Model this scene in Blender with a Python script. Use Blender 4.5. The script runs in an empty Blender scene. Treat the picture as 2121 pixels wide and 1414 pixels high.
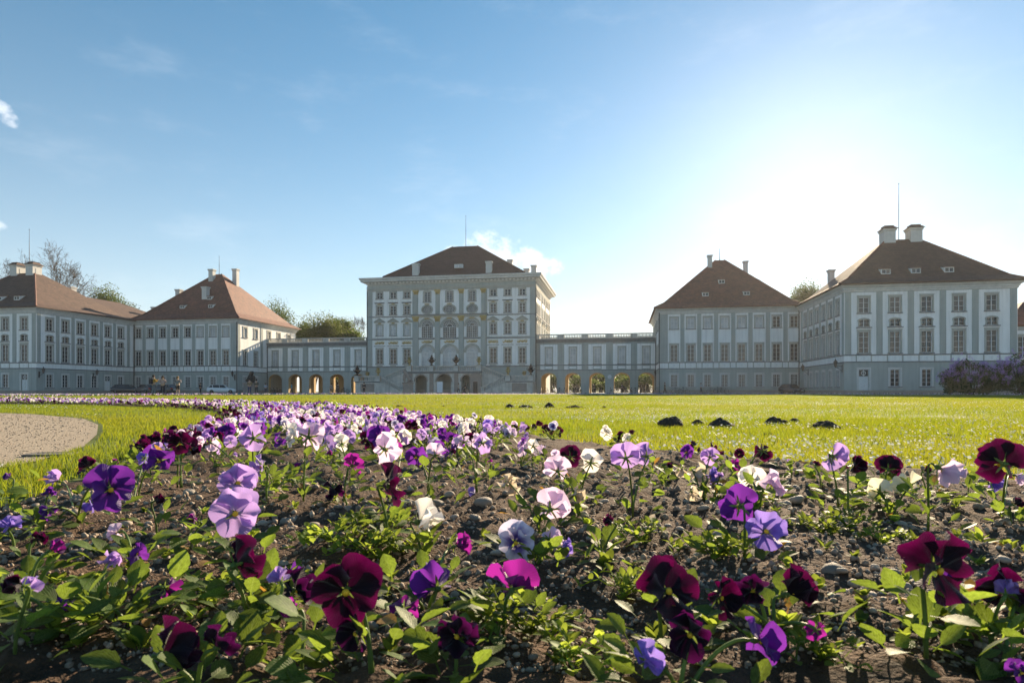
import bpy, bmesh, math, random
import numpy as np
from mathutils import Vector, Matrix, Quaternion
R = math.radians
rnd = random.Random(11)
nr = np.random.default_rng(7)
scn = bpy.context.scene
COL = scn.collection

# ------------------------------------------------------------------ camera, sky, sun, exposure
F_PX, CX, HY, CAM_Z = 1300.0, 1060.5, 810.0, 0.36      # calibrated from the photograph (2121 x 1414)
cam = bpy.data.cameras.new('camera'); cam_ob = bpy.data.objects.new('camera', cam); COL.objects.link(cam_ob)
cam_ob.location = (0, 0, CAM_Z); cam_ob.rotation_euler = (R(90), 0, 0)
cam.sensor_fit = 'HORIZONTAL'; cam.sensor_width = 36; cam.lens = 36 * F_PX / 2121
cam.shift_y = (HY - 707) / 2121
cam.clip_start = 0.02; cam.clip_end = 6000
cam.dof.use_dof = True; cam.dof.focus_distance = 4.0; cam.dof.aperture_fstop = 15.0
scn.camera = cam_ob

SUN_AZ, SUN_EL = R(25.5), R(18.5)                       # azimuth clockwise from +Y
SUN = Vector((math.sin(SUN_AZ) * math.cos(SUN_EL), math.cos(SUN_AZ) * math.cos(SUN_EL), math.sin(SUN_EL)))
sl = bpy.data.lights.new('sun', 'SUN'); so = bpy.data.objects.new('sun', sl); COL.objects.link(so)
sl.energy = 5.0; sl.angle = R(0.55); sl.color = (1.0, 0.80, 0.55)
so.rotation_euler = SUN.to_track_quat('Z', 'Y').to_euler()
SKY_STRENGTH = 0.15
EXPOSURE = 1.48
HAZE = 0.00018

world = bpy.data.worlds.new('World'); scn.world = world; world.use_nodes = True
def build_world():
    nt = world.node_tree; N = nt.nodes; L = nt.links; N.clear()
    out = N.new('ShaderNodeOutputWorld'); bg = N.new('ShaderNodeBackground'); bg.inputs[1].default_value = SKY_STRENGTH
    sky = N.new('ShaderNodeTexSky'); sky.sky_type = 'NISHITA'; sky.sun_disc = False
    sky.sun_elevation = SUN_EL; sky.sun_rotation = SUN_AZ
    sky.altitude = 300; sky.air_density = 1.0; sky.dust_density = 0.27; sky.ozone_density = 3.5
    tc = N.new('ShaderNodeTexCoord')
    def M(op, a, b=None, c=None):
        n = N.new('ShaderNodeMath'); n.operation = op
        for i, q in enumerate((a, b, c)):
            if q is None: continue
            if isinstance(q, (int, float)): n.inputs[i].default_value = q
            else: L.new(q, n.inputs[i])
        return n.outputs[0]
    def noise(sc, det=6, rough=.6, stretch=(1, 1, 1)):
        mp = N.new('ShaderNodeMapping'); mp.inputs['Scale'].default_value = stretch
        L.new(tc.outputs['Generated'], mp.inputs[0])
        n = N.new('ShaderNodeTexNoise'); n.inputs['Scale'].default_value = sc; n.inputs['Detail'].default_value = det
        n.inputs['Roughness'].default_value = rough; L.new(mp.outputs[0], n.inputs['Vector']); return n.outputs[0]
    nz = noise(30, 7, .62); nf = noise(75, 5, .6, (1, 1, 1.4)); nw = noise(6, 5, .6, (1, 1, 3))
    # cumulus: groups of puffs given by direction (azimuth, elevation, angular half width, half height in degrees)
    puffs = [(-2.6, 13.0, 1.7, 1.4), (-1.0, 12.7, 1.8, 1.2), (.9, 11.9, 2.1, 1.1), (2.8, 11.2, 1.8, .9), (-5.2, 12.6, .9, .55),
             (-39.4, 19.3, .8, .5), (-38.6, 18.6, .6, .5), (-39.6, 11.6, .7, .35), 
             (14.7, 9.2, 1.6, 1.1), (27.4, 10.6, 2.8, .9), (-60, 14, 4, 1.2), (-75, 18, 5, 2), (70, 15, 5, 1.5), (130, 16, 6, 2), (-130, 20, 7, 2), (180, 15, 8, 2)]
    tot = None
    for az, el, wa, we in puffs:
        a, e = R(az), R(el)
        c = Vector((math.sin(a) * math.cos(e), math.cos(a) * math.cos(e), math.sin(e)))
        rt = Vector((math.cos(a), -math.sin(a), 0)); up = rt.cross(c) * 1.0
        def dot(vec):
            n = N.new('ShaderNodeVectorMath'); n.operation = 'DOT_PRODUCT'; n.inputs[1].default_value = vec
            L.new(tc.outputs['Generated'], n.inputs[0]); return n.outputs['Value']
        dx = M('DIVIDE', dot(rt), math.sin(R(wa)))
        dz = M('DIVIDE', M('SUBTRACT', dot(up), up.dot(c)), math.sin(R(we)))
        front = M('GREATER_THAN', dot(c), .5)
        r2 = M('ADD', M('MULTIPLY', dx, dx), M('MULTIPLY', dz, dz))
        g = M('MULTIPLY', M('MAXIMUM', M('SUBTRACT', 1.0, M('MULTIPLY', r2, .55)), 0), front)
        tot = g if tot is None else M('MAXIMUM', tot, g)
    dens = M('ADD', tot, M('MULTIPLY', M('SUBTRACT', nz, .52), 2.3))
    dens = M('ADD', dens, M('MULTIPLY', M('SUBTRACT', nf, .5), .9))
    mr = N.new('ShaderNodeMapRange'); mr.interpolation_type = 'SMOOTHSTEP'; L.new(M('MULTIPLY', dens, M('GREATER_THAN', tot, .001)), mr.inputs[0])
    mr.inputs[1].default_value = .25; mr.inputs[2].default_value = 1.15; mr.inputs[4].default_value = .6
    # thin high wisps everywhere in the sky
    wv = N.new('ShaderNodeMapRange'); wv.interpolation_type = 'SMOOTHSTEP'; L.new(nw, wv.inputs[0])
    wv.inputs[1].default_value = .5; wv.inputs[2].default_value = .85; wv.inputs[4].default_value = .12
    cov = M('MAXIMUM', mr.outputs[0], wv.outputs[0])
    mx = N.new('ShaderNodeMix'); mx.data_type = 'RGBA'; L.new(cov, mx.inputs[0])
    hs = N.new('ShaderNodeHueSaturation'); hs.inputs['Hue'].default_value = .482; hs.inputs['Saturation'].default_value = 1.28; hs.inputs['Value'].default_value = .345; L.new(sky.outputs[0], hs.inputs['Color'])
    # pale air towards the horizon, all the way round
    sz = N.new('ShaderNodeSeparateXYZ'); L.new(tc.outputs['Generated'], sz.inputs[0])
    hf = M('MULTIPLY', M('POWER', 2.718, M('MULTIPLY', M('MAXIMUM', sz.outputs[2], 0), -4.4)), .82)
    hm = N.new('ShaderNodeMix'); hm.data_type = 'RGBA'; L.new(hf, hm.inputs[0]); L.new(hs.outputs[0], hm.inputs[6]); hm.inputs[7].default_value = (2.5, 2.52, 2.48, 1)
    L.new(hm.outputs[2], mx.inputs[6]); mx.inputs[7].default_value = (3.6, 3.6, 3.65, 1)
    L.new(mx.outputs[2], bg.inputs[0]); L.new(bg.outputs[0], out.inputs[0])
build_world()
vs = scn.view_settings; vs.view_transform = 'Standard'; vs.look = 'None'; vs.exposure = EXPOSURE; vs.gamma = 1; vs.use_curve_mapping = False
scn.cycles.use_denoising = True
scn.cycles.max_bounces = 8; scn.cycles.transparent_max_bounces = 12; scn.cycles.transmission_bounces = 4
scn.cycles.sample_clamp_indirect = 6

# ------------------------------------------------------------------ helpers
PA = R(10); PC, PS = math.cos(PA), math.sin(PA); U0 = -32.3     # the palace stands turned by 10 degrees; U0 = its axis
def pw(d, v, z=0.0):                                            # palace (across from axis, depth) -> world
    u = d + U0
    return Vector((u * PC + v * PS, -u * PS + v * PC, z))
def gp(x, y, z=0.0):                                            # photo pixel on the level z -> world
    Y = (CAM_Z - z) * F_PX / (y - HY)
    return Vector(((x - CX) / F_PX * Y, Y, z))
def at(x, y, Y):                                                # photo pixel at depth Y -> world
    return Vector(((x - CX) / F_PX * Y, Y, CAM_Z - (y - HY) / F_PX * Y))

def link(o, parent=None):
    COL.objects.link(o)
    if parent is not None: o.parent = parent
    return o
def new_ob(name, me, parent=None, loc=(0, 0, 0), rot=(0, 0, 0), scale=None):
    o = bpy.data.objects.new(name, me); link(o, parent); o.location = loc; o.rotation_euler = rot
    if scale is not None: o.scale = (scale,) * 3 if isinstance(scale, (int, float)) else scale
    return o
def tag(o, label, cat, group=None, kind=None):
    o['label'] = label; o['category'] = cat
    if group: o['group'] = group
    if kind: o['kind'] = kind
    return o
def thing(name, label, cat, loc=(0, 0, 0), rz=0, group=None):
    o = bpy.data.objects.new(name, None); o.empty_display_size = .1; link(o); o.location = loc; o.rotation_euler = (0, 0, rz)
    return tag(o, label, cat, group)
def copy_tree(o, parent=None):
    c = o.copy(); COL.objects.link(c); c.parent = parent
    for ch in o.children: copy_tree(ch, c)
    return c

class MB:
    def __init__(s): s.v = []; s.f = []; s.m = []; s.uv = None
    def add(s, vs, fs, m=0):
        b = len(s.v); s.v.extend(tuple(p) for p in vs)
        for f in fs: s.f.append(tuple(i + b for i in f)); s.m.append(m)
    def box(s, x0, x1, y0, y1, z0, z1, m=0):
        s.add([(x0, y0, z0), (x1, y0, z0), (x1, y1, z0), (x0, y1, z0), (x0, y0, z1), (x1, y0, z1), (x1, y1, z1), (x0, y1, z1)],
              [(3, 2, 1, 0), (4, 5, 6, 7), (0, 1, 5, 4), (1, 2, 6, 5), (2, 3, 7, 6), (3, 0, 4, 7)], m)
    def prism(s, poly, y0, y1, m=0):                            # polygon in x,z (counter-clockwise seen from -y) pushed along y
        n = len(poly)
        s.add([(x, y0, z) for x, z in poly] + [(x, y1, z) for x, z in poly],
              [tuple(range(n)), tuple(range(2 * n - 1, n - 1, -1))] + [(i + n, (i + 1) % n + n, (i + 1) % n, i)[::1] for i in range(n)], m)
    def ring(s, x0, x1, y0, y1, prof, m=0):                     # moulding run round a rectangle; prof = [(out, z), ...] bottom to top
        k = len(prof); vs = []
        for o, z in prof: vs += [(x0 - o, y0 - o, z), (x1 + o, y0 - o, z), (x1 + o, y1 + o, z), (x0 - o, y1 + o, z)]
        fs = []
        for i in range(k - 1):
            for j in range(4):
                a, b = i * 4 + j, i * 4 + (j + 1) % 4
                fs.append((a, b, b + 4, a + 4))
        s.add(vs, fs, m)
    def lathe(s, prof, n=12, c=(0, 0), m=0):                    # prof = [(r, z)]
        vs = []; fs = []
        for r, z in prof:
            for j in range(n):
                a = 2 * math.pi * j / n; vs.append((c[0] + r * math.cos(a), c[1] + r * math.sin(a), z))
        for i in range(len(prof) - 1):
            for j in range(n):
                a, b = i * n + j, i * n + (j + 1) % n; fs.append((a, b, b + n, a + n))
        fs.append(tuple(range(n))[::-1]); t = (len(prof) - 1) * n; fs.append(tuple(range(t, t + n)))
        s.add(vs, fs, m)
    def tube(s, pts, rad, n=6, m=0, caps=True):
        pts = [Vector(p) for p in pts]
        if not isinstance(rad, (list, tuple)): rad = [rad] * len(pts)
        vs = []; fs = []; prev = None
        for i, p in enumerate(pts):
            t = (pts[min(i + 1, len(pts) - 1)] - pts[max(i - 1, 0)]).normalized()
            if prev is None:
                a = Vector((0, 0, 1)) if abs(t.z) < .9 else Vector((1, 0, 0)); nx = t.cross(a).normalized()
            else: nx = (prev - t * prev.dot(t)).normalized()
            prev = nx; ny = t.cross(nx)
            for j in range(n):
                a = 2 * math.pi * j / n; vs.append(p + (nx * math.cos(a) + ny * math.sin(a)) * rad[i])
        for i in range(len(pts) - 1):
            for j in range(n):
                a, b = i * n + j, i * n + (j + 1) % n; fs.append((a, b, b + n, a + n))
        if caps:
            fs.append(tuple(range(n))[::-1]); t = (len(pts) - 1) * n; fs.append(tuple(range(t, t + n)))
        s.add(vs, fs, m)
    def arch(s, cx, zs, r0, r1, y0, y1, n=14, m=0, a0=0, a1=180, sq=1.0):   # half ring (archivolt); sq flattens the arch
        vs = []; fs = []
        for i in range(n + 1):
            a = R(a0 + (a1 - a0) * i / n); c, q = math.cos(a), math.sin(a) * sq
            for r in (r0, r1):
                for y in (y0, y1): vs.append((cx + r * c, y, zs + r * q))
        for i in range(n):
            b = i * 4; d = b + 4
            fs += [(b, b + 2, d + 2, d), (b + 1, d + 1, d + 3, b + 3), (b + 2, b + 3, d + 3, d + 2), (b, d, d + 1, b + 1)]
        fs += [(0, 1, 3, 2), (n * 4, n * 4 + 2, n * 4 + 3, n * 4 + 1)]
        s.add(vs, fs, m)
    def mesh(s, name, mats, smooth=False):
        me = bpy.data.meshes.new(name); me.from_pydata(s.v, [], s.f)
        for q in (mats if isinstance(mats, (list, tuple)) else [mats]): me.materials.append(q)
        if len(set(s.m)) > 1: me.polygons.foreach_set('material_index', s.m)
        if smooth: me.polygons.foreach_set('use_smooth', [True] * len(s.f))
        me.update(); return me
    def ob(s, name, mats, parent=None, loc=(0, 0, 0), rot=(0, 0, 0), smooth=False):
        return new_ob(name, s.mesh(name, mats, smooth), parent, loc, rot)

def np_mesh(name, V, Fc, mats, smooth=False, uv=None, col=None):
    V = np.asarray(V, dtype=np.float32).reshape(-1, 3); Fc = np.asarray(Fc, dtype=np.int32)
    me = bpy.data.meshes.new(name); k = Fc.shape[1]
    me.vertices.add(len(V)); me.vertices.foreach_set('co', V.ravel())
    me.loops.add(Fc.size); me.loops.foreach_set('vertex_index', Fc.ravel())
    me.polygons.add(len(Fc)); me.polygons.foreach_set('loop_start', np.arange(0, Fc.size, k, dtype=np.int32))
    me.polygons.foreach_set('loop_total', np.full(len(Fc), k, dtype=np.int32))
    if smooth: me.polygons.foreach_set('use_smooth', np.ones(len(Fc), dtype=bool))
    if uv is not None:
        lay = me.uv_layers.new(name='UVMap'); lay.data.foreach_set('uv', np.asarray(uv, dtype=np.float32)[Fc.ravel()].ravel())
    if col is not None:
        ca = me.color_attributes.new('tint', 'FLOAT_COLOR', 'POINT'); ca.data.foreach_set('color', np.asarray(col, dtype=np.float32).ravel())
    for q in (mats if isinstance(mats, (list, tuple)) else [mats]): me.materials.append(q)
    me.update(calc_edges=True); return me

_tab = nr.random((256, 256)).astype(np.float32)
def vnoise(x, y, f, o=0):
    x = np.asarray(x) * f + o * 17.3 + 1000; y = np.asarray(y) * f + o * 31.7 + 1000
    xi = np.floor(x).astype(int); yi = np.floor(y).astype(int); fx = x - xi; fy = y - yi
    fx = fx * fx * (3 - 2 * fx); fy = fy * fy * (3 - 2 * fy)
    g = lambda i, j: _tab[i % 256, j % 256]
    return (g(xi, yi) * (1 - fx) + g(xi + 1, yi) * fx) * (1 - fy) + (g(xi, yi + 1) * (1 - fx) + g(xi + 1, yi + 1) * fx) * fy - .5
def fbm(x, y, f, n=4, o=0):
    return sum(vnoise(x, y, f * 2 ** i, o + i) * .5 ** i for i in range(n))

# ------------------------------------------------------------------ materials
def new_mat(name):
    m = bpy.data.materials.new(name); m.use_nodes = True; nt = m.node_tree; return m, nt, nt.nodes['Principled BSDF'], nt.nodes['Material Output']
def surf(name, c1, c2=None, sc=3.0, rough=.85, bump=0.0, bsc=40, spec=.3, metal=0, detail=6, coords='Object', contrast=(.35, .65), streak=0.0, stretch=None, rand=0.0):
    m, nt, p, out = new_mat(name); N, L = nt.nodes, nt.links
    c2 = c2 or tuple(x * .75 for x in c1)
    tc = N.new('ShaderNodeTexCoord'); src = tc.outputs[coords]
    if stretch:
        mp = N.new('ShaderNodeMapping'); mp.inputs['Scale'].default_value = stretch; L.new(src, mp.inputs[0]); src = mp.outputs[0]
    nz = N.new('ShaderNodeTexNoise'); nz.inputs['Scale'].default_value = sc; nz.inputs['Detail'].default_value = detail; nz.inputs['Roughness'].default_value = .65
    L.new(src, nz.inputs['Vector'])
    cr = N.new('ShaderNodeValToRGB'); L.new(nz.outputs[0], cr.inputs[0])
    cr.color_ramp.elements[0].position = contrast[0]; cr.color_ramp.elements[1].position = contrast[1]
    cr.color_ramp.elements[0].color = (*c2, 1); cr.color_ramp.elements[1].color = (*c1, 1)
    colout = cr.outputs[0]
    if streak:                                                     # rain streaks: noise drawn out downwards
        mp = N.new('ShaderNodeMapping'); mp.inputs['Scale'].default_value = (1.6, 1.6, .12); L.new(tc.outputs['Object'], mp.inputs[0])
        n2 = N.new('ShaderNodeTexNoise'); n2.inputs['Scale'].default_value = 1.6; n2.inputs['Detail'].default_value = 5; L.new(mp.outputs[0], n2.inputs['Vector'])
        mr = N.new('ShaderNodeMapRange'); L.new(n2.outputs[0], mr.inputs[0]); mr.inputs[1].default_value = .45; mr.inputs[2].default_value = .8
        mr.inputs[3].default_value = 1; mr.inputs[4].default_value = 1 - streak
        mx = N.new('ShaderNodeMix'); mx.data_type = 'RGBA'; mx.blend_type = 'MULTIPLY'; mx.inputs[0].default_value = 1
        L.new(colout, mx.inputs[6]); L.new(mr.outputs[0], mx.inputs[7]); colout = mx.outputs[2]
    if rand:
        oi = N.new('ShaderNodeObjectInfo'); hs = N.new('ShaderNodeHueSaturation'); L.new(colout, hs.inputs['Color'])
        mr = N.new('ShaderNodeMapRange'); L.new(oi.outputs['Random'], mr.inputs[0]); mr.inputs[3].default_value = 1 - rand; mr.inputs[4].default_value = 1 + rand
        L.new(mr.outputs[0], hs.inputs['Value']); colout = hs.outputs[0]
    L.new(colout, p.inputs['Base Color'])
    p.inputs['Roughness'].default_value = rough; p.inputs['Specular IOR Level'].default_value = spec; p.inputs['Metallic'].default_value = metal
    if bump:
        b = N.new('ShaderNodeBump'); b.inputs['Strength'].default_value = bump; b.inputs['Distance'].default_value = .02
        n3 = N.new('ShaderNodeTexNoise'); n3.inputs['Scale'].default_value = bsc; n3.inputs['Detail'].default_value = 5; L.new(tc.outputs[coords], n3.inputs['Vector'])
        L.new(n3.outputs[0], b.inputs['Height']); L.new(b.outputs[0], p.inputs['Normal'])
    return m

M = {}
M['white'] = surf('white_stucco', (.88, .87, .85), (.80, .80, .78), .5, .9, .15, 30, streak=.22)
M['grey'] = surf('grey_green_stucco', (.40, .43, .41), (.34, .37, .35), .6, .9, .15, 30, streak=.22)
M['trim'] = surf('grey_trim', (.44, .44, .40), (.36, .36, .33), 1.2, .85, .1, 30, streak=.15)
M['cornice'] = surf('pale_cornice', (.63, .63, .60), (.53, .53, .51), .8, .85, .1, 30, streak=.15)
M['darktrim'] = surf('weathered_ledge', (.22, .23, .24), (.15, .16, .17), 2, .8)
M['stone'] = surf('grey_stone', (.62, .59, .54), (.46, .44, .40), 1.3, .9, .3, 12, streak=.35)
M['stone2'] = surf('red_grey_stone', (.36, .29, .25), (.25, .22, .2), 1.1, .9, .3, 12)
M['cream'] = surf('ochre_vault_plaster', (.62, .46, .24), (.5, .36, .18), .8, .9, .1, 20, streak=.2)
M['gold'] = surf('gilded_stucco', (.60, .43, .16), (.36, .27, .13), 5, .5, .3, 20, spec=.5)
M['goldm'] = surf('gilt_metal', (.62, .45, .18), (.3, .22, .1), 6, .4, metal=.6)
M['iron'] = surf('dark_cast_metal', (.025, .025, .028), (.015, .015, .016), 8, .5, spec=.4)
M['pipe'] = surf('copper_downpipe', (.10, .10, .10), (.06, .06, .06), 4, .6)
M['frame'] = surf('white_window_paint', (.66, .67, .66), (.56, .57, .57), 4, .6)
M['door'] = surf('white_door_paint', (.72, .73, .72), (.62, .63, .62), 3, .55)
M['plaque'] = surf('sign_board', (.75, .77, .80), (.68, .7, .74), 3, .5)
def glass_mat(name, base, rough=.06, c2=None):
    m, nt, p, out = new_mat(name); N, L = nt.nodes, nt.links
    oi = N.new('ShaderNodeObjectInfo'); tc = N.new('ShaderNodeTexCoord')
    mp = N.new('ShaderNodeVectorMath'); mp.operation = 'ADD'; L.new(tc.outputs['Object'], mp.inputs[0]); L.new(oi.outputs['Location'], mp.inputs[1])
    nz = N.new('ShaderNodeTexNoise'); nz.inputs['Scale'].default_value = .9; nz.inputs['Detail'].default_value = 3; L.new(mp.outputs[0], nz.inputs['Vector'])
    cr = N.new('ShaderNodeValToRGB'); L.new(nz.outputs[0], cr.inputs[0]); cr.color_ramp.elements[0].position = .4; cr.color_ramp.elements[1].position = .6
    cr.color_ramp.elements[0].color = (*base, 1); cr.color_ramp.elements[1].color = (*(c2 or tuple(b * 1.6 for b in base)), 1)
    L.new(cr.outputs[0], p.inputs['Base Color']); p.inputs['Roughness'].default_value = rough; p.inputs['IOR'].default_value = 1.5
    b = N.new('ShaderNodeBump'); b.inputs['Strength'].default_value = .12; b.inputs['Distance'].default_value = .05
    n2 = N.new('ShaderNodeTexNoise'); n2.inputs['Scale'].default_value = 2.2; L.new(mp.outputs[0], n2.inputs['Vector']); L.new(n2.outputs[0], b.inputs['Height']); L.new(b.outputs[0], p.inputs['Normal'])
    return m
M['glass'] = glass_mat('window_glass', (.02, .025, .03))
M['blind'] = glass_mat('window_glass_over_white_blind', (.40, .42, .44), .15, (.52, .54, .56))
M['warm'] = glass_mat('window_glass_over_curtain', (.07, .062, .06), .1, (.12, .105, .095))
def roof_mat(name, a, b, rows=2.4):
    m, nt, p, out = new_mat(name); N, L = nt.nodes, nt.links
    tc = N.new('ShaderNodeTexCoord')
    nz = N.new('ShaderNodeTexNoise'); nz.inputs['Scale'].default_value = .7; nz.inputs['Detail'].default_value = 8; nz.inputs['Roughness'].default_value = .75; L.new(tc.outputs['Object'], nz.inputs['Vector'])
    vo = N.new('ShaderNodeTexVoronoi'); vo.inputs['Scale'].default_value = 3.2; L.new(tc.outputs['Object'], vo.inputs['Vector'])
    cr = N.new('ShaderNodeValToRGB'); L.new(nz.outputs[0], cr.inputs[0]); cr.color_ramp.elements[0].position = .3; cr.color_ramp.elements[1].position = .72
    cr.color_ramp.elements[0].color = (*b, 1); cr.color_ramp.elements[1].color = (*a, 1)
    hs = N.new('ShaderNodeHueSaturation'); L.new(cr.outputs[0], hs.inputs['Color'])
    sp = N.new('ShaderNodeSeparateColor'); L.new(vo.outputs['Color'], sp.inputs[0])
    mr = N.new('ShaderNodeMapRange'); L.new(sp.outputs[0], mr.inputs[0]); mr.inputs[3].default_value = .72; mr.inputs[4].default_value = 1.25; L.new(mr.outputs[0], hs.inputs['Value'])
    L.new(hs.outputs[0], p.inputs['Base Color']); p.inputs['Roughness'].default_value = .75
    wv = N.new('ShaderNodeTexWave'); wv.wave_type = 'BANDS'; wv.bands_direction = 'Z'; wv.wave_profile = 'SAW'; wv.inputs['Scale'].default_value = rows; wv.inputs['Distortion'].default_value = .4
    wv.inputs['Detail'].default_value = 2
    L.new(tc.outputs['Object'], wv.inputs['Vector'])
    bp = N.new('ShaderNodeBump'); bp.inputs['Strength'].default_value = .55; bp.inputs['Distance'].default_value = .05; L.new(wv.outputs[0], bp.inputs['Height']); L.new(bp.outputs[0], p.inputs['Normal'])
    return m
M['roof'] = roof_mat('red_clay_tiles', (.21, .08, .05), (.11, .046, .034))
M['roof_dark'] = roof_mat('dark_brown_tiles', (.075, .038, .036), (.04, .022, .022))
M['roof_brown'] = roof_mat('brown_weathered_tiles', (.115, .062, .043), (.065, .038, .028))

def leafy(name, front, trans, tmix=.5, rough=.5, rand=.25, spec=.3, vein=False, tint=False, edge=None):
    m, nt, p, out = new_mat(name); N, L = nt.nodes, nt.links
    oi = N.new('ShaderNodeObjectInfo'); tc = N.new('ShaderNodeTexCoord')
    nz = N.new('ShaderNodeTexNoise'); nz.inputs['Scale'].default_value = 14; nz.inputs['Detail'].default_value = 4
    ad = N.new('ShaderNodeVectorMath'); L.new(tc.outputs['Object'], ad.inputs[0]); L.new(oi.outputs['Location'], ad.inputs[1]); L.new(ad.outputs[0], nz.inputs['Vector'])
    mr = N.new('ShaderNodeMapRange'); L.new(nz.outputs[0], mr.inputs[0]); mr.inputs[1].default_value = .3; mr.inputs[2].default_value = .7
    mr.inputs[3].default_value = 1 - rand; mr.inputs[4].default_value = 1 + rand
    mr2 = N.new('ShaderNodeMapRange'); L.new(oi.outputs['Random'], mr2.inputs[0]); mr2.inputs[3].default_value = 1 - rand; mr2.inputs[4].default_value = 1 + rand
    mu = N.new('ShaderNodeMath'); mu.operation = 'MULTIPLY'; L.new(mr.outputs[0], mu.inputs[0]); L.new(mr2.outputs[0], mu.inputs[1])
    fac = mu.outputs[0]
    def shade(c):
        hs = N.new('ShaderNodeHueSaturation'); L.new(fac, hs.inputs['Value'])
        if tint:
            at_ = N.new('ShaderNodeAttribute'); at_.attribute_name = 'tint'; mx = N.new('ShaderNodeMix'); mx.data_type = 'RGBA'; mx.blend_type = 'MULTIPLY'; mx.inputs[0].default_value = 1
            mx.inputs[6].default_value = (*c, 1); L.new(at_.outputs['Color'], mx.inputs[7]); L.new(mx.outputs[2], hs.inputs['Color'])
        else: hs.inputs['Color'].default_value = (*c, 1)
        return hs.outputs[0]
    a, b = shade(front), shade(trans)
    if vein:
        uv = N.new('ShaderNodeUVMap'); wv = N.new('ShaderNodeTexWave'); wv.wave_type = 'BANDS'; wv.bands_direction = 'Y'; wv.inputs['Scale'].default_value = 2.6; wv.inputs['Distortion'].default_value = 1.2
        sx = N.new('ShaderNodeSeparateXYZ'); L.new(uv.outputs[0], sx.inputs[0])
        ab = N.new('ShaderNodeMath'); ab.operation = 'SUBTRACT'; L.new(sx.outputs[0], ab.inputs[0]); ab.inputs[1].default_value = .5
        ab2 = N.new('ShaderNodeMath'); ab2.operation = 'ABSOLUTE'; L.new(ab.outputs[0], ab2.inputs[0])
        sk = N.new('ShaderNodeMath'); sk.operation = 'SUBTRACT'; L.new(sx.outputs[1], sk.inputs[0]); L.new(ab2.outputs[0], sk.inputs[1])
        cb = N.new('ShaderNodeCombineXYZ'); L.new(sk.outputs[0], cb.inputs[1]); L.new(cb.outputs[0], wv.inputs['Vector'])
        pw_ = N.new('ShaderNodeMath'); pw_.operation = 'POWER'; L.new(wv.outputs[0], pw_.inputs[0]); pw_.inputs[1].default_value = 6
        md = N.new('ShaderNodeMath'); md.operation = 'LESS_THAN'; L.new(ab2.outputs[0], md.inputs[0]); md.inputs[1].default_value = .022
        vm = N.new('ShaderNodeMath'); vm.operation = 'MAXIMUM'; L.new(pw_.outputs[0], vm.inputs[0]); L.new(md.outputs[0], vm.inputs[1])
        bp = N.new('ShaderNodeBump'); bp.inputs['Strength'].default_value = .5; bp.inputs['Distance'].default_value = .001; bp.invert = True; L.new(vm.outputs[0], bp.inputs['Height']); L.new(bp.outputs[0], p.inputs['Normal'])
        def lighten(c, k):
            mx = N.new('ShaderNodeMix'); mx.data_type = 'RGBA'; mm = N.new('ShaderNodeMath'); mm.operation = 'MULTIPLY'; mm.inputs[1].default_value = k; L.new(vm.outputs[0], mm.inputs[0])
            L.new(mm.outputs[0], mx.inputs[0]); L.new(c, mx.inputs[6]); mx.inputs[7].default_value = (.35, .42, .14, 1); return mx.outputs[2]
        a, b = lighten(a, .35), lighten(b, .35)
    L.new(a, p.inputs['Base Color']); p.inputs['Roughness'].default_value = rough; p.inputs['Specular IOR Level'].default_value = spec
    tr = N.new('ShaderNodeBsdfTranslucent'); L.new(b, tr.inputs[0])
    ms = N.new('ShaderNodeMixShader'); ms.inputs[0].default_value = tmix; L.new(p.outputs[0], ms.inputs[1]); L.new(tr.outputs[0], ms.inputs[2]); L.new(ms.outputs[0], out.inputs[0])
    return m
M['leaf'] = leafy('pansy_leaf', (.065, .12, .028), (.22, .31, .028), .45, .55, .3, .18, vein=True)
M['leaf_old'] = leafy('withered_leaf', (.28, .17, .06), (.5, .28, .05), .4, .7, .3)
M['stem'] = leafy('pansy_stem', (.12, .19, .05), (.25, .33, .06), .3, .5, .2)
M['grass'] = leafy('grass_blade', (.075, .125, .018), (.235, .285, .02), .5, .6, .15, .12, tint=True)
M['weed'] = leafy('weed_leaf', (.10, .17, .03), (.34, .42, .05), .5, .6, .3, .15)
M['tree_leaf'] = leafy('tree_leaf', (.035, .06, .016), (.10, .135, .02), .4, .55, .25, tint=True)
M['lilac_leaf'] = leafy('lilac_leaf', (.045, .075, .03), (.12, .15, .03), .35, .5, .2, tint=True)
M['lilac_bloom'] = leafy('lilac_blossom', (.42, .28, .56), (.5, .34, .64), .4, .8, .2, tint=True)
M['bark'] = surf('bark', (.09, .07, .055), (.05, .04, .032), 3, .9, .5, 12)
M['daisy'] = leafy('daisy_petal', (.8, .8, .76), (.8, .8, .7), .4, .7, .05)

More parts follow.
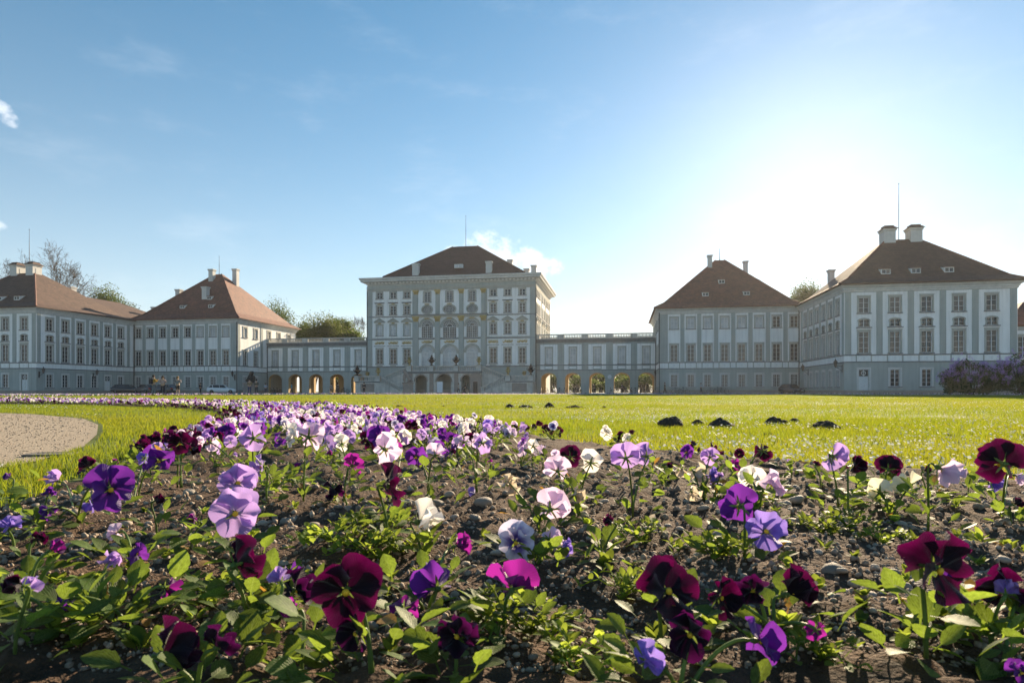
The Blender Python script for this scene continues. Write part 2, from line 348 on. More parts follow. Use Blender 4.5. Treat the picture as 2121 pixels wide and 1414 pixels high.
def petal_mat(name, edge, mid, center, tr, tmix=.5, vein=.4, blotch=.0, eye=.16):
    """pansy petal: UV v runs from the throat (0) to the rim (1), u across"""
    m, nt, p, out = new_mat(name); N, L = nt.nodes, nt.links
    uv = N.new('ShaderNodeUVMap'); sx = N.new('ShaderNodeSeparateXYZ'); L.new(uv.outputs[0], sx.inputs[0])
    oi = N.new('ShaderNodeObjectInfo')
    nz = N.new('ShaderNodeTexNoise'); nz.inputs['Scale'].default_value = 5; nz.inputs['Detail'].default_value = 3
    ad = N.new('ShaderNodeVectorMath'); L.new(uv.outputs[0], ad.inputs[0]); L.new(oi.outputs['Location'], ad.inputs[1]); L.new(ad.outputs[0], nz.inputs['Vector'])
    def M_(op, a, b):
        n = N.new('ShaderNodeMath'); n.operation = op
        for i, q in enumerate((a, b)):
            if isinstance(q, (int, float)): n.inputs[i].default_value = q
            else: L.new(q, n.inputs[i])
        return n.outputs[0]
    vv = M_('ADD', sx.outputs[1], M_('MULTIPLY', M_('SUBTRACT', nz.outputs[0], .5), .35))
    cr = N.new('ShaderNodeValToRGB'); L.new(vv, cr.inputs[0]); e = cr.color_ramp.elements
    e[0].position = eye; e[0].color = (*center, 1); e[1].position = 1.0; e[1].color = (*edge, 1)
    q = e.new(max(.3, blotch)); q.color = (*mid, 1); q = e.new(max(.3, blotch) + .28); q.color = (*edge, 1)
    # fine veins fanning from the throat
    an = M_('DIVIDE', M_('SUBTRACT', sx.outputs[0], .5), M_('ADD', M_('MULTIPLY', sx.outputs[1], .55), .35))
    wv = N.new('ShaderNodeTexWave'); wv.bands_direction = 'X'; wv.inputs['Scale'].default_value = 7; wv.inputs['Distortion'].default_value = 2.0; wv.inputs['Detail'].default_value = 2
    cb = N.new('ShaderNodeCombineXYZ'); L.new(an, cb.inputs[0]); L.new(M_('MULTIPLY', sx.outputs[1], .4), cb.inputs[1]); L.new(cb.outputs[0], wv.inputs['Vector'])
    vf = M_('MULTIPLY', M_('POWER', wv.outputs[0], 3.0), M_('MULTIPLY', M_('SUBTRACT', 1.15, sx.outputs[1]), vein))
    mx = N.new('ShaderNodeMix'); mx.data_type = 'RGBA'; L.new(vf, mx.inputs[0]); L.new(cr.outputs[0], mx.inputs[6]); mx.inputs[7].default_value = (*[c * .8 for c in mid], 1)
    hs = N.new('ShaderNodeHueSaturation'); mr = N.new('ShaderNodeMapRange'); L.new(oi.outputs['Random'], mr.inputs[0]); mr.inputs[3].default_value = .82; mr.inputs[4].default_value = 1.18
    L.new(mr.outputs[0], hs.inputs['Value']); L.new(mx.outputs[2], hs.inputs['Color'])
    L.new(hs.outputs[0], p.inputs['Base Color']); p.inputs['Roughness'].default_value = .55; p.inputs['Specular IOR Level'].default_value = .25
    p.inputs['Sheen Weight'].default_value = .25; p.inputs['Sheen Roughness'].default_value = .4
    bp = N.new('ShaderNodeBump'); bp.inputs['Strength'].default_value = .35; bp.inputs['Distance'].default_value = .0012; L.new(wv.outputs[0], bp.inputs['Height']); L.new(bp.outputs[0], p.inputs['Normal'])
    t = N.new('ShaderNodeBsdfTranslucent')
    tm = N.new('ShaderNodeMix'); tm.data_type = 'RGBA'; L.new(vf, tm.inputs[0]); tm.inputs[6].default_value = (*tr, 1); tm.inputs[7].default_value = (*[c * .45 for c in tr], 1)
    tb = N.new('ShaderNodeMix'); tb.data_type = 'RGBA'
    bl = N.new('ShaderNodeMapRange'); L.new(vv, bl.inputs[0]); bl.inputs[1].default_value = blotch * .6; bl.inputs[2].default_value = max(blotch, .05) * 1.35
    L.new(bl.outputs[0], tb.inputs[0]); tb.inputs[6].default_value = (*[c * (.12 if blotch else .8) for c in tr], 1); L.new(tm.outputs[2], tb.inputs[7]); L.new(tb.outputs[2], t.inputs[0])
    ms = N.new('ShaderNodeMixShader'); ms.inputs[0].default_value = tmix; L.new(p.outputs[0], ms.inputs[1]); L.new(t.outputs[0], ms.inputs[2]); L.new(ms.outputs[0], out.inputs[0])
    return m
PM = {
 'burgundy': petal_mat('burgundy_petal', (.036, .002, .024), (.007, .001, .009), (.006, .001, .006), (.19, .003, .105), .32, .6, .95),
 'black':    petal_mat('near_black_petal', (.012, .003, .018), (.006, .0015, .009), (.005, .0015, .007), (.11, .005, .10), .36, .4, .85),
 'violet':   petal_mat('deep_violet_petal', (.07, .016, .21), (.035, .007, .14), (.02, .005, .08), (.22, .035, .42), .42, .6, .25),
 'purple':   petal_mat('bright_purple_petal', (.11, .009, .15), (.065, .005, .11), (.04, .004, .06), (.36, .022, .33), .46, .6, .2),
 'lavender': petal_mat('lavender_petal', (.38, .25, .64), (.24, .11, .52), (.50, .40, .48), (.58, .38, .80), .45, .9, .1),
 'pale':     petal_mat('pale_lilac_petal', (.68, .56, .78), (.52, .33, .68), (.66, .58, .48), (.84, .66, .86), .45, .7, .1),
 'white':    petal_mat('white_petal', (.80, .78, .78), (.76, .70, .78), (.72, .68, .40), (.90, .86, .80), .42, .18, .1),
 'cream':    petal_mat('cream_petal', (.80, .77, .62), (.76, .72, .55), (.65, .60, .25), (.90, .86, .62), .42, .15, .1),
 'bicolor':  petal_mat('white_and_violet_petal', (.70, .68, .82), (.10, .05, .40), (.06, .02, .25), (.70, .66, .86), .35, .35, .48),
 'blue':     petal_mat('blue_violet_petal', (.20, .13, .60), (.10, .05, .42), (.30, .25, .40), (.38, .26, .78), .42, .5, .15),
 'wilted':   petal_mat('wilted_petal', (.62, .54, .46), (.50, .42, .36), (.40, .34, .2), (.72, .62, .45), .4, .5, .1),
}
M['eye'] = surf('yellow_eye', (.85, .55, .04), (.75, .42, .02), 40, .6)
# ------------------------------------------------------------------ ground
def smooth_fn(pts, n=2000, k=61):
    p = np.array(pts, float); t = np.linspace(p[0, 0], p[-1, 0], n); y = np.interp(t, p[:, 0], p[:, 1])
    w = np.hanning(k + 2)[1:-1]; w /= w.sum(); yp = np.pad(y, k // 2, mode='reflect', reflect_type='odd'); y = np.convolve(yp, w, 'valid')
    return lambda q: np.interp(q, t, y)
XL = smooth_fn([(-2, -.1), (-1.5, -.25), (.8, -1.35), (2.1, -1.78), (4, -2.4), (6.9, -3.35), (10.4, -4.96), (13.2, -7.3), (16, -11), (18.5, -17), (19.8, -24), (20.6, -34), (22, -60), (30, -60)])
XR = smooth_fn([(-2, 7), (0, 4.1), (1, 3.2), (2.0, 2.45), (2.46, 2.0), (2.65, 1.72), (3.1, 1.12), (4.46, .62), (5.6, .12), (6.7, -.52), (11.5, -2.6), (16.7, -7.4), (21, -13), (26, -24), (29, -34), (30, -38)])
def bed_e(x, y): return np.minimum(x - XL(y), XR(y) - x)
def sstep(a, b, t):
    t = np.clip((t - a) / (b - a), 0, 1); return t * t * (3 - 2 * t)
def bed_z(x, y):
    return -.03 + (.095 - .035 * sstep(2.6, 6.5, y)) * sstep(0, .55, bed_e(x, y))
def soil_z(x, y):
    near = np.clip(1.6 / np.maximum(np.hypot(x, y), .3), 0.15, 1)
    return bed_z(x, y) + .045 * fbm(x, y, 1.7, 3, 3) + .028 * fbm(x, y, 9, 3, 9) + near * .016 * np.abs(fbm(x, y, 38, 2, 21)) + near * .006 * fbm(x, y, 120, 2, 5)
PATH = [(-60, 13.6), (-30, 13.4), (-18, 12.9), (-11, 11.7), (-7.6, 9.9), (-5.6, 8.2), (-4.45, 6.75), (-3.44, 5.2), (-2.78, 4.07), (-2.45, 3.25), (-2.36, 2.7), (-2.4, 1.9), (-2.6, .8), (-2.2, -.6), (-1.0, -2.2), (1, -4), (1, -30), (-60, -30)]
def path_x(y): return np.interp(y, [-4, -2.2, -.6, .8, 1.9, 2.7, 3.25, 4.07, 5.2, 6.75, 8.2, 9.9, 11.7, 12.9, 13.4, 13.6], [1, -1, -2.2, -2.6, -2.4, -2.36, -2.45, -2.78, -3.44, -4.45, -5.6, -7.6, -11, -18, -30, -60])
COURT = [(-260, 60), (-60, 60), (-24, 60), (-19, 62.5), (-14.8, 66), (2.5, 66.5), (16.7, 65.5), (30.7, 63.4), (42, 55), (52, 41), (58, 22), (60, -5), (60, -40)]
def court_y(x): return np.interp(x, [p[0] for p in COURT[:-2]], [p[1] for p in COURT[:-2]])

M['ground'] = surf('lawn_soil', (.13, .17, .03), (.08, .11, .025), 1.4, .95, .5, 30, detail=10)
M['far'] = surf('park_grass', (.10, .15, .03), (.06, .10, .025), .05, .95)
M['gravel'] = surf('pale_gravel', (.46, .38, .29), (.28, .23, .17), 60, .95, .8, 90, detail=10, contrast=(.3, .7))
M['court'] = surf('court_gravel', (.34, .33, .31), (.27, .26, .25), 1.2, .95, .3, 30)
M['soil'] = surf('dark_soil', (.15, .092, .058), (.05, .032, .021), 22, .95, .9, 160, detail=10, spec=.25, contrast=(.3, .72))
mb = MB(); mb.add([(-420, -120, -.008), (420, -120, -.008), (420, 520, -.008), (-420, 520, -.008)], [(0, 1, 2, 3)])
g = mb.ob('ground', M['ground']); g['kind'] = 'structure'
mb = MB(); n = len(COURT)
mb.add([(x, y, 0) for x, y in COURT] + [(max(-260, min(x * 1.0, 260)), 170, 0) if i < n - 2 else (260, 170 if i == n - 2 else -40, 0) for i, (x, y) in enumerate(COURT)],
       [(i, i + 1, n + i + 1, n + i) for i in range(n - 1)])
g = mb.ob('forecourt', M['court']); g['kind'] = 'structure'
mb = MB(); mb.add([(x, y, .002) for x, y in PATH], [tuple(range(len(PATH)))[::-1]])
g = mb.ob('gravel_path', M['gravel']); g['kind'] = 'structure'

# flower bed soil: rows along depth, finer near the camera
ys = [-.6]
while ys[-1] < 27.5: ys.append(ys[-1] + max(.0085, .0085 * max(ys[-1], .7) ** 1.25 / .62))
ys = np.array(ys); nx = 330
t = np.linspace(0, 1, nx); lo = np.maximum(XL(ys), -40); hi = np.minimum(XR(ys), 4.2)
Xg = lo[:, None] + (hi - lo)[:, None] * t[None]; Yg = np.repeat(ys[:, None], nx, 1); Zg = soil_z(Xg, Yg)
idx = np.arange(len(ys) * nx).reshape(len(ys), nx)
q = np.stack([idx[:-1, :-1], idx[:-1, 1:], idx[1:, 1:], idx[1:, :-1]], -1).reshape(-1, 4)
g = new_ob('flower_bed_soil', np_mesh('flower_bed_soil', np.stack([Xg, Yg, Zg], -1), q, M['soil'], True)); g['kind'] = 'structure'

# ------------------------------------------------------------------ facade kit
def sheet(mb, o, d, width, z0, z1, holes=(), zm=((1e9, 0),), depth=.22, reveal=0):
    """a wall standing on o running along d (outside to the right of d x up); holes = (s0, s1, za, zb, arch_rise); zm = (upper limit, material)"""
    nx_, ny_ = d[1], -d[0]
    P = lambda s, z, dep=0.0: (o[0] + d[0] * s - nx_ * dep, o[1] + d[1] * s - ny_ * dep, z)
    xs = sorted({0.0, float(width)} | {h[0] for h in holes} | {h[1] for h in holes})
    zs = sorted({z0, z1} | {z for h in holes for z in h[2:4] if z0 < z < z1} | {a for a, _ in zm if z0 < a < z1})
    def mat(z): return next(m for a, m in zm if z < a)
    for i in range(len(xs) - 1):
        for j in range(len(zs) - 1):
            xc, zc = (xs[i] + xs[i + 1]) / 2, (zs[j] + zs[j + 1]) / 2
            if any(h[0] < xc < h[1] and h[2] < zc < h[3] for h in holes): continue
            mb.add([P(xs[i], zs[j]), P(xs[i + 1], zs[j]), P(xs[i + 1], zs[j + 1]), P(xs[i], zs[j + 1])], [(0, 1, 2, 3)], mat(zc))
    for h in holes:
        s0, s1, a, b = h[:4]; rise = h[4] if len(h) > 4 else 0; zt = b - rise; rm = reveal if reveal else mat((a + b) / 2)
        mb.add([P(s0, a), P(s0, a, depth), P(s0, zt, depth), P(s0, zt)], [(0, 1, 2, 3)], rm)
        mb.add([P(s1, a), P(s1, zt), P(s1, zt, depth), P(s1, a, depth)], [(0, 1, 2, 3)], rm)
        if a > 0: mb.add([P(s0, a), P(s1, a), P(s1, a, depth), P(s0, a, depth)], [(0, 1, 2, 3)], rm)
        if rise:
            c, w = (s0 + s1) / 2, (s1 - s0) / 2; n = 16
            pts = [(c - w * math.cos(math.pi * k / n), zt + rise * math.sin(math.pi * k / n)) for k in range(n + 1)]
            for (xa, za), (xb, zb) in zip(pts, pts[1:]):
                if min(b - za, b - zb) > -1e-6: mb.add([P(xa, za), P(xb, zb), P(xb, b), P(xa, b)], [(0, 1, 2, 3)], mat(b))
                mb.add([P(xa, za), P(xa, za, depth), P(xb, zb, depth), P(xb, zb)], [(0, 1, 2, 3)], rm)
        else: mb.add([P(s0, b), P(s0, b, depth), P(s1, b, depth), P(s1, b)], [(0, 1, 2, 3)], rm)

_wc = {}
def frame_ring(mb, x0, x1, z0, z1, t, y0, y1, m=0):
    mb.box(x0, x0 + t, y0, y1, z0, z1, m); mb.box(x1 - t, x1, y0, y1, z0, z1, m)
    mb.box(x0 + t, x1 - t, y0, y1, z1 - t, z1, m); mb.box(x0 + t, x1 - t, y0, y1, z0, z0 + t, m)
def win_meshes(kind, w, h, glass, mx, mz):
    key = (kind, round(w, 2), round(h, 2), glass, mx, mz)
    if key in _wc: return _wc[key]
    res = []; dep = .17; a, b = -w / 2, w / 2
    pane = MB(); pane.box(a - .02, b + .02, dep, dep + .03, -.02, h + .02); res.append(('window', pane.mesh('window', M[glass])))
    fr = MB()
    if kind in ('arch', 'fan'):
        r = w / 2; zs = h - r
        frame_ring(fr, a, b, 0, zs, .09, dep - .07, dep - .002); fr.box(-.05, .05, dep - .08, dep - .003, .09, zs - .09)
        for k in range(1, mx):
            x = a + w * k / mx
            if abs(x) > .06: fr.box(x - .022, x + .022, dep - .05, dep - .004, .09, zs - .09)
        for k in range(1, mz): z = zs * k / mz; fr.box(a + .09, b - .09, dep - .045, dep - .005, z - .022, z + .022)
        fr.arch(0, zs, r - .1, r + .02, dep - .07, dep - .002, 16); fr.arch(0, zs, r * .42, r * .42 + .09, dep - .06, dep - .003, 12)
        fr.arch(0, zs, r * .70, r * .70 + .05, dep - .05, dep - .004, 14)
        for k in range(1, 10):
            t_ = math.pi * k / 10; c_, s_ = math.cos(t_), math.sin(t_)
            fr.tube([(r * .44 * c_, dep - .03, zs + r * .44 * s_), (r * .95 * c_, dep - .03, zs + r * .95 * s_)], .028, 4)
    elif kind == 'oval':
        n = 24
        for k in range(1, mx): x = a + w * k / mx; hh = h / 2 * math.sqrt(max(0, 1 - (x / (w / 2)) ** 2)); fr.box(x - .02, x + .02, dep - .05, dep - .004, h / 2 - hh, h / 2 + hh)
        for k in range(1, mz): z = h * k / mz; ww = w / 2 * math.sqrt(max(0, 1 - ((z - h / 2) / (h / 2)) ** 2)); fr.box(-ww, ww, dep - .045, dep - .005, z - .02, z + .02)
    else:
        frame_ring(fr, a, b, 0, h, .07, dep - .08, dep - .002); fr.box(-.045, .045, dep - .09, dep - .003, .07, h - .07)
        for k in range(1, mx):
            x = a + w * k / mx
            if abs(x) > .06: fr.box(x - .018, x + .018, dep - .05, dep - .004, .07, h - .07)
        for k in range(1, mz): z = h * k / mz; fr.box(a + .07, b - .07, dep - .045, dep - .005, z - .018, z + .018)
    res.append(('window_frame', fr.mesh('window_frame', M['frame'])))
    su = MB(); sm = 'trim'
    if kind in ('rect', 'hood', 'pediment'):
        t_ = .2
        su.box(a - t_, a, -.07, .03, 0, h + t_); su.box(b, b + t_, -.07, .03, 0, h + t_); su.box(a, b, -.07, .03, h, h + t_)
        su.box(a - t_ - .05, b + t_ + .05, -.1, .02, h + t_, h + t_ + .07)
    elif kind == 'plain':
        sm = 'cornice'; t_ = .24
        su.box(a - t_, a, -.03, .03, -.15, h + t_); su.box(b, b + t_, -.03, .03, -.15, h + t_); su.box(a, b, -.03, .03, h, h + t_)
    elif kind in ('arch', 'fan', 'seg'):
        r = w / 2; zs = h - r if kind != 'seg' else h - .25
        if kind == 'seg':
            t_ = .22; su.box(a - t_, a, -.07, .03, 0, h); su.box(b, b + t_, -.07, .03, 0, h); su.box(a, b, -.07, .03, h, h + .16)
            su.arch(0, h, 0.02, b + t_, -.09, .02, 10, sq=.32)
        else:
            su.arch(0, zs, r, r + .34, -.1, .03, 20); su.arch(0, zs, r + .34, r + .44, -.15, .03, 20)
            su.box(a - .5, a - .02, -.12, .02, zs - .14, zs); su.box(b + .02, b + .5, -.12, .02, zs - .14, zs)
    elif kind == 'oval':
        n = 28; vs = []; fs = []
        for k in range(n):
            t_ = 2 * math.pi * k / n
            for e_ in (0.0, .24):
                for y_ in (-.09, .16 if e_ == 0 else .02): vs.append(((w / 2 + e_) * math.cos(t_), y_, h / 2 + (h / 2 + e_) * math.sin(t_)))
        for k in range(n):
            p_, q_ = k * 4, (k + 1) % n * 4
            fs += [(p_, p_ + 2, q_ + 2, q_), (p_ + 2, p_ + 3, q_ + 3, q_ + 2), (p_, q_, q_ + 1, p_ + 1)]
        su.add(vs, fs)
        # the wall between the oval and its square opening
        vs = []; fs = []
        for k in range(n):
            t_ = 2 * math.pi * k / n; c_, s_ = math.cos(t_), math.sin(t_); f_ = 1 / max(abs(c_), abs(s_))
            vs += [((w / 2 + .1) * c_, -.004, h / 2 + (h / 2 + .1) * s_), ((w / 2 + .02) * c_ * f_, -.004, h / 2 + (h / 2 + .02) * s_ * f_)]
        fs = [(2 * k, 2 * k + 1, (2 * k + 3) % (2 * n), (2 * k + 2) % (2 * n)) for k in range(n)]
        wf = MB(); wf.add(vs, fs); res.append(('spandrel', wf.mesh('spandrel', M['white'])))
    elif kind == 'curvy':                                        # low window with a curved head and flared sides
        n = 10; prof = []
        for k in range(n + 1):
            f_ = k / n; prof.append((w / 2 * (1.0 - .22 * math.sin(math.pi * f_ * .9)), h * f_ * .78))
        out = [(-x, z) for x, z in prof][::-1]
        arc = [(prof[-1][0] * math.cos(math.pi * k / 8), prof[-1][1] + h * .22 * math.sin(math.pi * k / 8)) for k in range(1, 8)]
        inner = prof + arc + out                                  # up the right side, over the head, down the left
        vs = []; fs = []
        for x, z in inner:
            dx_, dz_ = x * 1.0, z - h * .5; l_ = math.hypot(dx_, dz_) or 1; ox_, oz_ = x + .17 * dx_ / l_, z + .17 * dz_ / l_
            vs += [(x, -.08, z), (ox_, -.08, oz_), (ox_, .02, oz_), (x, .17, z)]
        for k in range(len(inner) - 1):
            p_, q_ = k * 4, k * 4 + 4; fs += [(p_, p_ + 1, q_ + 1, q_), (p_ + 1, p_ + 2, q_ + 2, q_ + 1), (p_, q_, q_ + 3, p_ + 3)]
        su.add(vs, fs)
        wf = MB(); vs = []; fs = []
        for x, z in inner: vs += [(x * 1.04, -.004, z * 1.01), ((w / 2 + .02) * (1 if x > 0 else -1), -.004, z)]
        fs = [(2 * k, 2 * k + 1, 2 * k + 3, 2 * k + 2) for k in range(len(inner) - 1) if inner[k][0] * inner[k + 1][0] > 0]
        wf.add(vs, fs); wf.box(-w / 2, w / 2, -.004, .01, h * .98, h + .02); res.append(('spandrel', wf.mesh('spandrel', M['white'])))
    if su.v: res.append(('window_surround', su.mesh('window_surround', M[sm])))
    if kind not in ('oval', 'fan'):
        si = MB(); si.box(a - .26, b + .26, -.16, .12, -.12, 0); res.append(('sill', si.mesh('sill', M['darktrim'])))
    if kind == 'hood':
        hd = MB(); hd.box(a - .3, b + .3, -.12, .02, h + .48, h + .56); hd.box(a - .42, b + .42, -.28, .02, h + .56, h + .68); res.append(('hood_mould', hd.mesh('hood_mould', M['darktrim'])))
        gr = MB(); gr.arch(0, h + .28, .0, .42, -.1, .02, 10, sq=.4); res.append(('relief', gr.mesh('relief', M['gold'])))
    if kind == 'pediment':
        pd = MB(); pw_ = b + .5; zb = h + .62
        pd.box(-pw_, pw_, -.22, .02, zb - .1, zb); pd.prism([(-pw_, zb), (pw_, zb), (0, zb + .62)], -.08, .02)
        for sg in (-1, 1): pd.prism([(sg * pw_, zb), (sg * (pw_ + .1), zb + .06), (0, zb + .78), (0, zb + .6)][::sg], -.26, .02)
        res.append(('pediment', pd.mesh('pediment', M['trim'])))
        gr = MB(); gr.lathe([(.001, -.14), (.2, -.1), (.34, .0), (.2, .1), (.001, .14)], 10); me = gr.mesh('relief', M['gold']); me.transform(Matrix.Translation((0, -.03, h + .36)) @ Matrix.Diagonal((1.2, .3, 1.1, 1))); res.append(('relief', me))
    _wc[key] = res; return res
def place_window(parent, loc, rz, kind, w, h, glass='glass', mx=2, mz=3):
    ms = win_meshes(kind, w, h, glass, mx, mz)
    o = new_ob(ms[0][0], ms[0][1], parent, loc, (0, 0, rz))
    for nm, me in ms[1:]: new_ob(nm, me, o)
    return o
def wall_run(parent, mb, o, d, width, z0, z1, wins=(), zm=((1e9, 0),), extra=()):
    """wins: (s, za, zb, w, kind, glass, mx, mz)"""
    holes = list(extra); rz = math.atan2(d[1], d[0])
    for s, za, zb, w, kind, glass, mx, mz in wins:
        rise = w / 2 if kind in ('arch', 'fan') else 0
        holes.append((s - w / 2, s + w / 2, za, zb, rise))
        place_window(parent, (o[0] + d[0] * s, o[1] + d[1] * s, za), rz, kind, w, zb - za, glass, mx, mz)
    sheet(mb, o, d, width, z0, z1, holes, zm)
def hip(x0, x1, y0, y1, ze, rx0, rx1, ry0, ry1, zr, flare=.2):
    mb = MB(); rings = []
    E_ = [(x0, y0), (x1, y0), (x1, y1), (x0, y1)]; T_ = [(rx0, ry0), (rx1, ry0), (rx1, ry1), (rx0, ry1)]
    for t_, z in ((0, ze - .16), (0, ze), (flare, ze + (zr - ze) * flare * .66), (.6, ze + (zr - ze) * .575), (1, zr)):
        rings.append([(a[0] + (b[0] - a[0]) * t_, a[1] + (b[1] - a[1]) * t_, z) for a, b in zip(E_, T_)])
    vs = [p for r_ in rings for p in r_]; fs = [(3, 2, 1, 0)]
    for i in range(4):
        for j in range(4): a, b = i * 4 + j, i * 4 + (j + 1) % 4; fs.append((a, b, b + 4, a + 4))
    fs.append((16, 17, 18, 19)); mb.add(vs, fs)
    return mb
def chimney(roof, x, y, z0, z1, w=.75, dp=.75, style='slim'):
    mb = MB(); h = z1 - z0
    if style == 'slim':
        mb.ring(-w / 2, w / 2, -dp / 2, dp / 2, [(0, 0), (0, h - .35), (.06, h - .3), (.06, h - .22), (.14, h - .12), (.14, h)]); mb.box(-w / 2 - .14, w / 2 + .14, -dp / 2 - .14, dp / 2 + .14, h - .001, h + .05)
        return mb.ob('chimney', M['cornice'], roof, (x, y, z0))
    mb.ring(-w / 2, w / 2, -dp / 2, dp / 2, [(0, 0), (0, h - .35), (.1, h - .25), (.1, h - .1), (.2, h)])
    mb.box(w / 2 - .02, w / 2 + .03, -.3, .3, h * .35, h * .75); c = mb.ob('chimney', M['cornice'], roof, (x, y, z0))
    cp = MB(); a, b = w / 2 + .28, dp / 2 + .28
    cp.add([(-a, -b, h), (a, -b, h), (a, b, h), (-a, b, h), (-a * .55, -b * .5, h + .42), (a * .55, -b * .5, h + .42), (a * .55, b * .5, h + .42), (-a * .55, b * .5, h + .42)], [(3, 2, 1, 0), (4, 5, 6, 7), (0, 1, 5, 4), (1, 2, 6, 5), (2, 3, 7, 6), (3, 0, 4, 7)])
    cp.box(-a * .62, a * .62, -b * .58, b * .58, h + .42, h + .5)
    return c, cp.mesh('chimney_cap', M['roof_brown'])
def dormer(roof, x, y, z, slope, w=1.0, h=.62):
    """small shed dormer facing -y; slope = roof rise per metre of depth at that point"""
    L_ = h / max(slope - .16, .15) + .1; mb = MB()
    zt = lambda yy: h + .16 * yy
    mb.add([(-w / 2, 0, 0), (-w / 2, 0, h), (-w / 2, L_, slope * L_), (w / 2, 0, 0), (w / 2, 0, h), (w / 2, L_, slope * L_)], [(0, 1, 2), (3, 5, 4)], 0)
    mb.add([(-w / 2, .0, 0), (w / 2, .0, 0), (w / 2, .0, h), (-w / 2, .0, h)], [(0, 1, 2, 3)], 1)
    mb.add([(-w / 2 - .08, -.12, h - .02), (w / 2 + .08, -.12, h - .02), (w / 2 + .08, L_, slope * L_ + .02), (-w / 2 - .08, L_, slope * L_ + .02),
            (-w / 2 - .08, -.12, h + .05), (w / 2 + .08, -.12, h + .05), (w / 2 + .08, L_, slope * L_ + .09), (-w / 2 - .08, L_, slope * L_ + .09)],
           [(3, 2, 1, 0), (4, 5, 6, 7), (0, 1, 5, 4), (1, 2, 6, 5), (2, 3, 7, 6), (3, 0, 4, 7)], 2)
    frame_ring(mb, -w / 2, w / 2, 0, h, .09, -.04, -.002, 0); mb.box(-.03, .03, -.035, -.003, .09, h - .09, 0)
    return mb.ob('dormer', [M['white'], M['glass'], M['roof']], roof, (x, y, z - .03))
def rod(roof, x, y, z0, z1):
    mb = MB(); mb.lathe([(.09, 0), (.09, .25), (.05, .3), (.045, (z1 - z0) * .6), (.022, z1 - z0)], 6); mb.lathe([(.001, z1 - z0 - .12), (.09, z1 - z0), (.001, z1 - z0 + .12)], 8)
    return mb.ob('lightning_rod', M['pipe'], roof, (x, y, z0))
def boxpart(name, parent, mat, *a):
    mb = MB(); x0, x1, y0, y1, z0, z1 = a; mb.box(0, x1 - x0, 0, y1 - y0, 0, z1 - z0); return mb.ob(name, M[mat], parent, (x0, y0, z0))
def downpipe(parent, x, y, z1):
    mb = MB(); mb.tube([(0, 0, 0), (0, 0, z1 - .4), (0, .06, z1 - .2), (0, .1, z1)], .075, 8)
    for z in (1.5, 5, 8.5, 12):
        if z < z1: mb.tube([(0, 0, z), (0, 0, z + .1)], .1, 8)
    return mb.ob('downpipe', M['pipe'], parent, (x, y, .05))
# ------------------------------------------------------------------ the palace: main block
def loc_rot(d, v): return pw(d, v), -PA
GL = ['glass', 'glass', 'glass', 'warm', 'blind']
def side_window_rows(): pass

def make_relief(seed, w=1.9, h=.8):
    """gilded stucco cartouche: oval shield between scrolls and leaves"""
    r_ = random.Random(seed); mb = MB()
    def blob(x, z, rx, rz_, ry=.1):
        n, k = 8, 4; vs = []; fs = []
        for i in range(k + 1):
            ph = math.pi / 2 * i / k
            for j in range(n): a = 2 * math.pi * j / n; vs.append((x + rx * math.cos(a) * math.cos(ph), -ry * math.sin(ph), z + rz_ * math.sin(a) * math.cos(ph)))
        for i in range(k):
            for j in range(n): a, b = i * n + j, i * n + (j + 1) % n; fs.append((a, b, b + n, a + n))
        mb.add(vs, fs)
    blob(0, h * .52, w * .14, h * .3, .16)
    for s in (-1, 1):
        pts = [(s * (w * .12 + w * .36 * k / 9), -.06, h * (.5 + .28 * math.sin(k * .75))) for k in range(10)]
        mb.tube(pts, [.09 - .006 * k for k in range(10)], 6)
        for k in range(7): blob(s * (w * .16 + w * .3 * k / 6), h * (.35 + .35 * r_.random()), .1 + .05 * r_.random(), .08 + .05 * r_.random())
    mb.box(-w * .5, w * .5, -.05, .02, h * .94, h)
    return mb.mesh('relief', M['gold'])
RELIEFS = [make_relief(3), make_relief(8), make_relief(5)]
def capital_mesh(w):
    mb = MB(); mb.ring(-w / 2, w / 2, -.06, .12, [(0.0, 0), (.05, .05), (.02, .1), (.06, .5), (.16, .72), (.16, .82), (.2, .84), (.2, .95)])
    mb.box(-w / 2 - .2, w / 2 + .2, -.26, .1, .949, .97)
    for row, (z, n) in enumerate(((.12, 5), (.38, 4))):
        for k in range(n):
            x = (k + .5 - n / 2) * w / n; mb.tube([(x, -.09, z), (x, -.15, z + .2), (x, -.24, z + .26)], [.09, .08, .03], 5)
    for s in (-1, 1): mb.tube([(s * (w / 2 + .12) + .1 * math.cos(a), -.2, .72 + .1 * math.sin(a)) for a in np.linspace(0, 6.2, 10)], .05, 5)
    return mb.mesh('capital', M['gold'])

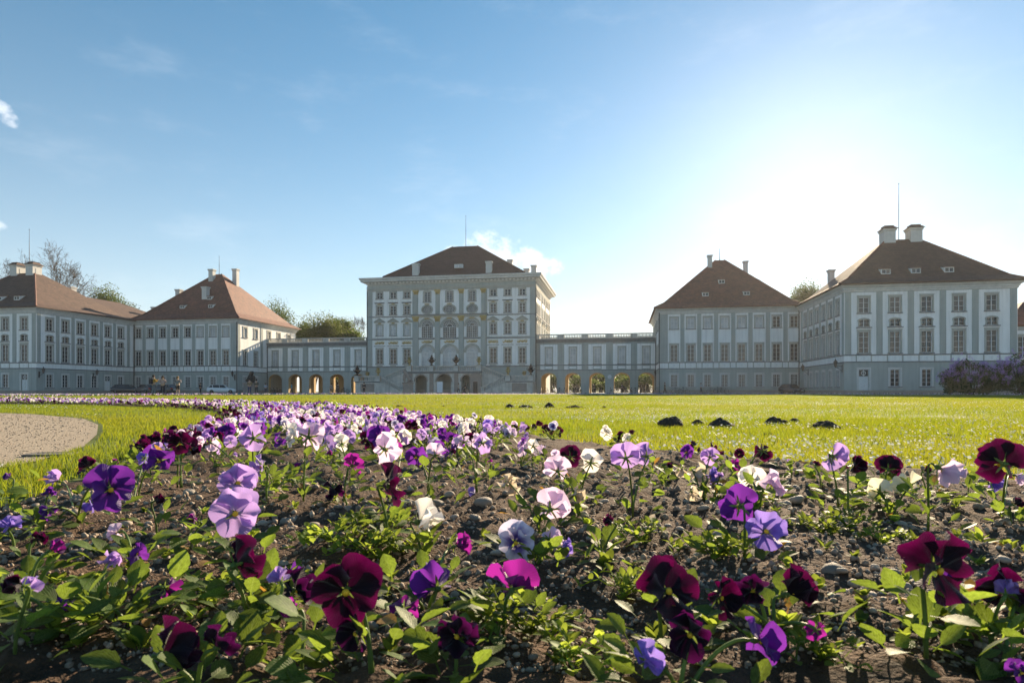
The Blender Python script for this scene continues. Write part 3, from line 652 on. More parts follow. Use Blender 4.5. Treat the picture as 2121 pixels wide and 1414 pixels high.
def build_main():
    loc, rz = loc_rot(0, 115)
    T = thing('palace_main_block', 'tall white and grey five storey palace block with golden stucco and dark hipped roof', 'palace', loc, rz)
    HW, DP = 16.4, 24.0; mb = MB(); w = []
    for i, c in enumerate((8.45, 11.2, 13.95)):
        for s in (-1, 1):
            x = HW + s * c
            w += [(x, 18.2, 19.4, 1.15, 'rect', 'glass', 2, 2), (x, 15.05, 16.75, 1.15, 'hood', 'glass' if s < 0 else 'warm', 2, 3),
                  (x, 11.05, 13.05, 1.15, 'pediment', 'blind' if s < 0 else 'warm', 2, 3), (x, 5.6, 8.45, 1.25, 'rect', 'glass', 2, 4)]
    for c, ww in ((0, 2.7), (-4.4, 2.3), (4.4, 2.3)):
        x = HW + c
        w += [(x, 17.35, 19.3, 1.25, 'seg', 'glass', 4, 6), (x, 15.22, 16.6, ww * .82, 'oval', 'glass', 8, 6), (x, 10.45, 13.9, ww, 'arch', 'glass' if c <= 0 else 'warm', 6, 5), (x, 4.1, 8.95, ww, 'fan', 'blind', 4, 5)]
    zm = ((5.0, 1), (5.35, 0), (9.0, 0), (10.2, 0), (10.6, 1), (14.5, 0), (19.6, 0), (1e9, 1))
    wall_run(T, mb, (-HW, 0), (1, 0), 2 * HW, 0, 20.9, w, zm)
    side = []
    for y in (2.3, 4.3, 6.3, 10.6, 13.2, 17.0, 19.0, 21.4):
        side += [(y, 18.2, 19.4, 1.0, 'rect', 'glass', 2, 2), (y, 15.05, 16.75, 1.0, 'rect', 'glass', 2, 3), (y, 11.2, 13.05, 1.0, 'pediment', 'glass', 2, 3)]
    wall_run(T, mb, (HW, 0), (0, 1), DP, 0, 20.9, side, zm)
    wall_run(T, mb, (-HW, DP), (0, -1), DP, 0, 20.9, side, zm)
    wall_run(T, mb, (HW, DP), (-1, 0), 2 * HW, 0, 20.9, [], zm)
    mb.ob('wall', [M['white'], M['grey']], T)
    # pilasters, bands, cornice
    for s in (-1, 1):
        x = s * (HW - .5); boxpart('pilaster', T, 'grey', x - .48 - .025 * s, x + .48 + .03 * s, -.1, .05, 5.05, 19.6)
        for y in (.35, 8.6, 15.1, 23.2):
            x0, x1 = (HW - .05, HW + .09) if s > 0 else (-HW - .09, -HW + .05)
            boxpart('pilaster', T, 'grey', x0, x1, y - .33, y + .33, 5.05, 19.6)
    cm = capital_mesh(.86)
    for x in (-6.6, -2.32, 2.32, 6.6):
        ww = .43
        boxpart('pilaster', T, 'grey', x - ww - .06, x + ww + .06, -.26, .02, 4.3, 13.6); boxpart('pilaster', T, 'grey', x - ww + .03, x + ww - .03, -.17, .02, 14.96, 18.8)
        new_ob('capital', cm, T, (x, -.24, 13.62)); o = new_ob('capital', cm, T, (x, -.15, 18.8)); o.scale = (.9, 1, .85)
    for x in (-7.1, 7.1): boxpart('pilaster', T, 'grey', x - .2, x + .2, -.08, .02, 5.4, 19.55)
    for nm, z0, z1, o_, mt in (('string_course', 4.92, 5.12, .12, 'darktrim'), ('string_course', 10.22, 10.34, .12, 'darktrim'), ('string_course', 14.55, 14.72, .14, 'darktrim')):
        q = MB(); q.ring(-HW, HW, 0, DP, [(0, z0), (o_, z0 + .05), (o_, z1), (0, z1 + .04)]); q.ob(nm, M[mt], T)
    boxpart('entablature', T, 'trim', -7.3, 7.3, -.34, .02, 14.5, 14.82); boxpart('entablature', T, 'darktrim', -7.45, 7.45, -.52, .02, 14.82, 14.95)
    boxpart('plinth', T, 'stone', -HW - .12, HW + .12, -.13, 1.0, 0, .7)
    q = MB(); q.ring(-HW, HW, 0, DP, [(.0, 19.58), (.1, 19.62), (.1, 19.85), (.16, 19.9), (.16, 20.1), (.03, 20.14)]); q.ob('architrave', M['trim'], T)
    q = MB(); q.ring(-HW, HW, 0, DP, [(0, 20.75), (.12, 20.85), (.2, 20.98), (.2, 21.25), (.75, 21.3), (1.05, 21.36), (1.05, 21.62), (1.22, 21.74), (1.3, 21.95), (1.3, 22.08), (-.4, 22.2)]); q.ob('cornice', M['cornice'], T)
    dn = MB(); dn.box(-.16, .16, -.42, 0, 0, .2); dm = dn.mesh('bracket', M['white'])
    for k in range(46): new_ob('bracket', dm, T, (-HW + .35 + k * (2 * HW - .7) / 45, -.201, 21.04))
    for k in range(34): new_ob('bracket', dm, T, (HW + .201, .4 + k * (DP - .8) / 33, 21.04), (0, 0, R(90)))
    # panels with gilded reliefs under the first floor windows
    for i, c in enumerate((8.45, 11.2, 13.95)):
        for s in (-1, 1):
            new_ob('relief', RELIEFS[i % 3], T, (s * c, -.02, 9.2)); boxpart('panel', T, 'trim', s * c - .62, s * c + .62, -.03, .02, 5.2, 5.38)
            boxpart('ledge', T, 'darktrim', s * c - 1.15, s * c + 1.15, -.12, .02, 9.0, 9.1)
    for c in (0, -4.4, 4.4):
        new_ob('relief', RELIEFS[1], T, (c, -.12, 9.35)).scale = (1.1, 1, .9); new_ob('relief', RELIEFS[0], T, (c, -.1, 13.95)).scale = (.55, 1, .5)
        new_ob('relief', RELIEFS[2], T, (c, -.1, 16.75)).scale = (.5, 1, .35)
    rf = hip(-15.7, 15.7, .7, DP - .7, 22.1, -2.5, 2.7, 11.6, 12.4, 30.4, .12).ob('roof', M['roof_dark'], T)
    slope = 8.3 / 10.9
    chimney(rf, -7.5, 2.6, 22.9, 25.2, 1.25, .9); chimney(rf, 7.1, 2.6, 22.9, 25.1, 1.1, .9); chimney(rf, 15.0, 8.2, 21.9, 25.2, 1.0, .9); chimney(rf, 12.9, 12.5, 22.2, 25.4, 1.0, 1.0); chimney(rf, 8.9, 15.5, 23.5, 28.0, 1.0, 1.0)
    rod(rf, .15, 12, 30.2, 36.8)
    sk = MB(); sk.box(-.85, .85, -.1, .5, -.1, .62, 0); frame_ring(sk, -.85, .85, -.1, .62, .1, -.14, -.1, 1); sk.box(-.04, .04, -.14, -.101, 0, .52, 1); sk.ob('skylight', [M['blind'], M['frame']], rf, (.9, 3.4, 24.4))
    ri = MB()                                                     # weathered ridge tiles along the hips
    for a, b in (((-15.7, .7, 22.1), (-2.5, 11.6, 30.4)), ((15.7, .7, 22.1), (2.7, 11.6, 30.4)), ((-2.5, 12, 30.4), (2.7, 12, 30.4))): ri.tube([Vector(a).lerp(Vector(b), .12) + Vector((0, 0, -.28 if a[2] < 30 else 0)), Vector(b)], .12, 6)
    ri.ob('ridge_tiles', M['roof_dark'], rf)
    for s in (-1, 1): downpipe(T, s * (HW + .12), -.02, 20.6)
    return T

def gallery_baluster():
    mb = MB(); mb.lathe([(.09, 0), (.09, .06), (.05, .09), (.10, .22), (.11, .3), (.06, .46), (.05, .52), (.08, .56), (.08, .6)], 8); return mb.mesh('baluster', M['stone'], True)
BAL = gallery_baluster()
def build_gallery(s):
    loc, rz = loc_rot(s * 27.35, 116)
    T = thing('arcade_gallery', 'low grey gallery with five arches and balustrade ' + ('beside the sunlit pavilion wall' if s < 0 else 'with trees showing through it'), 'gallery', loc, rz)
    HW, DP = 10.94, 8.0; mb = MB(); bays = [b * s for b in (-8.55, -4.1, .35, 4.8, 9.15)]
    wins = [(HW + b, 5.4, 8.35, 1.15, 'rect', 'blind', 2, 4) for b in bays]
    ar = [(HW + b - 1.45, HW + b + 1.45, 0, 3.75, 1.15) for b in bays]
    wall_run(T, mb, (-HW, 0), (1, 0), 2 * HW, 4.15, 9.6, wins, ((1e9, 0),))
    sheet(mb, (-HW, 0), (1, 0), 2 * HW, 0, 4.15, ar, depth=.8, reveal=1)
    arF = ar
    if s < 0: ar = [(q[0] + 1.75, q[0] + 2.75, 0, 3.5, .5) for q in ar]           # back mostly closed; invented narrow openings, offset to let strips of sunlight in
    arb = [(2 * HW - q[1], 2 * HW - q[0], q[2], q[3], q[4]) for q in ar]
    sheet(mb, (HW, DP), (-1, 0), 2 * HW, 0, 4.15, arb, depth=.8, reveal=1); sheet(mb, (HW, DP), (-1, 0), 2 * HW, 4.15, 9.6, [])
    # inner faces of the passage and its ceiling
    arI = [(2 * HW - q[1], 2 * HW - q[0], 0, q[3], q[4]) for q in arF]
    sheet(mb, (HW, .8), (-1, 0), 2 * HW, 0, 4.15, arI, zm=((1e9, 1),), depth=.001); sheet(mb, (-HW, DP - .8), (1, 0), 2 * HW, 0, 4.15, ar, zm=((1e9, 1),), depth=.001)
    mb.add([(-HW, .8, 4.15), (HW, .8, 4.15), (HW, DP - .8, 4.15), (-HW, DP - .8, 4.15)], [(3, 2, 1, 0)], 1)
    mb.add([(-HW, 0, 9.6), (HW, 0, 9.6), (HW, DP, 9.6), (-HW, DP, 9.6)], [(0, 1, 2, 3)], 0)
    mb.ob('wall', [M['grey'], M['cream']], T)
    for b in bays:
        q = MB(); a0, a1 = -1.6, 1.6
        q.box(a0, -.79, -.03, .02, .0, 3.7); q.box(.79, a1, -.03, .02, .0, 3.7); q.box(-.79, .79, -.03, .02, 3.2, 3.7); q.ob('panel', M['white'], T, (b, 0, 5.3))
        q = MB(); q.box(-1.6, -.8, -.03, .02, 0, .68); q.box(.8, 1.6, -.03, .02, 0, .68); q.box(-.66, .66, -.05, .02, .14, .56); q.ob('panel', M['white'], T, (b, 0, 4.38))
        q = MB(); q.arch(0, 2.6, 1.45, 1.62, -.05, .02, 16, sq=1.15 / 1.45); q.ob('arch_moulding', M['trim'], T, (b, 0, 0))
    boxpart('string_course', T, 'darktrim', -HW, HW, -.1, .02, 4.18, 4.3); boxpart('string_course', T, 'darktrim', -HW, HW, -.12, .02, 5.1, 5.24)
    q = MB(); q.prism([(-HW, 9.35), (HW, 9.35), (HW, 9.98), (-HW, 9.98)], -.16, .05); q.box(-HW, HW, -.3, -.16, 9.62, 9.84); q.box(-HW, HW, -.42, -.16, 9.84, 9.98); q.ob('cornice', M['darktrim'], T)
    edges = [-HW] + [(a + b) / 2 for a, b in zip(sorted(bays), sorted(bays)[1:])] + [HW]
    for yb, nm in ((-.06, 'balustrade'), (DP - .3, 'balustrade')):
        q = MB(); q.box(-HW, HW, yb - .14, yb + .14, 9.985, 10.13); q.box(-HW, HW, yb - .18, yb + .18, 10.74, 10.92)
        for e in edges:
            q.box(max(-HW, e - .62), min(HW, e + .62), yb - .155, yb + .155, 10.131, 10.739)
        bo = q.ob('balustrade', M['stone'], T)
        for a, b in zip(edges, edges[1:]):
            n = 11; lo_, hi_ = a + .75, b - .75
            for k in range(n): new_ob('baluster', BAL, bo, (lo_ + (hi_ - lo_) * k / (n - 1), yb, 10.13))
    downpipe(T, s * (HW - .15), -.15, 9.6)
    return T

def build_inner(s):
    loc, rz = loc_rot(s * 49.0, 106)
    T = thing('palace_pavilion', 'white pavilion with red tiled hipped roof ' + ('and sunlit side wall behind the white car' if s < 0 else 'with bicycles leaning at its foot'), 'pavilion', loc, rz)
    HW, DP, ZE = 10.8, 21.0, 14.0; mb = MB(); bays = [s * (-8.4 + 2.65 * k) for k in range(8)]
    w = []
    for k, b in enumerate(bays):
        x = HW + b
        if s > 0: g1, g2, g3 = ('blind' if k < 6 else 'warm'), ('warm' if k < 6 else 'glass'), 'warm'
        else: g1, g2, g3 = ('blind' if k < 3 else 'glass'), 'glass', 'glass'
        w += [(x, 10.55, 12.35, 1.15, 'rect', g1, 2, 3), (x, 5.2, 7.95, 1.15, 'rect', g2, 2, 4), (x, 1.05, 3.1, 1.1, 'plain', g3, 4, 4)]
    zm = ((4.0, 1), (12.95, 0), (1e9, 1))
    wall_run(T, mb, (-HW, 0), (1, 0), 2 * HW, 0, 13.2, w, zm)
    sd = []
    for k, y in enumerate((2.4, 5.9, 10.6, 14.2, 18.2)):
        sd += [(y, 10.55, 12.35, 1.15, 'rect', 'blind' if y < 7 else 'glass', 2, 3)]
        if y < 8: sd += [(y, 5.2, 7.95, 1.15, 'rect', 'glass', 2, 4), (y, 1.05, 3.1, 1.1, 'plain', 'glass', 4, 4)]
    mir = [(DP - q[0],) + q[1:] for q in sd]
    wall_run(T, mb, (HW, 0), (0, 1), DP, 0, 13.2, sd if s < 0 else [], zm); wall_run(T, mb, (-HW, DP), (0, -1), DP, 0, 13.2, mir if s > 0 else [], zm); wall_run(T, mb, (HW, DP), (-1, 0), 2 * HW, 0, 13.2, [], zm)
    mb.ob('wall', [M['white'], M['grey']], T)
    e = sorted(bays); pil = [(-HW + (e[0] - 1.0)) / 2] + [(a + b) / 2 for a, b in zip(e, e[1:])] + [(HW + e[-1] + 1.0) / 2]
    for i, x in enumerate(pil):
        ww = .33 if 0 < i < 8 else max(.2, (abs(HW - abs(x)))); boxpart('pilaster', T, 'grey', x - ww + .01, x + ww - .01, -.07, .03, 5.1, 12.97)
    for y in (.42, 7.9): boxpart('pilaster', T, 'grey', *((HW - .03, HW + .07) if s < 0 else (-HW - .07, -HW + .03)), y - .35, y + .35, 5.1, 12.97)
    for b in bays: boxpart('panel', T, 'white', b - .62, b + .62, -.04, .02, 4.32, 4.82); boxpart('panel', T, 'trim', b - .95, b - .8, -.03, .02, 4.15, 4.98); boxpart('panel', T, 'trim', b + .8, b + .95, -.03, .02, 4.15, 4.98)
    for z0, z1 in ((3.98, 4.1), (4.98, 5.1)):
        q = MB(); q.ring(-HW, HW, 0, DP, [(0, z0), (.11, z0 + .04), (.11, z1), (0, z1 + .03)]); q.ob('string_course', M['darktrim'], T)
    q = MB(); q.ring(-HW, HW, 0, DP, [(0, -.02), (.09, 0), (.09, .5), (0, .56)]); q.ob('plinth', M['stone2'], T)
    q = MB(); q.ring(-HW, HW, 0, DP, [(0, 13.0), (.1, 13.05), (.1, 13.2), (.22, 13.3), (.22, 13.45), (.45, 13.62), (.55, 13.75), (.55, 13.86), (-.1, 13.9)]); q.ob('cornice', M['cornice'], T)
    rx = .3 * s; zr = 23.6 if s > 0 else 24.3
    rf = hip(-HW - .85, HW + .85, -.85, DP + .85, ZE, rx - .75, rx + .75, 10.2, 10.8, zr, .16).ob('roof', M['roof'], T)
    sl = (zr - ZE) / 11
    for x, z in ((-.2 * s, 18.6), (-3.2 * s, 16.1), (3.3 * s, 16.1)) if s > 0 else ((2.1, 18.2), (-2.2, 16.3), (3.9, 16.3)): dormer(rf, x, -.85 + (z - 14) / sl + .35, z, sl)
    if s > 0: chimney(rf, -1.6, 8.9, 20.6, 24.2, .7, .8); chimney(rf, 5.0, 12.2, 18.5, 23.6, .7, .8); chimney(rf, 7.3, 14.5, 16, 20.6, .8, .8); rod(rf, rx, 10.5, 23.5, 25.6)
    else:
        chimney(rf, -.8, 8.9, 21.6, 25.0, .95, .95); chimney(rf, 2.3, 12.2, 21.6, 25.6, .95, .95); chimney(rf, .9, 4.6, 18.0, 20.7, 1.0, 1.0); chimney(rf, -7.3, 7.6, 17.4, 20.9, .95, .95); rod(rf, rx, 10.5, 24.2, 28)
    ri = MB()
    for a in ((-HW - .85, -.85), (HW + .85, -.85)):
        pa = Vector((a[0], a[1], ZE)); pb = Vector((rx + (.75 if a[0] > 0 else -.75), 10.2, zr)); m1 = pa.lerp(pb, .16); m1.z = ZE + (zr - ZE) * .16 * .66; m2 = pa.lerp(pb, .6); m2.z = ZE + (zr - ZE) * .575
        ri.tube([pa, m1, m2, pb], .13, 6)
    ri.ob('ridge_tiles', M['roof'], rf)
    downpipe(T, -s * (HW - .05), -.14 if s > 0 else -.14, 13.5)
    return T

def build_outer(s):
    loc, rz = loc_rot(s * 69.65, 85.5)
    T = thing('corner_pavilion', 'white corner pavilion with twin square chimneys and ' + ('low flower bed before it' if s < 0 else 'lilac bushes beside it'), 'pavilion', loc, rz)
    HW, DP, ZE = 9.75, 39.0, 13.85; mb = MB(); bays = [s * b for b in (-7.45, -3.85, -.25, 3.35, 6.95)]; w = []
    fg = ['warm', 'warm', 'glass', 'warm', 'glass']
    def col(x, gl, door=False):
        r = [(x, 10.2, 12.15, 1.2, 'rect', gl, 2, 3), (x, 8.42, 9.42, 1.3, 'curvy', 'glass' if gl != 'blind' else 'warm', 2, 2), (x, 5.15, 7.85, 1.2, 'rect', gl, 2, 4)]
        if not door: r.append((x, .95, 3.1, 1.1, 'plain', 'glass', 2, 4))
        return r
    for k, b in enumerate(bays): w += col(HW + b, fg[k], k == 0)
    zm = ((4.0, 1), (12.8, 0), (1e9, 1))
    wall_run(T, mb, (-HW, 0), (1, 0), 2 * HW, 0, 13.1, w, zm, [(HW + bays[0] - .6, HW + bays[0] + .6, 0, 3.1)])
    sy = [2.35 + 2.95 * k for k in range(6)]; sd = []
    for k, y in enumerate(sy): sd += col(y, 'glass', s < 0 and k == 4)
    inner_x = -s * HW
    ex = [(sy[4] - .6, sy[4] + .6, 0, 3.1)] if s < 0 else []
    if s < 0: wall_run(T, mb, (HW, 0), (0, 1), DP, 0, 13.1, sd, zm, ex); wall_run(T, mb, (-HW, DP), (0, -1), DP, 0, 13.1, [], zm)
    else: wall_run(T, mb, (-HW, DP), (0, -1), DP, 0, 13.1, [(DP - q[0],) + q[1:] for q in sd], zm); wall_run(T, mb, (HW, 0), (0, 1), DP, 0, 13.1, [], zm)
    wall_run(T, mb, (HW, DP), (-1, 0), 2 * HW, 0, 13.1, [], zm)
    mb.ob('wall', [M['white'], M['grey']], T)
    def door(x, y, r):
        q = MB(); q.box(-.6, .6, .16, .2, 0, 2.15); q.box(-.04, .04, .12, .16, 0, 2.1)
        for sx in (-1, 1):
            for za, zb in ((.2, .95), (1.1, 1.95)): q.box(sx * .32 - .2, sx * .32 + .2, .135, .16, za, zb)
        d_ = q.ob('door', M['door'], T, (x, y, .02), (0, 0, r))
        q = MB(); q.box(-.6, .6, .17, .2, 2.25, 3.08, 0); frame_ring(q, -.6, .6, 2.15, 3.1, .07, .1, .168, 1); q.arch(0, 2.62, .2, .27, .11, .169, 16, 1, 0, 360); q.box(-.03, .03, .12, .169, 2.2, 3.05, 1); q.ob('fanlight', [M['glass'], M['frame']], d_)
        q = MB(); q.lathe([(.03, 0), (.045, .03), (.02, .06)], 8); me = q.mesh('door_handle', M['goldm']); new_ob('door_handle', me, d_, (.1, .15, 1.05), (R(90), 0, 0))
        q = MB(); q.box(-.84, -.6, -.03, .03, 0, 3.34); q.box(.6, .84, -.03, .03, 0, 3.34); q.box(-.6, .6, -.03, .03, 3.1, 3.34); q.ob('door_surround', M['cornice'], d_)
    door(bays[0], 0, 0)
    if s < 0: door(HW, sy[4], R(90))
    e = sorted(bays); pil = [(-HW + .45)] + [(a + b) / 2 for a, b in zip(e, e[1:])] + [HW - .45]
    for i, x in enumerate(pil): boxpart('pilaster', T, 'grey', x - .35, x + .35, -.07, .03, 5.0, 12.83)
    xs = (HW - .03, HW + .07) if s < 0 else (-HW - .07, -HW + .03)
    for y in [.42] + [(a + b) / 2 for a, b in zip(sy, sy[1:])] + [18.9]: boxpart('pilaster', T, 'grey', *xs, y - .3, y + .3, 5.0, 12.83)
    for b in bays:
        boxpart('panel', T, 'white', b - .62, b + .62, -.04, .02, 4.25, 4.7); boxpart('panel', T, 'trim', b - .95, b - .8, -.03, .02, 4.12, 4.82); boxpart('panel', T, 'trim', b + .8, b + .95, -.03, .02, 4.12, 4.82)
    for z0, z1 in ((3.96, 4.08), (4.84, 4.96)):
        q = MB(); q.ring(-HW, HW, 0, DP, [(0, z0), (.11, z0 + .04), (.11, z1), (0, z1 + .03)]); q.ob('string_course', M['darktrim'], T)
    q = MB(); q.ring(-HW, HW, 0, DP, [(0, -.02), (.1, 0), (.1, .42), (0, .48)]); q.ob('plinth', M['stone2'], T)
    q = MB(); q.ring(-HW, HW, 0, DP, [(0, 12.85), (.1, 12.9), (.1, 13.08), (.22, 13.16), (.22, 13.3), (.45, 13.48), (.55, 13.6), (.55, 13.7), (-.1, 13.74)]); q.ob('cornice', M['cornice'], T)
    rx = .6 if s > 0 else -2.5
    rf = hip(-HW - .85, HW + .85, -.85, 20.3, ZE, rx - 2.0, rx + 2.0, 9.2, 10.6, 21.3, .16).ob('roof', M['roof_brown'], T)
    rf2 = hip(-HW - .83, HW + .83, 14, DP + .85, ZE - .01, rx - .4, rx + .4, 17, 30, 18.9, .16).ob('roof', M['roof_brown'], T)
    for x, c in ((rx - 1.75, -1), (rx + 1.6, 1)):
        ch, cap = chimney(rf, x, 9.4, 20.2, 22.7, 1.45, 1.8, 'big'); me = cap; new_ob('chimney', me, rf, (x, 9.4, 20.2))
    sl = 7.45 / 10.05
    for x in (-4.3, -.8, 3.0): dormer(rf, s * x, -.85 + (15.3 - ZE) / sl + .5, 15.3, sl, 1.1, .66)
    (chimney(rf2, rx, 18.6, 18.3, 20.3, 1.3, 1.2), chimney(rf2, 5.6, 31.0, 15.2, 17.9, 1.2, 1.0)) if s < 0 else (chimney(rf2, -6.0, 17.4, 15.3, 18.8, .8, .8), None)
    rod(rf, rx - .1 * s, 9.9, 21.2, 29.2)
    ri = MB()
    for a in (-1, 1):
        pa = Vector((a * (HW + .85), -.85, ZE)); pb = Vector((rx + a * 2.0, 9.2, 21.3)); m1 = pa.lerp(pb, .16); m1.z = ZE + 7.45 * .16 * .66; m2 = pa.lerp(pb, .6); m2.z = ZE + 7.45 * .575
        ri.tube([pa, m1, m2, pb], .13, 6)
    ri.ob('ridge_tiles', M['roof'], rf)
    downpipe(T, -s * (HW + .12), 20.2, 13.4)
    return T

build_main(); build_gallery(-1); build_gallery(1); build_inner(-1); build_inner(1); build_outer(-1); build_outer(1)
def build_wing():
    loc, rz = loc_rot(88.6, 88)
    T = thing('side_wing', 'low grey wing with red roof beyond the lilac bushes', 'wing', loc, rz); HW, DP = 9.1, 12.0; mb = MB()
    w = [(1.9 + 3.0 * k, 4.6, 7.2, 1.15, 'rect', 'blind' if k % 2 else 'glass', 2, 4) for k in range(6)] + [(1.9 + 3.0 * k, 1.0, 3.0, 1.1, 'plain', 'glass', 2, 4) for k in range(6)]
    wall_run(T, mb, (-HW, 0), (1, 0), 2 * HW, 0, 8.2, w, ((3.9, 1), (1e9, 0)))
    for o, d, l in (((HW, 0), (0, 1), DP), ((HW, DP), (-1, 0), 2 * HW), ((-HW, DP), (0, -1), DP)): sheet(mb, o, d, l, 0, 8.2, [], ((3.9, 1), (1e9, 0)))
    mb.ob('wall', [M['white'], M['grey']], T)
    q = MB(); q.ring(-HW, HW, 0, DP, [(0, 7.9), (.2, 8.1), (.4, 8.35), (0, 8.4)]); q.ob('cornice', M['cornice'], T)
    hip(-HW - .6, HW + .6, -.6, DP + .6, 8.6, -4, 4, 5.7, 6.3, 12.2).ob('roof', M['roof'], T); downpipe(T, -HW + .2, -.14, 8.2)
build_wing()

# ------------------------------------------------------------------ grand staircase in front of the main block
def build_stairs():
    loc, rz = loc_rot(0, 115)
    T = thing('grand_staircase', 'double grey stone staircase with balustrades and three arches before the main block', 'staircase', loc, rz)
    mb = MB(); yF = -3.8
    sheet(mb, (-7.0, yF), (1, 0), 14.0, 0, 3.95, [(7 - 1.4, 7 + 1.4, 0, 3.5, 1.3), (7 - 4.4 - 1.12, 7 - 4.4 + 1.12, 0, 3.35, 1.05), (7 + 4.4 - 1.12, 7 + 4.4 + 1.12, 0, 3.35, 1.05)], depth=.7)
    sheet(mb, (7.0, yF), (0, 1), 3.6, 0, 3.95); sheet(mb, (-7.0, -.2), (0, -1), 3.6, 0, 3.95)
    mb.add([(-7, yF, 3.95), (7, yF, 3.95), (7, -.15, 3.95), (-7, -.15, 3.95)], [(0, 1, 2, 3)]); mb.add([(-7, yF, 3.7), (7, yF, 3.7), (7, -.15, 3.7), (-7, -.15, 3.7)], [(3, 2, 1, 0)])
    mb.ob('landing_wall', M['stone'], T)
    for c, w_, rise, zt in ((0, 1.4, 1.3, 3.5), (-4.4, 1.12, 1.05, 3.35), (4.4, 1.12, 1.05, 3.35)):
        q = MB(); q.arch(0, zt - rise, w_, w_ + .22, -.06, .02, 16, sq=rise / w_)
        for sg in (-1, 1): q.box(sg * (w_ + .11) - .13, sg * (w_ + .11) + .13, -.08, .02, zt - rise - .14, zt - rise)
        q.ob('arch_moulding', M['stone2'], T, (c, yF, 0))
    for x in (-6.4, -2.35, 2.35, 6.4): boxpart('pilaster', T, 'stone2', x - .38, x + .38, yF - .09, yF + .02, .25, 3.6)
    q = MB(); q.box(-7.15, 7.15, yF - .22, yF + .3, 3.78, 4.0); q.box(-7.05, 7.05, yF - .12, yF + .1, 3.62, 3.78); q.ob('cornice', M['darktrim'], T)
    boxpart('plinth', T, 'stone', -7.08, -5.6, yF - .08, yF + .02, 0, .3)
    BM = MB(); BM.lathe([(.10, 0), (.10, .07), (.055, .1), (.11, .24), (.12, .33), (.06, .52), (.055, .58), (.09, .62), (.09, .68)], 8); bm_ = BM.mesh('baluster', M['stone'], True)
    def rail(p0, p1, y, h=.68, n=None, t=.2):                     # straight or sloped run of balustrade between two points (x, z)
        q = MB(); (x0, z0), (x1, z1) = p0, p1
        lo_, hi_ = ((x0, z0), (x1, z1)) if x0 < x1 else ((x1, z1), (x0, z0))
        q.prism([(lo_[0], lo_[1]), (hi_[0], hi_[1]), (hi_[0], hi_[1] + .16), (lo_[0], lo_[1] + .16)], y - t * .7, y + t * .7)
        q.prism([(lo_[0], lo_[1] + .16 + h), (hi_[0], hi_[1] + .16 + h), (hi_[0], hi_[1] + .36 + h), (lo_[0], lo_[1] + .36 + h)], y - t, y + t)
        b = q.ob('balustrade', M['stone'], T); n = n or max(3, int(abs(x1 - x0) / .36))
        for k in range(n):
            f_ = (k + .5) / n; new_ob('baluster', bm_, b, (x0 + (x1 - x0) * f_, y, z0 + (z1 - z0) * f_ + .12), (0, 0, 0), (1, 1, (h + .08) / .68))
        return b
    def post(x, y, z0, z1, w_=.9):
        q = MB(); q.ring(-w_ / 2, w_ / 2, -w_ / 2, w_ / 2, [(.06, 0), (.06, .18), (0, .24), (0, z1 - z0 - .2), (.08, z1 - z0 - .12), (.08, z1 - z0)]); q.box(-w_ / 2 - .08, w_ / 2 + .08, -w_ / 2 - .08, w_ / 2 + .08, z1 - z0 - .001, z1 - z0 + .03)
        q.ob('post', M['stone'], T, (x, y, z0))
    px = (-6.6, -2.33, 2.33, 6.6)
    for a, b in zip(px, px[1:]): rail((a + .46, 4.0), (b - .46, 4.0), yF)
    for x in px: post(x, yF, 3.99, 5.05 if abs(x) < 5 else 5.12)
    for s in (-1, 1):
        # upper flight (behind), lower flight (in front), half landing
        yb0, yb1, yl0, yl1 = -3.2, -.9, -5.2, -3.35
        q = MB(); x0, x1 = s * 7.0, s * 11.9
        poly = [(x0, 0), (x1, 0), (x1, 2.1), (x0, 3.95)] if s > 0 else [(x1, 0), (x0, 0), (x0, 3.95), (x1, 2.1)]
        q.prism(poly, yb0, yb0 + .3); q.ob('flight_wall', M['stone'], T)
        q = MB(); xa, xb = s * 7.5, s * 11.9; poly = [(xa, 0), (xb, 0), (xb, 2.1), (xa, .12)] if s > 0 else [(xb, 0), (xa, 0), (xa, .12), (xb, 2.1)]
        q.prism(poly, yl0, yl0 + .3); q.ob('flight_wall', M['stone'], T)
        st = MB(); st.box(-.16, .16, 0, 1, -.17, 0); sm_ = st.mesh('step', M['stone'])
        for k in range(12):
            f_ = (k + .5) / 12; new_ob('step', sm_, T, (s * (7.6 + 4.2 * f_), yl0 + .3, .14 + 1.96 * f_), (0, 0, 0), (1.1, yl1 - yl0 - .35, 1))
            new_ob('step', sm_, T, (s * (11.8 - 4.7 * f_), yb0 + .3, 2.12 + 1.82 * f_), (0, 0, 0), (1.25, 2.0, 1))
        q = MB(); lx0, lx1 = sorted((s * 11.9, s * 16.6)); q.box(lx0, lx1, yl0, yb1, 0, 2.1); q.ob('half_landing', M['stone'], T)
        q = MB(); q.box(lx0 - .08, lx1 + .08, yl0 - .12, yl0 + .02, 1.98, 2.16); q.ob('string_course', M['darktrim'], T); boxpart('panel', T, 'stone2', lx0 + 1.0, lx1 - 1.0, yl0 - .04, yl0 + .02, .3, 1.75)
        rail((s * 7.6, .12), (s * 11.7, 2.1), yl0 + .15); rail((s * 7.1, 4.0), (s * 11.6, 2.16), yb0 + .15)
        rail((s * 12.7, 2.16), (s * 15.9, 2.16), yl0 + .12)
        post(s * 12.2, yl0 + .12, 2.15, 3.2); post(s * 16.3, yl0 + .12, 2.15, 3.2); post(s * 7.6, yl0 + .15, 0, 1.15, .6)
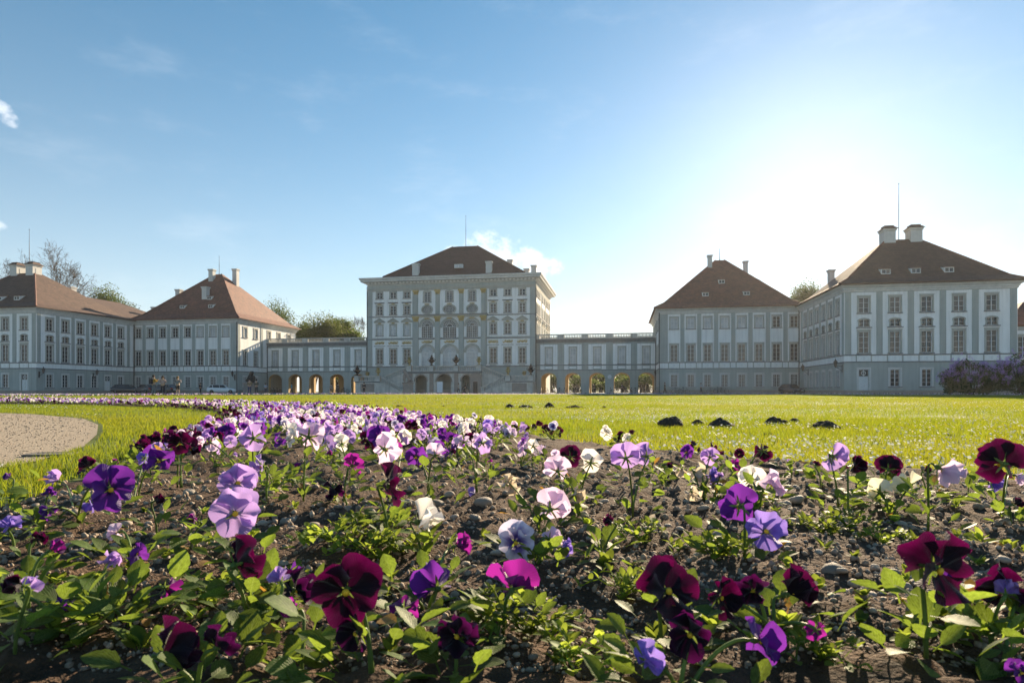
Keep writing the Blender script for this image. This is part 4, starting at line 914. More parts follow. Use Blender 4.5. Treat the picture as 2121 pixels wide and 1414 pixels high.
    # portal on the right of the arches
    q = MB(); q.box(-1.05, 1.05, -.25, 0, 0, 3.1); q.box(-1.25, 1.25, -.42, 0, 3.1, 3.3); q.prism([(-1.2, 3.3), (1.2, 3.3), (0, 3.75)], -.35, 0); q.box(-.4, .4, -.27, -.2, 0, 2.1, 1); q.ob('portal', [M['stone2'], M['iron']], T, (6.0, yF - .1, 0))
build_stairs()
def on_main(x, y, z): return pw(x, 115 + y, z)
def urn(name, label, x, y, z, dark, sc=1.0):
    T = thing(name, label, 'urn', on_main(x, y, z), -PA, 'urns on the staircase'); T.scale = (sc,) * 3
    mt = M['iron'] if dark else M['goldm']
    q = MB(); q.lathe([(.34, 0), (.34, .08), (.2, .14), (.1, .24), (.1, .34)], 12); q.ob('foot', mt, T, smooth=False)
    if dark:
        q = MB(); q.lathe([(.1, .34), (.3, .5), (.58, .85), (.62, .95), (.4, 1.08), (.28, 1.18), (.42, 1.32), (.3, 1.48), (.14, 1.56), (.2, 1.68), (.1, 1.85), (.03, 2.0)], 14); q.ob('body', mt, T, smooth=False)
        q = MB()
        for sg in (-1, 1): q.tube([(sg * .56, 0, .86), (sg * .78, 0, 1.0), (sg * .7, 0, 1.16), (sg * .42, 0, 1.2)], .05, 6)
        q.ob('handle', mt, T)
    else:
        q = MB(); q.lathe([(.1, .34), (.26, .44), (.32, .7), (.24, .92), (.3, 1.04), (.4, 1.1), (.38, 1.16), (.2, 1.2)], 14); q.ob('body', mt, T)
        q = MB()
        for k in range(5): a = 2 * math.pi * k / 5; q.tube([(0, 0, 1.16), (.2 * math.cos(a), .2 * math.sin(a), 1.4), (.34 * math.cos(a), .34 * math.sin(a), 1.46)], [.09, .1, .05], 6)
        for sg in (-1, 1): q.tube([(sg * .28, 0, .6), (sg * .48, 0, .78), (sg * .42, 0, 1.0), (sg * .28, 0, 1.0)], .05, 6)
        q.ob('ornament', mt, T)
for s_, w_ in ((-1, 'on the balustrade post left of the middle arch'), (1, 'on the balustrade post right of the middle arch')):
    urn('black_urn', 'black finial shaped urn ' + w_, s_ * 2.33, -3.8, 5.08, True)
urn('gilt_urn', 'small gilt urn at the head of the flight above the lion statue', -6.6, -3.8, 5.15, False); urn('gilt_urn', 'small gilt urn at the head of the flight above the stone portal', 6.6, -3.8, 5.15, False)
urn('gilt_urn', 'gilt urn on the half landing post nearer the man in the dark suit', -12.2, -5.08, 3.23, False); urn('gilt_urn', 'gilt urn on the half landing post above the sloping stair wall by the portal', 12.2, -5.08, 3.23, False)
urn('black_urn', 'black urn on the outer landing post above the man in the dark suit', -16.3, -5.08, 3.23, True); urn('black_urn', 'black urn on the outer landing post beside the open arcade', 16.3, -5.08, 3.23, True)
for x, lb in ((-14.3, 'gilt flower basket on the stair balustrade above the man in the dark suit'), (15.1, 'gilt flower basket on the stair balustrade beside the open arcade')):
    T = thing('flower_basket', lb, 'ornament', on_main(x, -5.08, 3.2), -PA)
    q = MB(); q.lathe([(.2, 0), (.3, .2), (.45, .42), (.42, .46)], 12); q.ob('basket', M['goldm'], T)
    q = MB()
    for k in range(9): a = k * 2.4; r_ = .05 + .04 * k; q.tube([(0, 0, .4), (r_ * .7 * math.cos(a), r_ * .7 * math.sin(a), .62), (r_ * 1.3 * math.cos(a), r_ * 1.3 * math.sin(a), .72)], [.06, .1, .05], 5)
    q.ob('ornament', M['goldm'], T)
# ------------------------------------------------------------------ trees and shrubs
def grow(mb, p, d, length, rad, depth, r_, tips, segs=3, gnarl=.18, sides=5, spread=.6, shrink=.72, kids=(2, 3), taper=.4):
    pts = [p]; rads = [rad]; q = p.copy(); dd = d.copy()
    for i in range(segs):
        dd = (dd + Vector((r_.gauss(0, gnarl), r_.gauss(0, gnarl), r_.gauss(0, gnarl * .6) + .03))).normalized(); q = q + dd * length / segs; pts.append(q.copy()); rads.append(rad * (1 - taper * (i + 1) / segs))
    mb.tube(pts, rads, sides if depth > 2 else 3, caps=False)
    if depth == 0: tips.append((q, dd)); return
    if depth <= 2: tips.append((q, dd))
    for k in range(r_.randint(*kids)):
        ax = Vector((r_.gauss(0, 1), r_.gauss(0, 1), r_.gauss(0, .5))); ax = (ax - dd * ax.dot(dd)).normalized()
        nd = (dd + ax * spread * r_.uniform(.6, 1.3)).normalized(); st = pts[-1] if k < 2 else pts[-2]
        grow(mb, st.copy(), nd, length * shrink * r_.uniform(.8, 1.15), rads[-1] * (.85 if k == 0 else .65), depth - 1, r_, tips, segs, gnarl, sides, spread, shrink, kids, taper)
def leaf_cloud(centres, n_per, rad, size, seed, flat=.8, tint=((.75, 1.0, .7), (1.25, 1.15, 1.0))):
    g_ = np.random.default_rng(seed); C = np.asarray(centres, float); n = len(C) * n_per
    c = np.repeat(C, n_per, 0); dv = g_.normal(size=(n, 3)); dv /= np.linalg.norm(dv, axis=1)[:, None]; rr = rad * g_.random(n) ** .45
    P = c + dv * rr[:, None] * np.array([1, 1, flat]); a = g_.normal(size=(n, 3)); a /= np.linalg.norm(a, axis=1)[:, None]; b = np.cross(a, g_.normal(size=(n, 3))); b /= np.linalg.norm(b, axis=1)[:, None]
    s = size * g_.uniform(.6, 1.3, n)[:, None]
    V = np.stack([P - a * s * .5, P + b * s * .32, P + a * s * .5, P - b * s * .32], 1).reshape(-1, 3); Fc = np.arange(4 * n).reshape(-1, 4)
    ct = np.repeat(g_.random(len(C)), n_per) * .7 + .3 * g_.random(n); t0, t1 = np.array(tint[0]), np.array(tint[1])
    col = t0 + (t1 - t0) * ct[:, None]; col = np.concatenate([col, np.ones((n, 1))], 1); return V, Fc, np.repeat(col, 4, 0)
def tree(name, label, base, h, w, seed, group='trees beyond the palace', bare=False, trunk=.28, depth=5, dense=1.0, n_leaf=20000, leaf=.34, tint=((.75, .95, .7), (1.3, 1.2, .9))):
    r_ = random.Random(seed); T = thing(name, label, 'tree', base, r_.uniform(0, 6), group); mb = MB(); tips = []
    if bare: grow(mb, Vector((0, 0, 0)), Vector((0, 0, 1)), h * .24, h * .026, 7, r_, tips, 4, .16, 6, .62, .8, (2, 3), .22)
    else: grow(mb, Vector((0, 0, 0)), Vector((0, 0, 1)), h * trunk, h * .022, depth, r_, tips, 3, .14, 6, .7, .74, (2, 4))
    top = max(t_[0].z for t_ in tips); wid = max(math.hypot(t_[0].x, t_[0].y) for t_ in tips)
    S = Matrix.Diagonal((w / (2 * wid), w / (2 * wid), h / top, 1)); me = mb.mesh('trunk', M['bark'], True); me.transform(S); new_ob('trunk', me, T)
    if bare:
        tw = MB(); g_ = random.Random(seed + 1)
        for p, d in tips:
            p = S @ p
            for k in range(2): e = p + Vector((d.x * w / h + g_.gauss(0, .5), d.y + g_.gauss(0, .5), d.z + g_.gauss(0, .4))).normalized() * g_.uniform(.5, 1.3); tw.tube([p, p.lerp(e, .5) + Vector((0, 0, .08)), e], [.03, .022, .012], 3, caps=False)
        tw.ob('twigs', M['bark'], T)
    else:
        cs = [(S @ p)[:] for p, d in tips]; rad = max(w, h) * (.085 + .05 * dense)
        V, Fc, c = leaf_cloud(cs, max(6, int(n_leaf / len(cs))), rad, leaf, seed, .75, tint); new_ob('crown', np_mesh('crown', V, Fc, M['tree_leaf'], col=c), T)
    return T
def tree_at(px, top_y, Y, w_px, name, label, seed, **k):
    p = at(px, top_y, Y); h = p.z; tree(name, label, (p.x, p.y, 0), h, w_px / F_PX * Y, seed, **k)
tree_at(95, 500, 132, 190, 'bare_tree', 'large bare spreading tree rising behind the corner pavilion with the brown roof', 4, bare=True)
tree_at(20, 515, 140, 120, 'bare_tree', 'thin bare tree behind the twin chimneys of the corner pavilion', 9, bare=True)
tree_at(201, 597, 145, 70, 'leafy_tree', 'small green tree top behind the brown roof next to a slim chimney', 12)
tree_at(268, 633, 150, 55, 'leafy_tree', 'green tree top in the gap between the brown and the red roof', 13)
tree_at(602, 630, 158, 160, 'leafy_tree', 'tall broad green tree next to the sunlit pavilion roof', 14)
tree_at(652, 655, 150, 120, 'leafy_tree', 'yellow green tree behind the balustrade beside the tallest tree', 15, tint=((1.0, 1.1, .6), (1.7, 1.5, .9)))
tree_at(706, 662, 160, 95, 'leafy_tree', 'round green tree behind the balustrade beside a bare crown', 16)
tree_at(742, 657, 165, 60, 'bare_tree', 'fine twigged bare tree beside the main palace block', 17, bare=True)
tree_at(665, 688, 150, 60, 'leafy_tree', 'low green tree just above the gallery balustrade', 18); tree_at(735, 690, 150, 60, 'leafy_tree', 'low dark green tree at the corner of the main block above the balustrade', 28)
tree_at(1669, 594, 150, 18, 'slender_tree', 'slender tree top between the red and the brown roof', 19); tree_at(1684, 599, 150, 14, 'slender_tree', 'smaller slender tree top beside the long eaves', 20)
tree_at(2150, 610, 118, 110, 'bare_tree', 'bare tree beyond the low side wing', 21, bare=True)
k_ = 0; park = []
for v_, ds, h0 in ((172, range(8, 60, 7), 5.2), (186, range(4, 66, 7), 6.6), (200, range(0, 72, 8), 7.6), (176, range(-52, -10, 8), 6.5), (190, range(-58, -8, 8), 8.5)):
    for d_ in ds:
        k_ += 1; b = pw(d_ + rnd.uniform(-1.5, 1.5), v_ + rnd.uniform(-3, 3)); hh = h0 * rnd.uniform(.8, 1.2)
        if 26 < d_ < 34 and v_ < 195: hh *= .62
        if len(park) < 6:
            t_ = tree('park_tree', 'broad green park tree seen through the arches of the gallery', b, 7.0, 10.5, 40 + k_, 'park trees behind the gallery', leaf=.5, trunk=.1, depth=4, dense=1.6, n_leaf=3500, tint=((.9, 1.1, .7), (1.6, 1.5, .9))); park.append(t_)
        else: t_ = copy_tree(park[k_ % 6]); t_.location = b; t_.rotation_euler = (0, 0, rnd.uniform(0, 6))
        t_.scale = (rnd.uniform(.85, 1.15),) * 2 + (hh / 7.0,)
b = pw(30, 262)
g_ = np.random.default_rng(77); n_ = 420; C = np.stack([g_.uniform(-75, 75, n_), g_.uniform(-6, 6, n_), g_.random(n_) ** .7 * 8.2], -1); C[:, 2] *= .78 + .5 * fbm(C[:, 0], C[:, 0] * 0, .09, 3) ; C[:, 2] -= 2.6 * np.exp(-((C[:, 0] + 2) / 4.0) ** 2) * (C[:, 2] > 4)
V, Fc, c = leaf_cloud(C, 75, 2.1, .75, 78, .9, ((.8, 1.0, .7), (1.5, 1.4, .9))); o = new_ob('distant_woodland', np_mesh('distant_woodland', V, Fc, M['tree_leaf'], col=c), None, b, (0, 0, -PA)); tag(o, 'green belt of far park trees seen through the arches', 'woodland', kind='stuff')
def shrub(name, label, base, w, dpt, h, seed):
    T = thing(name, label, 'bush', base, 0, 'lilac bushes'); g_ = np.random.default_rng(seed); mb = MB(); r_ = random.Random(seed)
    for k in range(9):
        a = r_.uniform(0, 6.28); e = Vector((math.cos(a) * w * .4 * r_.random(), math.sin(a) * dpt * .4 * r_.random(), h * .8)); b = Vector((e.x * .3, e.y * .3, 0)); mb.tube([b, b.lerp(e, .5) + Vector((r_.gauss(0, .1), 0, 0)), e], [.06, .045, .02], 5)
    mb.ob('stem', M['bark'], T)
    n = 90; u = g_.normal(size=(n, 3)); u /= np.linalg.norm(u, axis=1)[:, None]; u[:, 2] = np.abs(u[:, 2]) ** .8; rr = g_.random(n) ** .33
    C = u * rr[:, None] * np.array([w * .46, dpt * .46, h * .86]) + np.array([0, 0, .3]); C[:, 2] *= 1 - .12 * g_.random(n)
    V, Fc, c = leaf_cloud(C, 130, .5, .17, seed, .9, ((.7, .9, .8), (1.2, 1.2, 1.0))); new_ob('foliage', np_mesh('foliage', V, Fc, M['lilac_leaf'], col=c), T)
    top = C[(C[:, 2] > h * .38)]; cl = np.repeat(top, 8, 0) + g_.normal(size=(len(top) * 8, 3)) * np.array([.4, .4, .28]) + np.array([0, 0, .25])
    V, Fc, c = leaf_cloud(cl, 46, .15, .065, seed + 1, 1.5, ((.8, .75, .85), (1.25, 1.15, 1.2))); new_ob('blossom', np_mesh('blossom', V, Fc, M['lilac_bloom'], col=c), T)
for x, Y, w, dpt, h, lb, sd in ((44.6, 61, 6.2, 5.0, 3.5, 'purple lilac bush at the end of the row, by the pavilion corner', 61), (49.5, 60.5, 6.4, 5.2, 4.4, 'tallest purple lilac bush in the middle of the row', 62), (54.5, 61, 6.2, 5.0, 4.3, 'purple lilac bush before the low side wing', 63)):
    shrub('lilac_bush', lb, (x, Y, 0), w, dpt, h, sd)

# ------------------------------------------------------------------ wall lanterns
def lantern(label, base, rz):
    T = thing('wall_lantern', label, 'lantern', base, rz, 'wall lanterns')
    q = MB(); q.tube([(0, 0, 0), (0, -.45, .1), (0, -.8, -.02)], .03, 6); q.tube([(0, 0, -.6), (0, -.3, -.35), (0, -.78, -.05)], .025, 6); q.box(-.1, .1, -.04, 0, -.8, .25); q.ob('bracket', M['iron'], T)
    q = MB(); q.lathe([(.1, 0), (.14, .04), (.24, .55)], 6, (0, -.8)); q.ob('lamp_glass', M['warm'], T)
    q = MB(); q.lathe([(.27, .55), (.25, .62), (.1, .78), (.06, .9), (.02, 1.05)], 6, (0, -.8)); q.lathe([(.05, -.12), (.11, 0)], 6, (0, -.8)); q.ob('lamp_cap', M['iron'], T)
def wall_pt(d, v, z): return pw(d, v, z)
lantern('black wall lantern on the corner of the pavilion with the low bed before it', wall_pt(-59.8, 85.9, 3.3), -PA + R(90)); lantern('black wall lantern above the white side door behind the dark cars', wall_pt(-59.88, 96.4, 3.3), -PA + R(90))
lantern('black wall lantern at the edge of the sunlit pavilion side wall', wall_pt(-38.7, 105.98, 3.2), -PA); lantern('black wall lantern on the pavilion corner by the white door', wall_pt(59.8, 85.9, 3.5), -PA - R(90)); lantern('black wall lantern near the inner corner beside the parked dark car', wall_pt(59.88, 101, 3.5), -PA - R(90))
lantern('black wall lantern between the open arcade and the pavilion', wall_pt(38.1, 115.9, 3.3), -PA)

# ------------------------------------------------------------------ cars
def paint(name, c, rough=.3):
    m = surf(name, c, tuple(x * .93 for x in c), 6, rough, spec=.5); p = m.node_tree.nodes['Principled BSDF']; p.inputs['Coat Weight'].default_value = .6; p.inputs['Coat Roughness'].default_value = .08; return m
M['car_white'] = paint('white_car_paint', (.72, .73, .74)); M['car_black'] = paint('black_car_paint', (.018, .019, .022)); M['car_dark'] = paint('dark_blue_car_paint', (.03, .036, .05)); M['car_grey'] = paint('dark_grey_car_paint', (.035, .035, .038))
M['tyre'] = surf('rubber', (.025, .025, .025), (.015, .015, .015), 8, .85); M['rim'] = surf('alloy', (.45, .46, .48), (.35, .36, .38), 5, .35, metal=.7); M['tail'] = surf('tail_light', (.35, .02, .02), (.25, .01, .01), 8, .3); M['lamp'] = surf('head_light', (.7, .7, .72), (.6, .6, .62), 8, .2)
def car(label, loc, rz, mat, L_=4.3, H_=1.48, W_=1.78, group='cars parked in the forecourt', name='hatchback_car'):
    """length along x (front +x)"""
    T = thing(name, label, 'car', loc, rz, group); h = L_ / 2
    # body: lofted cross sections along the length (x, belt z, half width at sill, half width at belt, bottom z)
    st = [(-h, .80, .66, .66, .42), (-h + .06, .92, .80, .80, .30), (-h + .5, .98, .87, .86, .22), (-h + 1.3, .97, .89, .87, .19), (0, .95, .89, .87, .19), (h - 1.35, .93, .89, .87, .19), (h - .75, .86, .88, .85, .2), (h - .25, .74, .82, .78, .24), (h - .05, .64, .70, .66, .30), (h, .55, .60, .58, .38)]
    mb = MB(); k = 10; s_ = W_ / 1.78
    for x, zb, ws, wb, z0 in st:
        ring = []
        for sg in (-1, 1):
            pts = [(ws * .82, z0), (ws, z0 + .14), (ws * 1.01, (z0 + zb) / 2), (wb, zb - .06), (wb * .9, zb)]
            if sg < 0: pts = pts[::-1]
            ring += [(x, (y if sg > 0 else -y) * s_, z) for y, z in pts]
        mb.v += ring
    n = len(st)
    for i in range(n - 1):
        for j in range(k): a, b = i * k + j, i * k + (j + 1) % k; mb.f.append((a, b, b + k, a + k)); mb.m.append(0)
    mb.f += [tuple(range(k))[::-1], tuple(range((n - 1) * k, n * k))]; mb.m += [0, 0]; body = mb.ob('body', mat, T, smooth=True)
    # cabin: glasshouse with pillars and roof
    ca = [(-h + .12, .93, .74, .93), (-h + .62, .95, .80, H_ - .08), (-h + 1.1, .95, .82, H_), (.35, .93, .82, H_ - .02), (h - 1.25, .9, .8, .92)]
    gl = MB(); rf = MB()
    for x, zb, w0, zt in ca: f_ = (zt - zb) / .55; w1 = w0 - .17 * f_; gl.v += [(x, -w0 * s_, zb - .02), (x, w0 * s_, zb - .02), (x, w1 * s_, zt - .03), (x, -w1 * s_, zt - .03)]
    for i in range(4):
        for j in range(4): a, b = i * 4 + j, i * 4 + (j + 1) % 4; gl.f.append((a, b, b + 4, a + 4)); gl.m.append(0)
    gl.ob('glasshouse', M['glass'], T)
    for i in range(1, 3):
        (xa, _, wa, za), (xb, _, wb_, zb_) = ca[i], ca[i + 1]; wa, wb_ = (wa - .16) * s_, (wb_ - .16) * s_; rf.add([(xa, -wa, za - .05), (xa, wa, za - .05), (xb, wb_, zb_ - .05), (xb, -wb_, zb_ - .05), (xa, -wa + .02, za), (xa, wa - .02, za), (xb, wb_ - .02, zb_), (xb, -wb_ + .02, zb_)], [(0, 1, 5, 4), (1, 2, 6, 5), (2, 3, 7, 6), (3, 0, 4, 7), (4, 5, 6, 7)])
    for sg in (-1, 1):
        for i in range(4):
            (xa, zb0, wa, za), (xb, zb1, wb_, zb_) = ca[i], ca[i + 1]; fa, fb = (za - zb0) / .55, (zb_ - zb1) / .55
            rf.tube([(xa, sg * (wa - .17 * fa) * s_, za - .03), (xb, sg * (wb_ - .17 * fb) * s_, zb_ - .03)], .035, 5)
        rf.tube([(-.25, sg * .83 * s_, .94), (-.3, sg * .665 * s_, H_ - .03)], .03, 5); rf.tube([(-h + .95, sg * .84 * s_, .94), (-h + .85, sg * .66 * s_, H_ - .05)], .05, 5)
        q = MB(); q.lathe([(.01, -.06), (.07, -.04), (.08, .02), (.04, .06)], 8); m_ = q.ob('mirror', mat, T, (h - 1.45, sg * .98 * s_, 1.0), (0, R(90), 0))
        q = MB(); q.box(-.09, .09, -.02, .02, -.02, .02)
        for x in (.1, -.75): new_ob('door_handle', q.mesh('door_handle', mat), T, (x, sg * .885 * s_, .78))
        q = MB(); q.box(-.12, .1, -.18, .18, -.07, .07); q.ob('headlight', M['lamp'], T, (h - .2, sg * .58 * s_, .62), (0, R(18), sg * R(22)))
        q = MB(); q.box(-.05, .12, -.17, .17, -.1, .1); q.ob('tail_light', M['tail'], T, (-h + .04, sg * .6 * s_, .80), (0, 0, -sg * R(14)))
        for x in (-h + .78, h - .82):
            q = MB(); q.lathe([(.20, -.1), (.29, -.1), (.315, -.06), (.315, .06), (.29, .1), (.20, .1)], 18); wh = q.ob('wheel', M['tyre'], T, (x, sg * .80 * s_, .315), (R(90), 0, 0), True)
            q = MB(); q.lathe([(.21, -.04), (.2, .02)], 16)
            for k2 in range(5): a = 2 * math.pi * k2 / 5; q.tube([(0, 0, -sg * .08), (.2 * math.cos(a), .2 * math.sin(a), -sg * .09)], .028, 4)
            q.ob('rim', M['rim'], wh)
    rf.ob('roof', mat, T)
    q = MB(); q.box(-.012, .012, -.26, .26, -.055, .055); q.ob('number_plate', M['plaque'], T, (-h - .005, 0, .62)); q.ob('number_plate', M['plaque'], T, (h + .008, 0, .46))
    return T
def car_at(label, px, foot_y, Y, rz, mat, **k):
    p = at(px, foot_y, Y); car(label, (p.x, p.y, .0), rz, mat, **k)
car_at('white hatchback car with dark rear window parked before the red roofed pavilion', 459, 813, 104, R(20), M['car_white'], L_=4.4)
car_at('black estate car parked at the end of the row beside the white side door', 264, 814, 102, R(12), M['car_black'], L_=4.5)
car_at('dark car in the middle of the row of dark parked cars', 302, 814, 101, R(150), M['car_dark'], L_=4.2)
car_at('dark grey car behind the people taking photographs', 338, 814, 100, R(165), M['car_grey'], L_=4.4)
car_at('dark small car parked nose out in the inner corner by a lantern', 1640, 813, 96, R(-62), M['car_dark'], L_=3.7)

# ------------------------------------------------------------------ bicycles
def bicycle():
    T = thing('bicycle', 'parked bicycle', 'bicycle', (0, 0, 0), 0, 'parked bicycles')
    for x in (-.52, .52):
        q = MB(); q.tube([(.34 * math.cos(a), 0, .34 * math.sin(a)) for a in np.linspace(0, 2 * math.pi, 21)], .024, 5, caps=False); w = q.ob('wheel', M['tyre'], T, (x, 0, .36))
        q = MB()
        for k in range(10): a = math.pi * 2 * k / 10; q.tube([(0, 0, 0), (.33 * math.cos(a), 0, .33 * math.sin(a))], .005, 3)
        q.lathe([(.03, -.03), (.03, .03)], 6); q.ob('spokes', M['rim'], w)
    q = MB(); bb = (-.08, 0, .3); st = (-.22, 0, .82); hd = (.36, 0, .85)
    for a, b in ((bb, st), (bb, (.4, 0, .74)), (st, hd), ((-.52, 0, .36), bb), ((-.52, 0, .36), (-.2, 0, .74)), ((.52, 0, .36), (.35, 0, .92))): q.tube([a, b], .02, 6)
    q.ob('frame', M['car_dark'], T)
    q = MB(); q.tube([(.18, -.28, .98), (.33, -.2, 1.02), (.36, 0, 1.0), (.33, .2, 1.02), (.18, .28, .98)], .015, 5); q.tube([(.36, 0, 1.0), (.36, 0, .9)], .015, 5); q.ob('handlebar', M['rim'], T)
    q = MB(); q.tube([(-.22, 0, .82), (-.25, 0, .94)], .015, 5); q.tube([(-.4, 0, .95), (-.3, 0, .96), (-.1, 0, .95)], [.09, .08, .025], 6); q.ob('saddle', M['tyre'], T)
    q = MB(); q.tube([(-.08, -.06, .3), (-.02, -.09, .16)], .012, 4); q.tube([(-.08, .06, .3), (-.14, .09, .44)], .012, 4); q.lathe([(.09, -.01), (.09, .01)], 10); q.box(-.07, .03, -.16, -.06, .14, .17); q.ob('crank', M['rim'], T); return T
bike0 = bicycle(); used = [False]
BLAB = {'gl': 'bicycle parked before the arches of the gallery beside the sunlit pavilion wall', 'gr': 'bicycle parked before the arches with trees showing through', 'ri': 'bicycle leaning at the foot of the pavilion next to the open arcade'}
def bike(d, v, rz, lab):
    o = bike0 if not used[0] else copy_tree(bike0); used[0] = True; o.location = pw(d, v, 0); o.rotation_euler = (R(rnd.uniform(-5, 5)), 0, -PA + rz); o['label'] = BLAB[lab]; o['group'] = 'bicycles ' + lab.replace('gl', 'by the plain gallery').replace('gr', 'by the open arcade').replace('ri', 'by the pavilion')
for k in range(3): bike(-36.6 + k * .75, 114.6 + rnd.uniform(-.3, .3), R(rnd.uniform(60, 110)), 'gl')
for k in range(4): bike(-23.6 + k * .9, 114.6 + rnd.uniform(-.3, .3), R(rnd.uniform(30, 130)), 'gl')
for d_ in (17.6, 18.4, 20.0, 20.7, 22.1, 23.2, 24.3, 24.8, 30.2, 31.0, 32.2, 33.2, 33.8, 34.8, 35.8, 36.9, 37.6): bike(d_, 114.4 + rnd.uniform(-.5, .6), R(rnd.uniform(20, 160)), 'gr')
for d_ in (41.0, 42.2, 46.5, 47.6, 48.2): bike(d_, 105.2, R(rnd.uniform(-25, 25)), 'ri')

# ------------------------------------------------------------------ people
SK = surf('skin', (.55, .36, .26), (.48, .3, .21), 10, .6)
def cloth(c): return surf('cloth', c, tuple(x * .75 for x in c), 14, .9, .2, 60)
def skin_mesh(name, verts, edges, radii, mat, parent, root=0, sub=1):
    me = bpy.data.meshes.new(name); me.from_pydata(verts, edges, []); me.materials.append(mat); o = new_ob(name, me, parent)
    o.modifiers.new('skin', 'SKIN'); dt = me.skin_vertices[0].data
    for i, r_ in enumerate(radii): dt[i].radius = (r_, r_) if not isinstance(r_, tuple) else r_; dt[i].use_root = (i == root)
    o.modifiers['skin'].use_smooth_shade = True; s = o.modifiers.new('sub', 'SUBSURF'); s.levels = sub; s.render_levels = sub; return o
def person(label, base, yaw, H=1.72, top=(.1, .1, .12), low=(.05, .06, .1), hair=(.05, .035, .025), arms='down', stride=.12, skirt=False, legs_bare=False, sit=False, group='visitors in the forecourt', bag=None):
    """faces -y before yaw; built at 1.75 m then scaled"""
    T = thing('person', label, 'person', base, yaw, group); T.scale = (H / 1.75,) * 3
    A = {'down': ((.24, .02, 1.12), (.25, -.06, .86)), 'phone': ((.25, -.10, 1.16), (.08, -.34, 1.36)), 'bent': ((.26, .04, 1.14), (.16, -.22, 1.08)), 'bars': ((.22, -.22, 1.16), (.2, -.46, 1.02))}[arms]
    if sit: hip_, kneeL, kneeR, ftL, ftR = .95, (-.1, -.36, .62), (.1, -.2, .5), (-.1, -.22, .2), (.1, .02, .12)
    else: hip_, kneeL, kneeR, ftL, ftR = .95, (-.1, -stride * .5 - .02, .5), (.1, stride * .4 - .02, .5), (-.11, -stride, .07), (.11, stride, .07)
    V = [(0, 0, hip_), (0, .0, 1.2), (0, .01, 1.42), (0, 0, 1.52), (0, -.02, 1.63), (0, -.015, 1.72)]; Rd = [(.16, .12), (.155, .11), (.15, .1), .055, .095, .075]; E_ = [(0, 1), (1, 2), (2, 3), (3, 4), (4, 5)]
    for s in (-1, 1):
        b = len(V); el, ha = A
        hx = Vector((s * ha[0], ha[1], ha[2])); ev = Vector((s * el[0], el[1], el[2])); dr = (hx - ev).normalized()
        V += [(s * .19, 0, 1.42), tuple(ev), tuple(hx), tuple(hx + dr * .08), tuple(hx + dr * .15), tuple(hx + dr * .06 + Vector((-s * .05, -.03, .0)))]; Rd += [.06, .045, .033, (.04, .02), (.028, .012), .013]; E_ += [(2, b), (b, b + 1), (b + 1, b + 2), (b + 2, b + 3), (b + 3, b + 4), (b + 2, b + 5)]
        k_, f_ = (kneeL, ftL) if s < 0 else (kneeR, ftR); b = len(V)
        V += [(s * .095, 0, hip_ - .08), k_, f_, (f_[0], f_[1] - .14, f_[2] - .03)]; Rd += [.095, .06, .042, (.045, .03)]; E_ += [(0, b), (b, b + 1), (b + 1, b + 2), (b + 2, b + 3)]
    body = skin_mesh('body', V, E_, Rd, SK, T)
    # clothes on the same joints, a little wider
    tv = [(0, 0, hip_ - .02), (0, 0, 1.2), (0, .01, 1.42), (0, 0, 1.48)]; tr = [(.18, .14), (.175, .13), (.17, .12), .075]; te = [(0, 1), (1, 2), (2, 3)]
    for s in (-1, 1): b = len(tv); tv += [(s * .2, 0, 1.42), (s * A[0][0], A[0][1], A[0][2]), (s * A[1][0], A[1][1], A[1][2])]; tr += [.075, .06, .05]; te += [(2, b), (b, b + 1), (b + 1, b + 2)]
    skin_mesh('jacket', tv, te, tr, cloth(top), T)
    if skirt:
        q = MB(); q.lathe([(.17, 1.02), (.2, .9), (.25, .62), (.26, .55), (.02, .56)], 14); q.ob('skirt', cloth(low), T, smooth=True)
    else:
        pv = [(0, 0, hip_ + .03)]; pr = [(.165, .13)]; pe = []
        for s in (-1, 1):
            k_, f_ = (kneeL, ftL) if s < 0 else (kneeR, ftR); b = len(pv); pv += [(s * .1, 0, hip_ - .1), k_] + ([] if legs_bare else [(f_[0], f_[1], f_[2] + .05)]); pr += [.11, .08] + ([] if legs_bare else [.065]); pe += [(0, b), (b, b + 1)] + ([] if legs_bare else [(b + 1, b + 2)])
        skin_mesh('trousers', pv, pe, pr, cloth(low), T)
    q = MB(); q.lathe([(.11, 1.6), (.118, 1.66), (.112, 1.73), (.08, 1.79), (.01, 1.815)], 12, (0, .012)); q.ob('hair', cloth(hair), T, smooth=True)
    q = MB(); q.lathe([(.001, 1.60), (.016, 1.615), (.012, 1.65), (.001, 1.67)], 6, (0, -.125)); 
    q.box(-.045, -.02, -.118, -.1, 1.665, 1.68); q.box(.02, .045, -.118, -.1, 1.665, 1.68); q.box(-.03, .03, -.112, -.09, 1.575, 1.585); q.ob('face', SK, T)
    for s in (-1, 1):
        f_ = ftL if s < 0 else ftR; q = MB(); q.tube([(f_[0], f_[1] + .07, f_[2] - .025), (f_[0], f_[1] - .05, f_[2] - .02), (f_[0], f_[1] - .19, f_[2] - .035)], [.045, .055, .03], 8); q.ob('shoe', cloth((.04, .035, .03)), T)
    if bag:
        q = MB(); q.ring(-.14, .14, .14, .3, [(-.03, 1.0), (0, 1.05), (0, 1.38), (-.05, 1.44)]); q.box(-.13, .13, .15, .29, 1.0, 1.43); q.ob('backpack', cloth(bag), T)
    return T
def person_at(label, px, Y, yaw, **k): p = at(px, HY, Y); return person(label, (p.x, p.y, 0), yaw, **k)
P_ = person_at
P_('person in a mustard jacket and cap with a backpack, holding something up', 318, 57, R(150), top=(.55, .32, .04), low=(.22, .24, .27), arms='phone', bag=(.03, .03, .04), H=1.8, stride=.06)
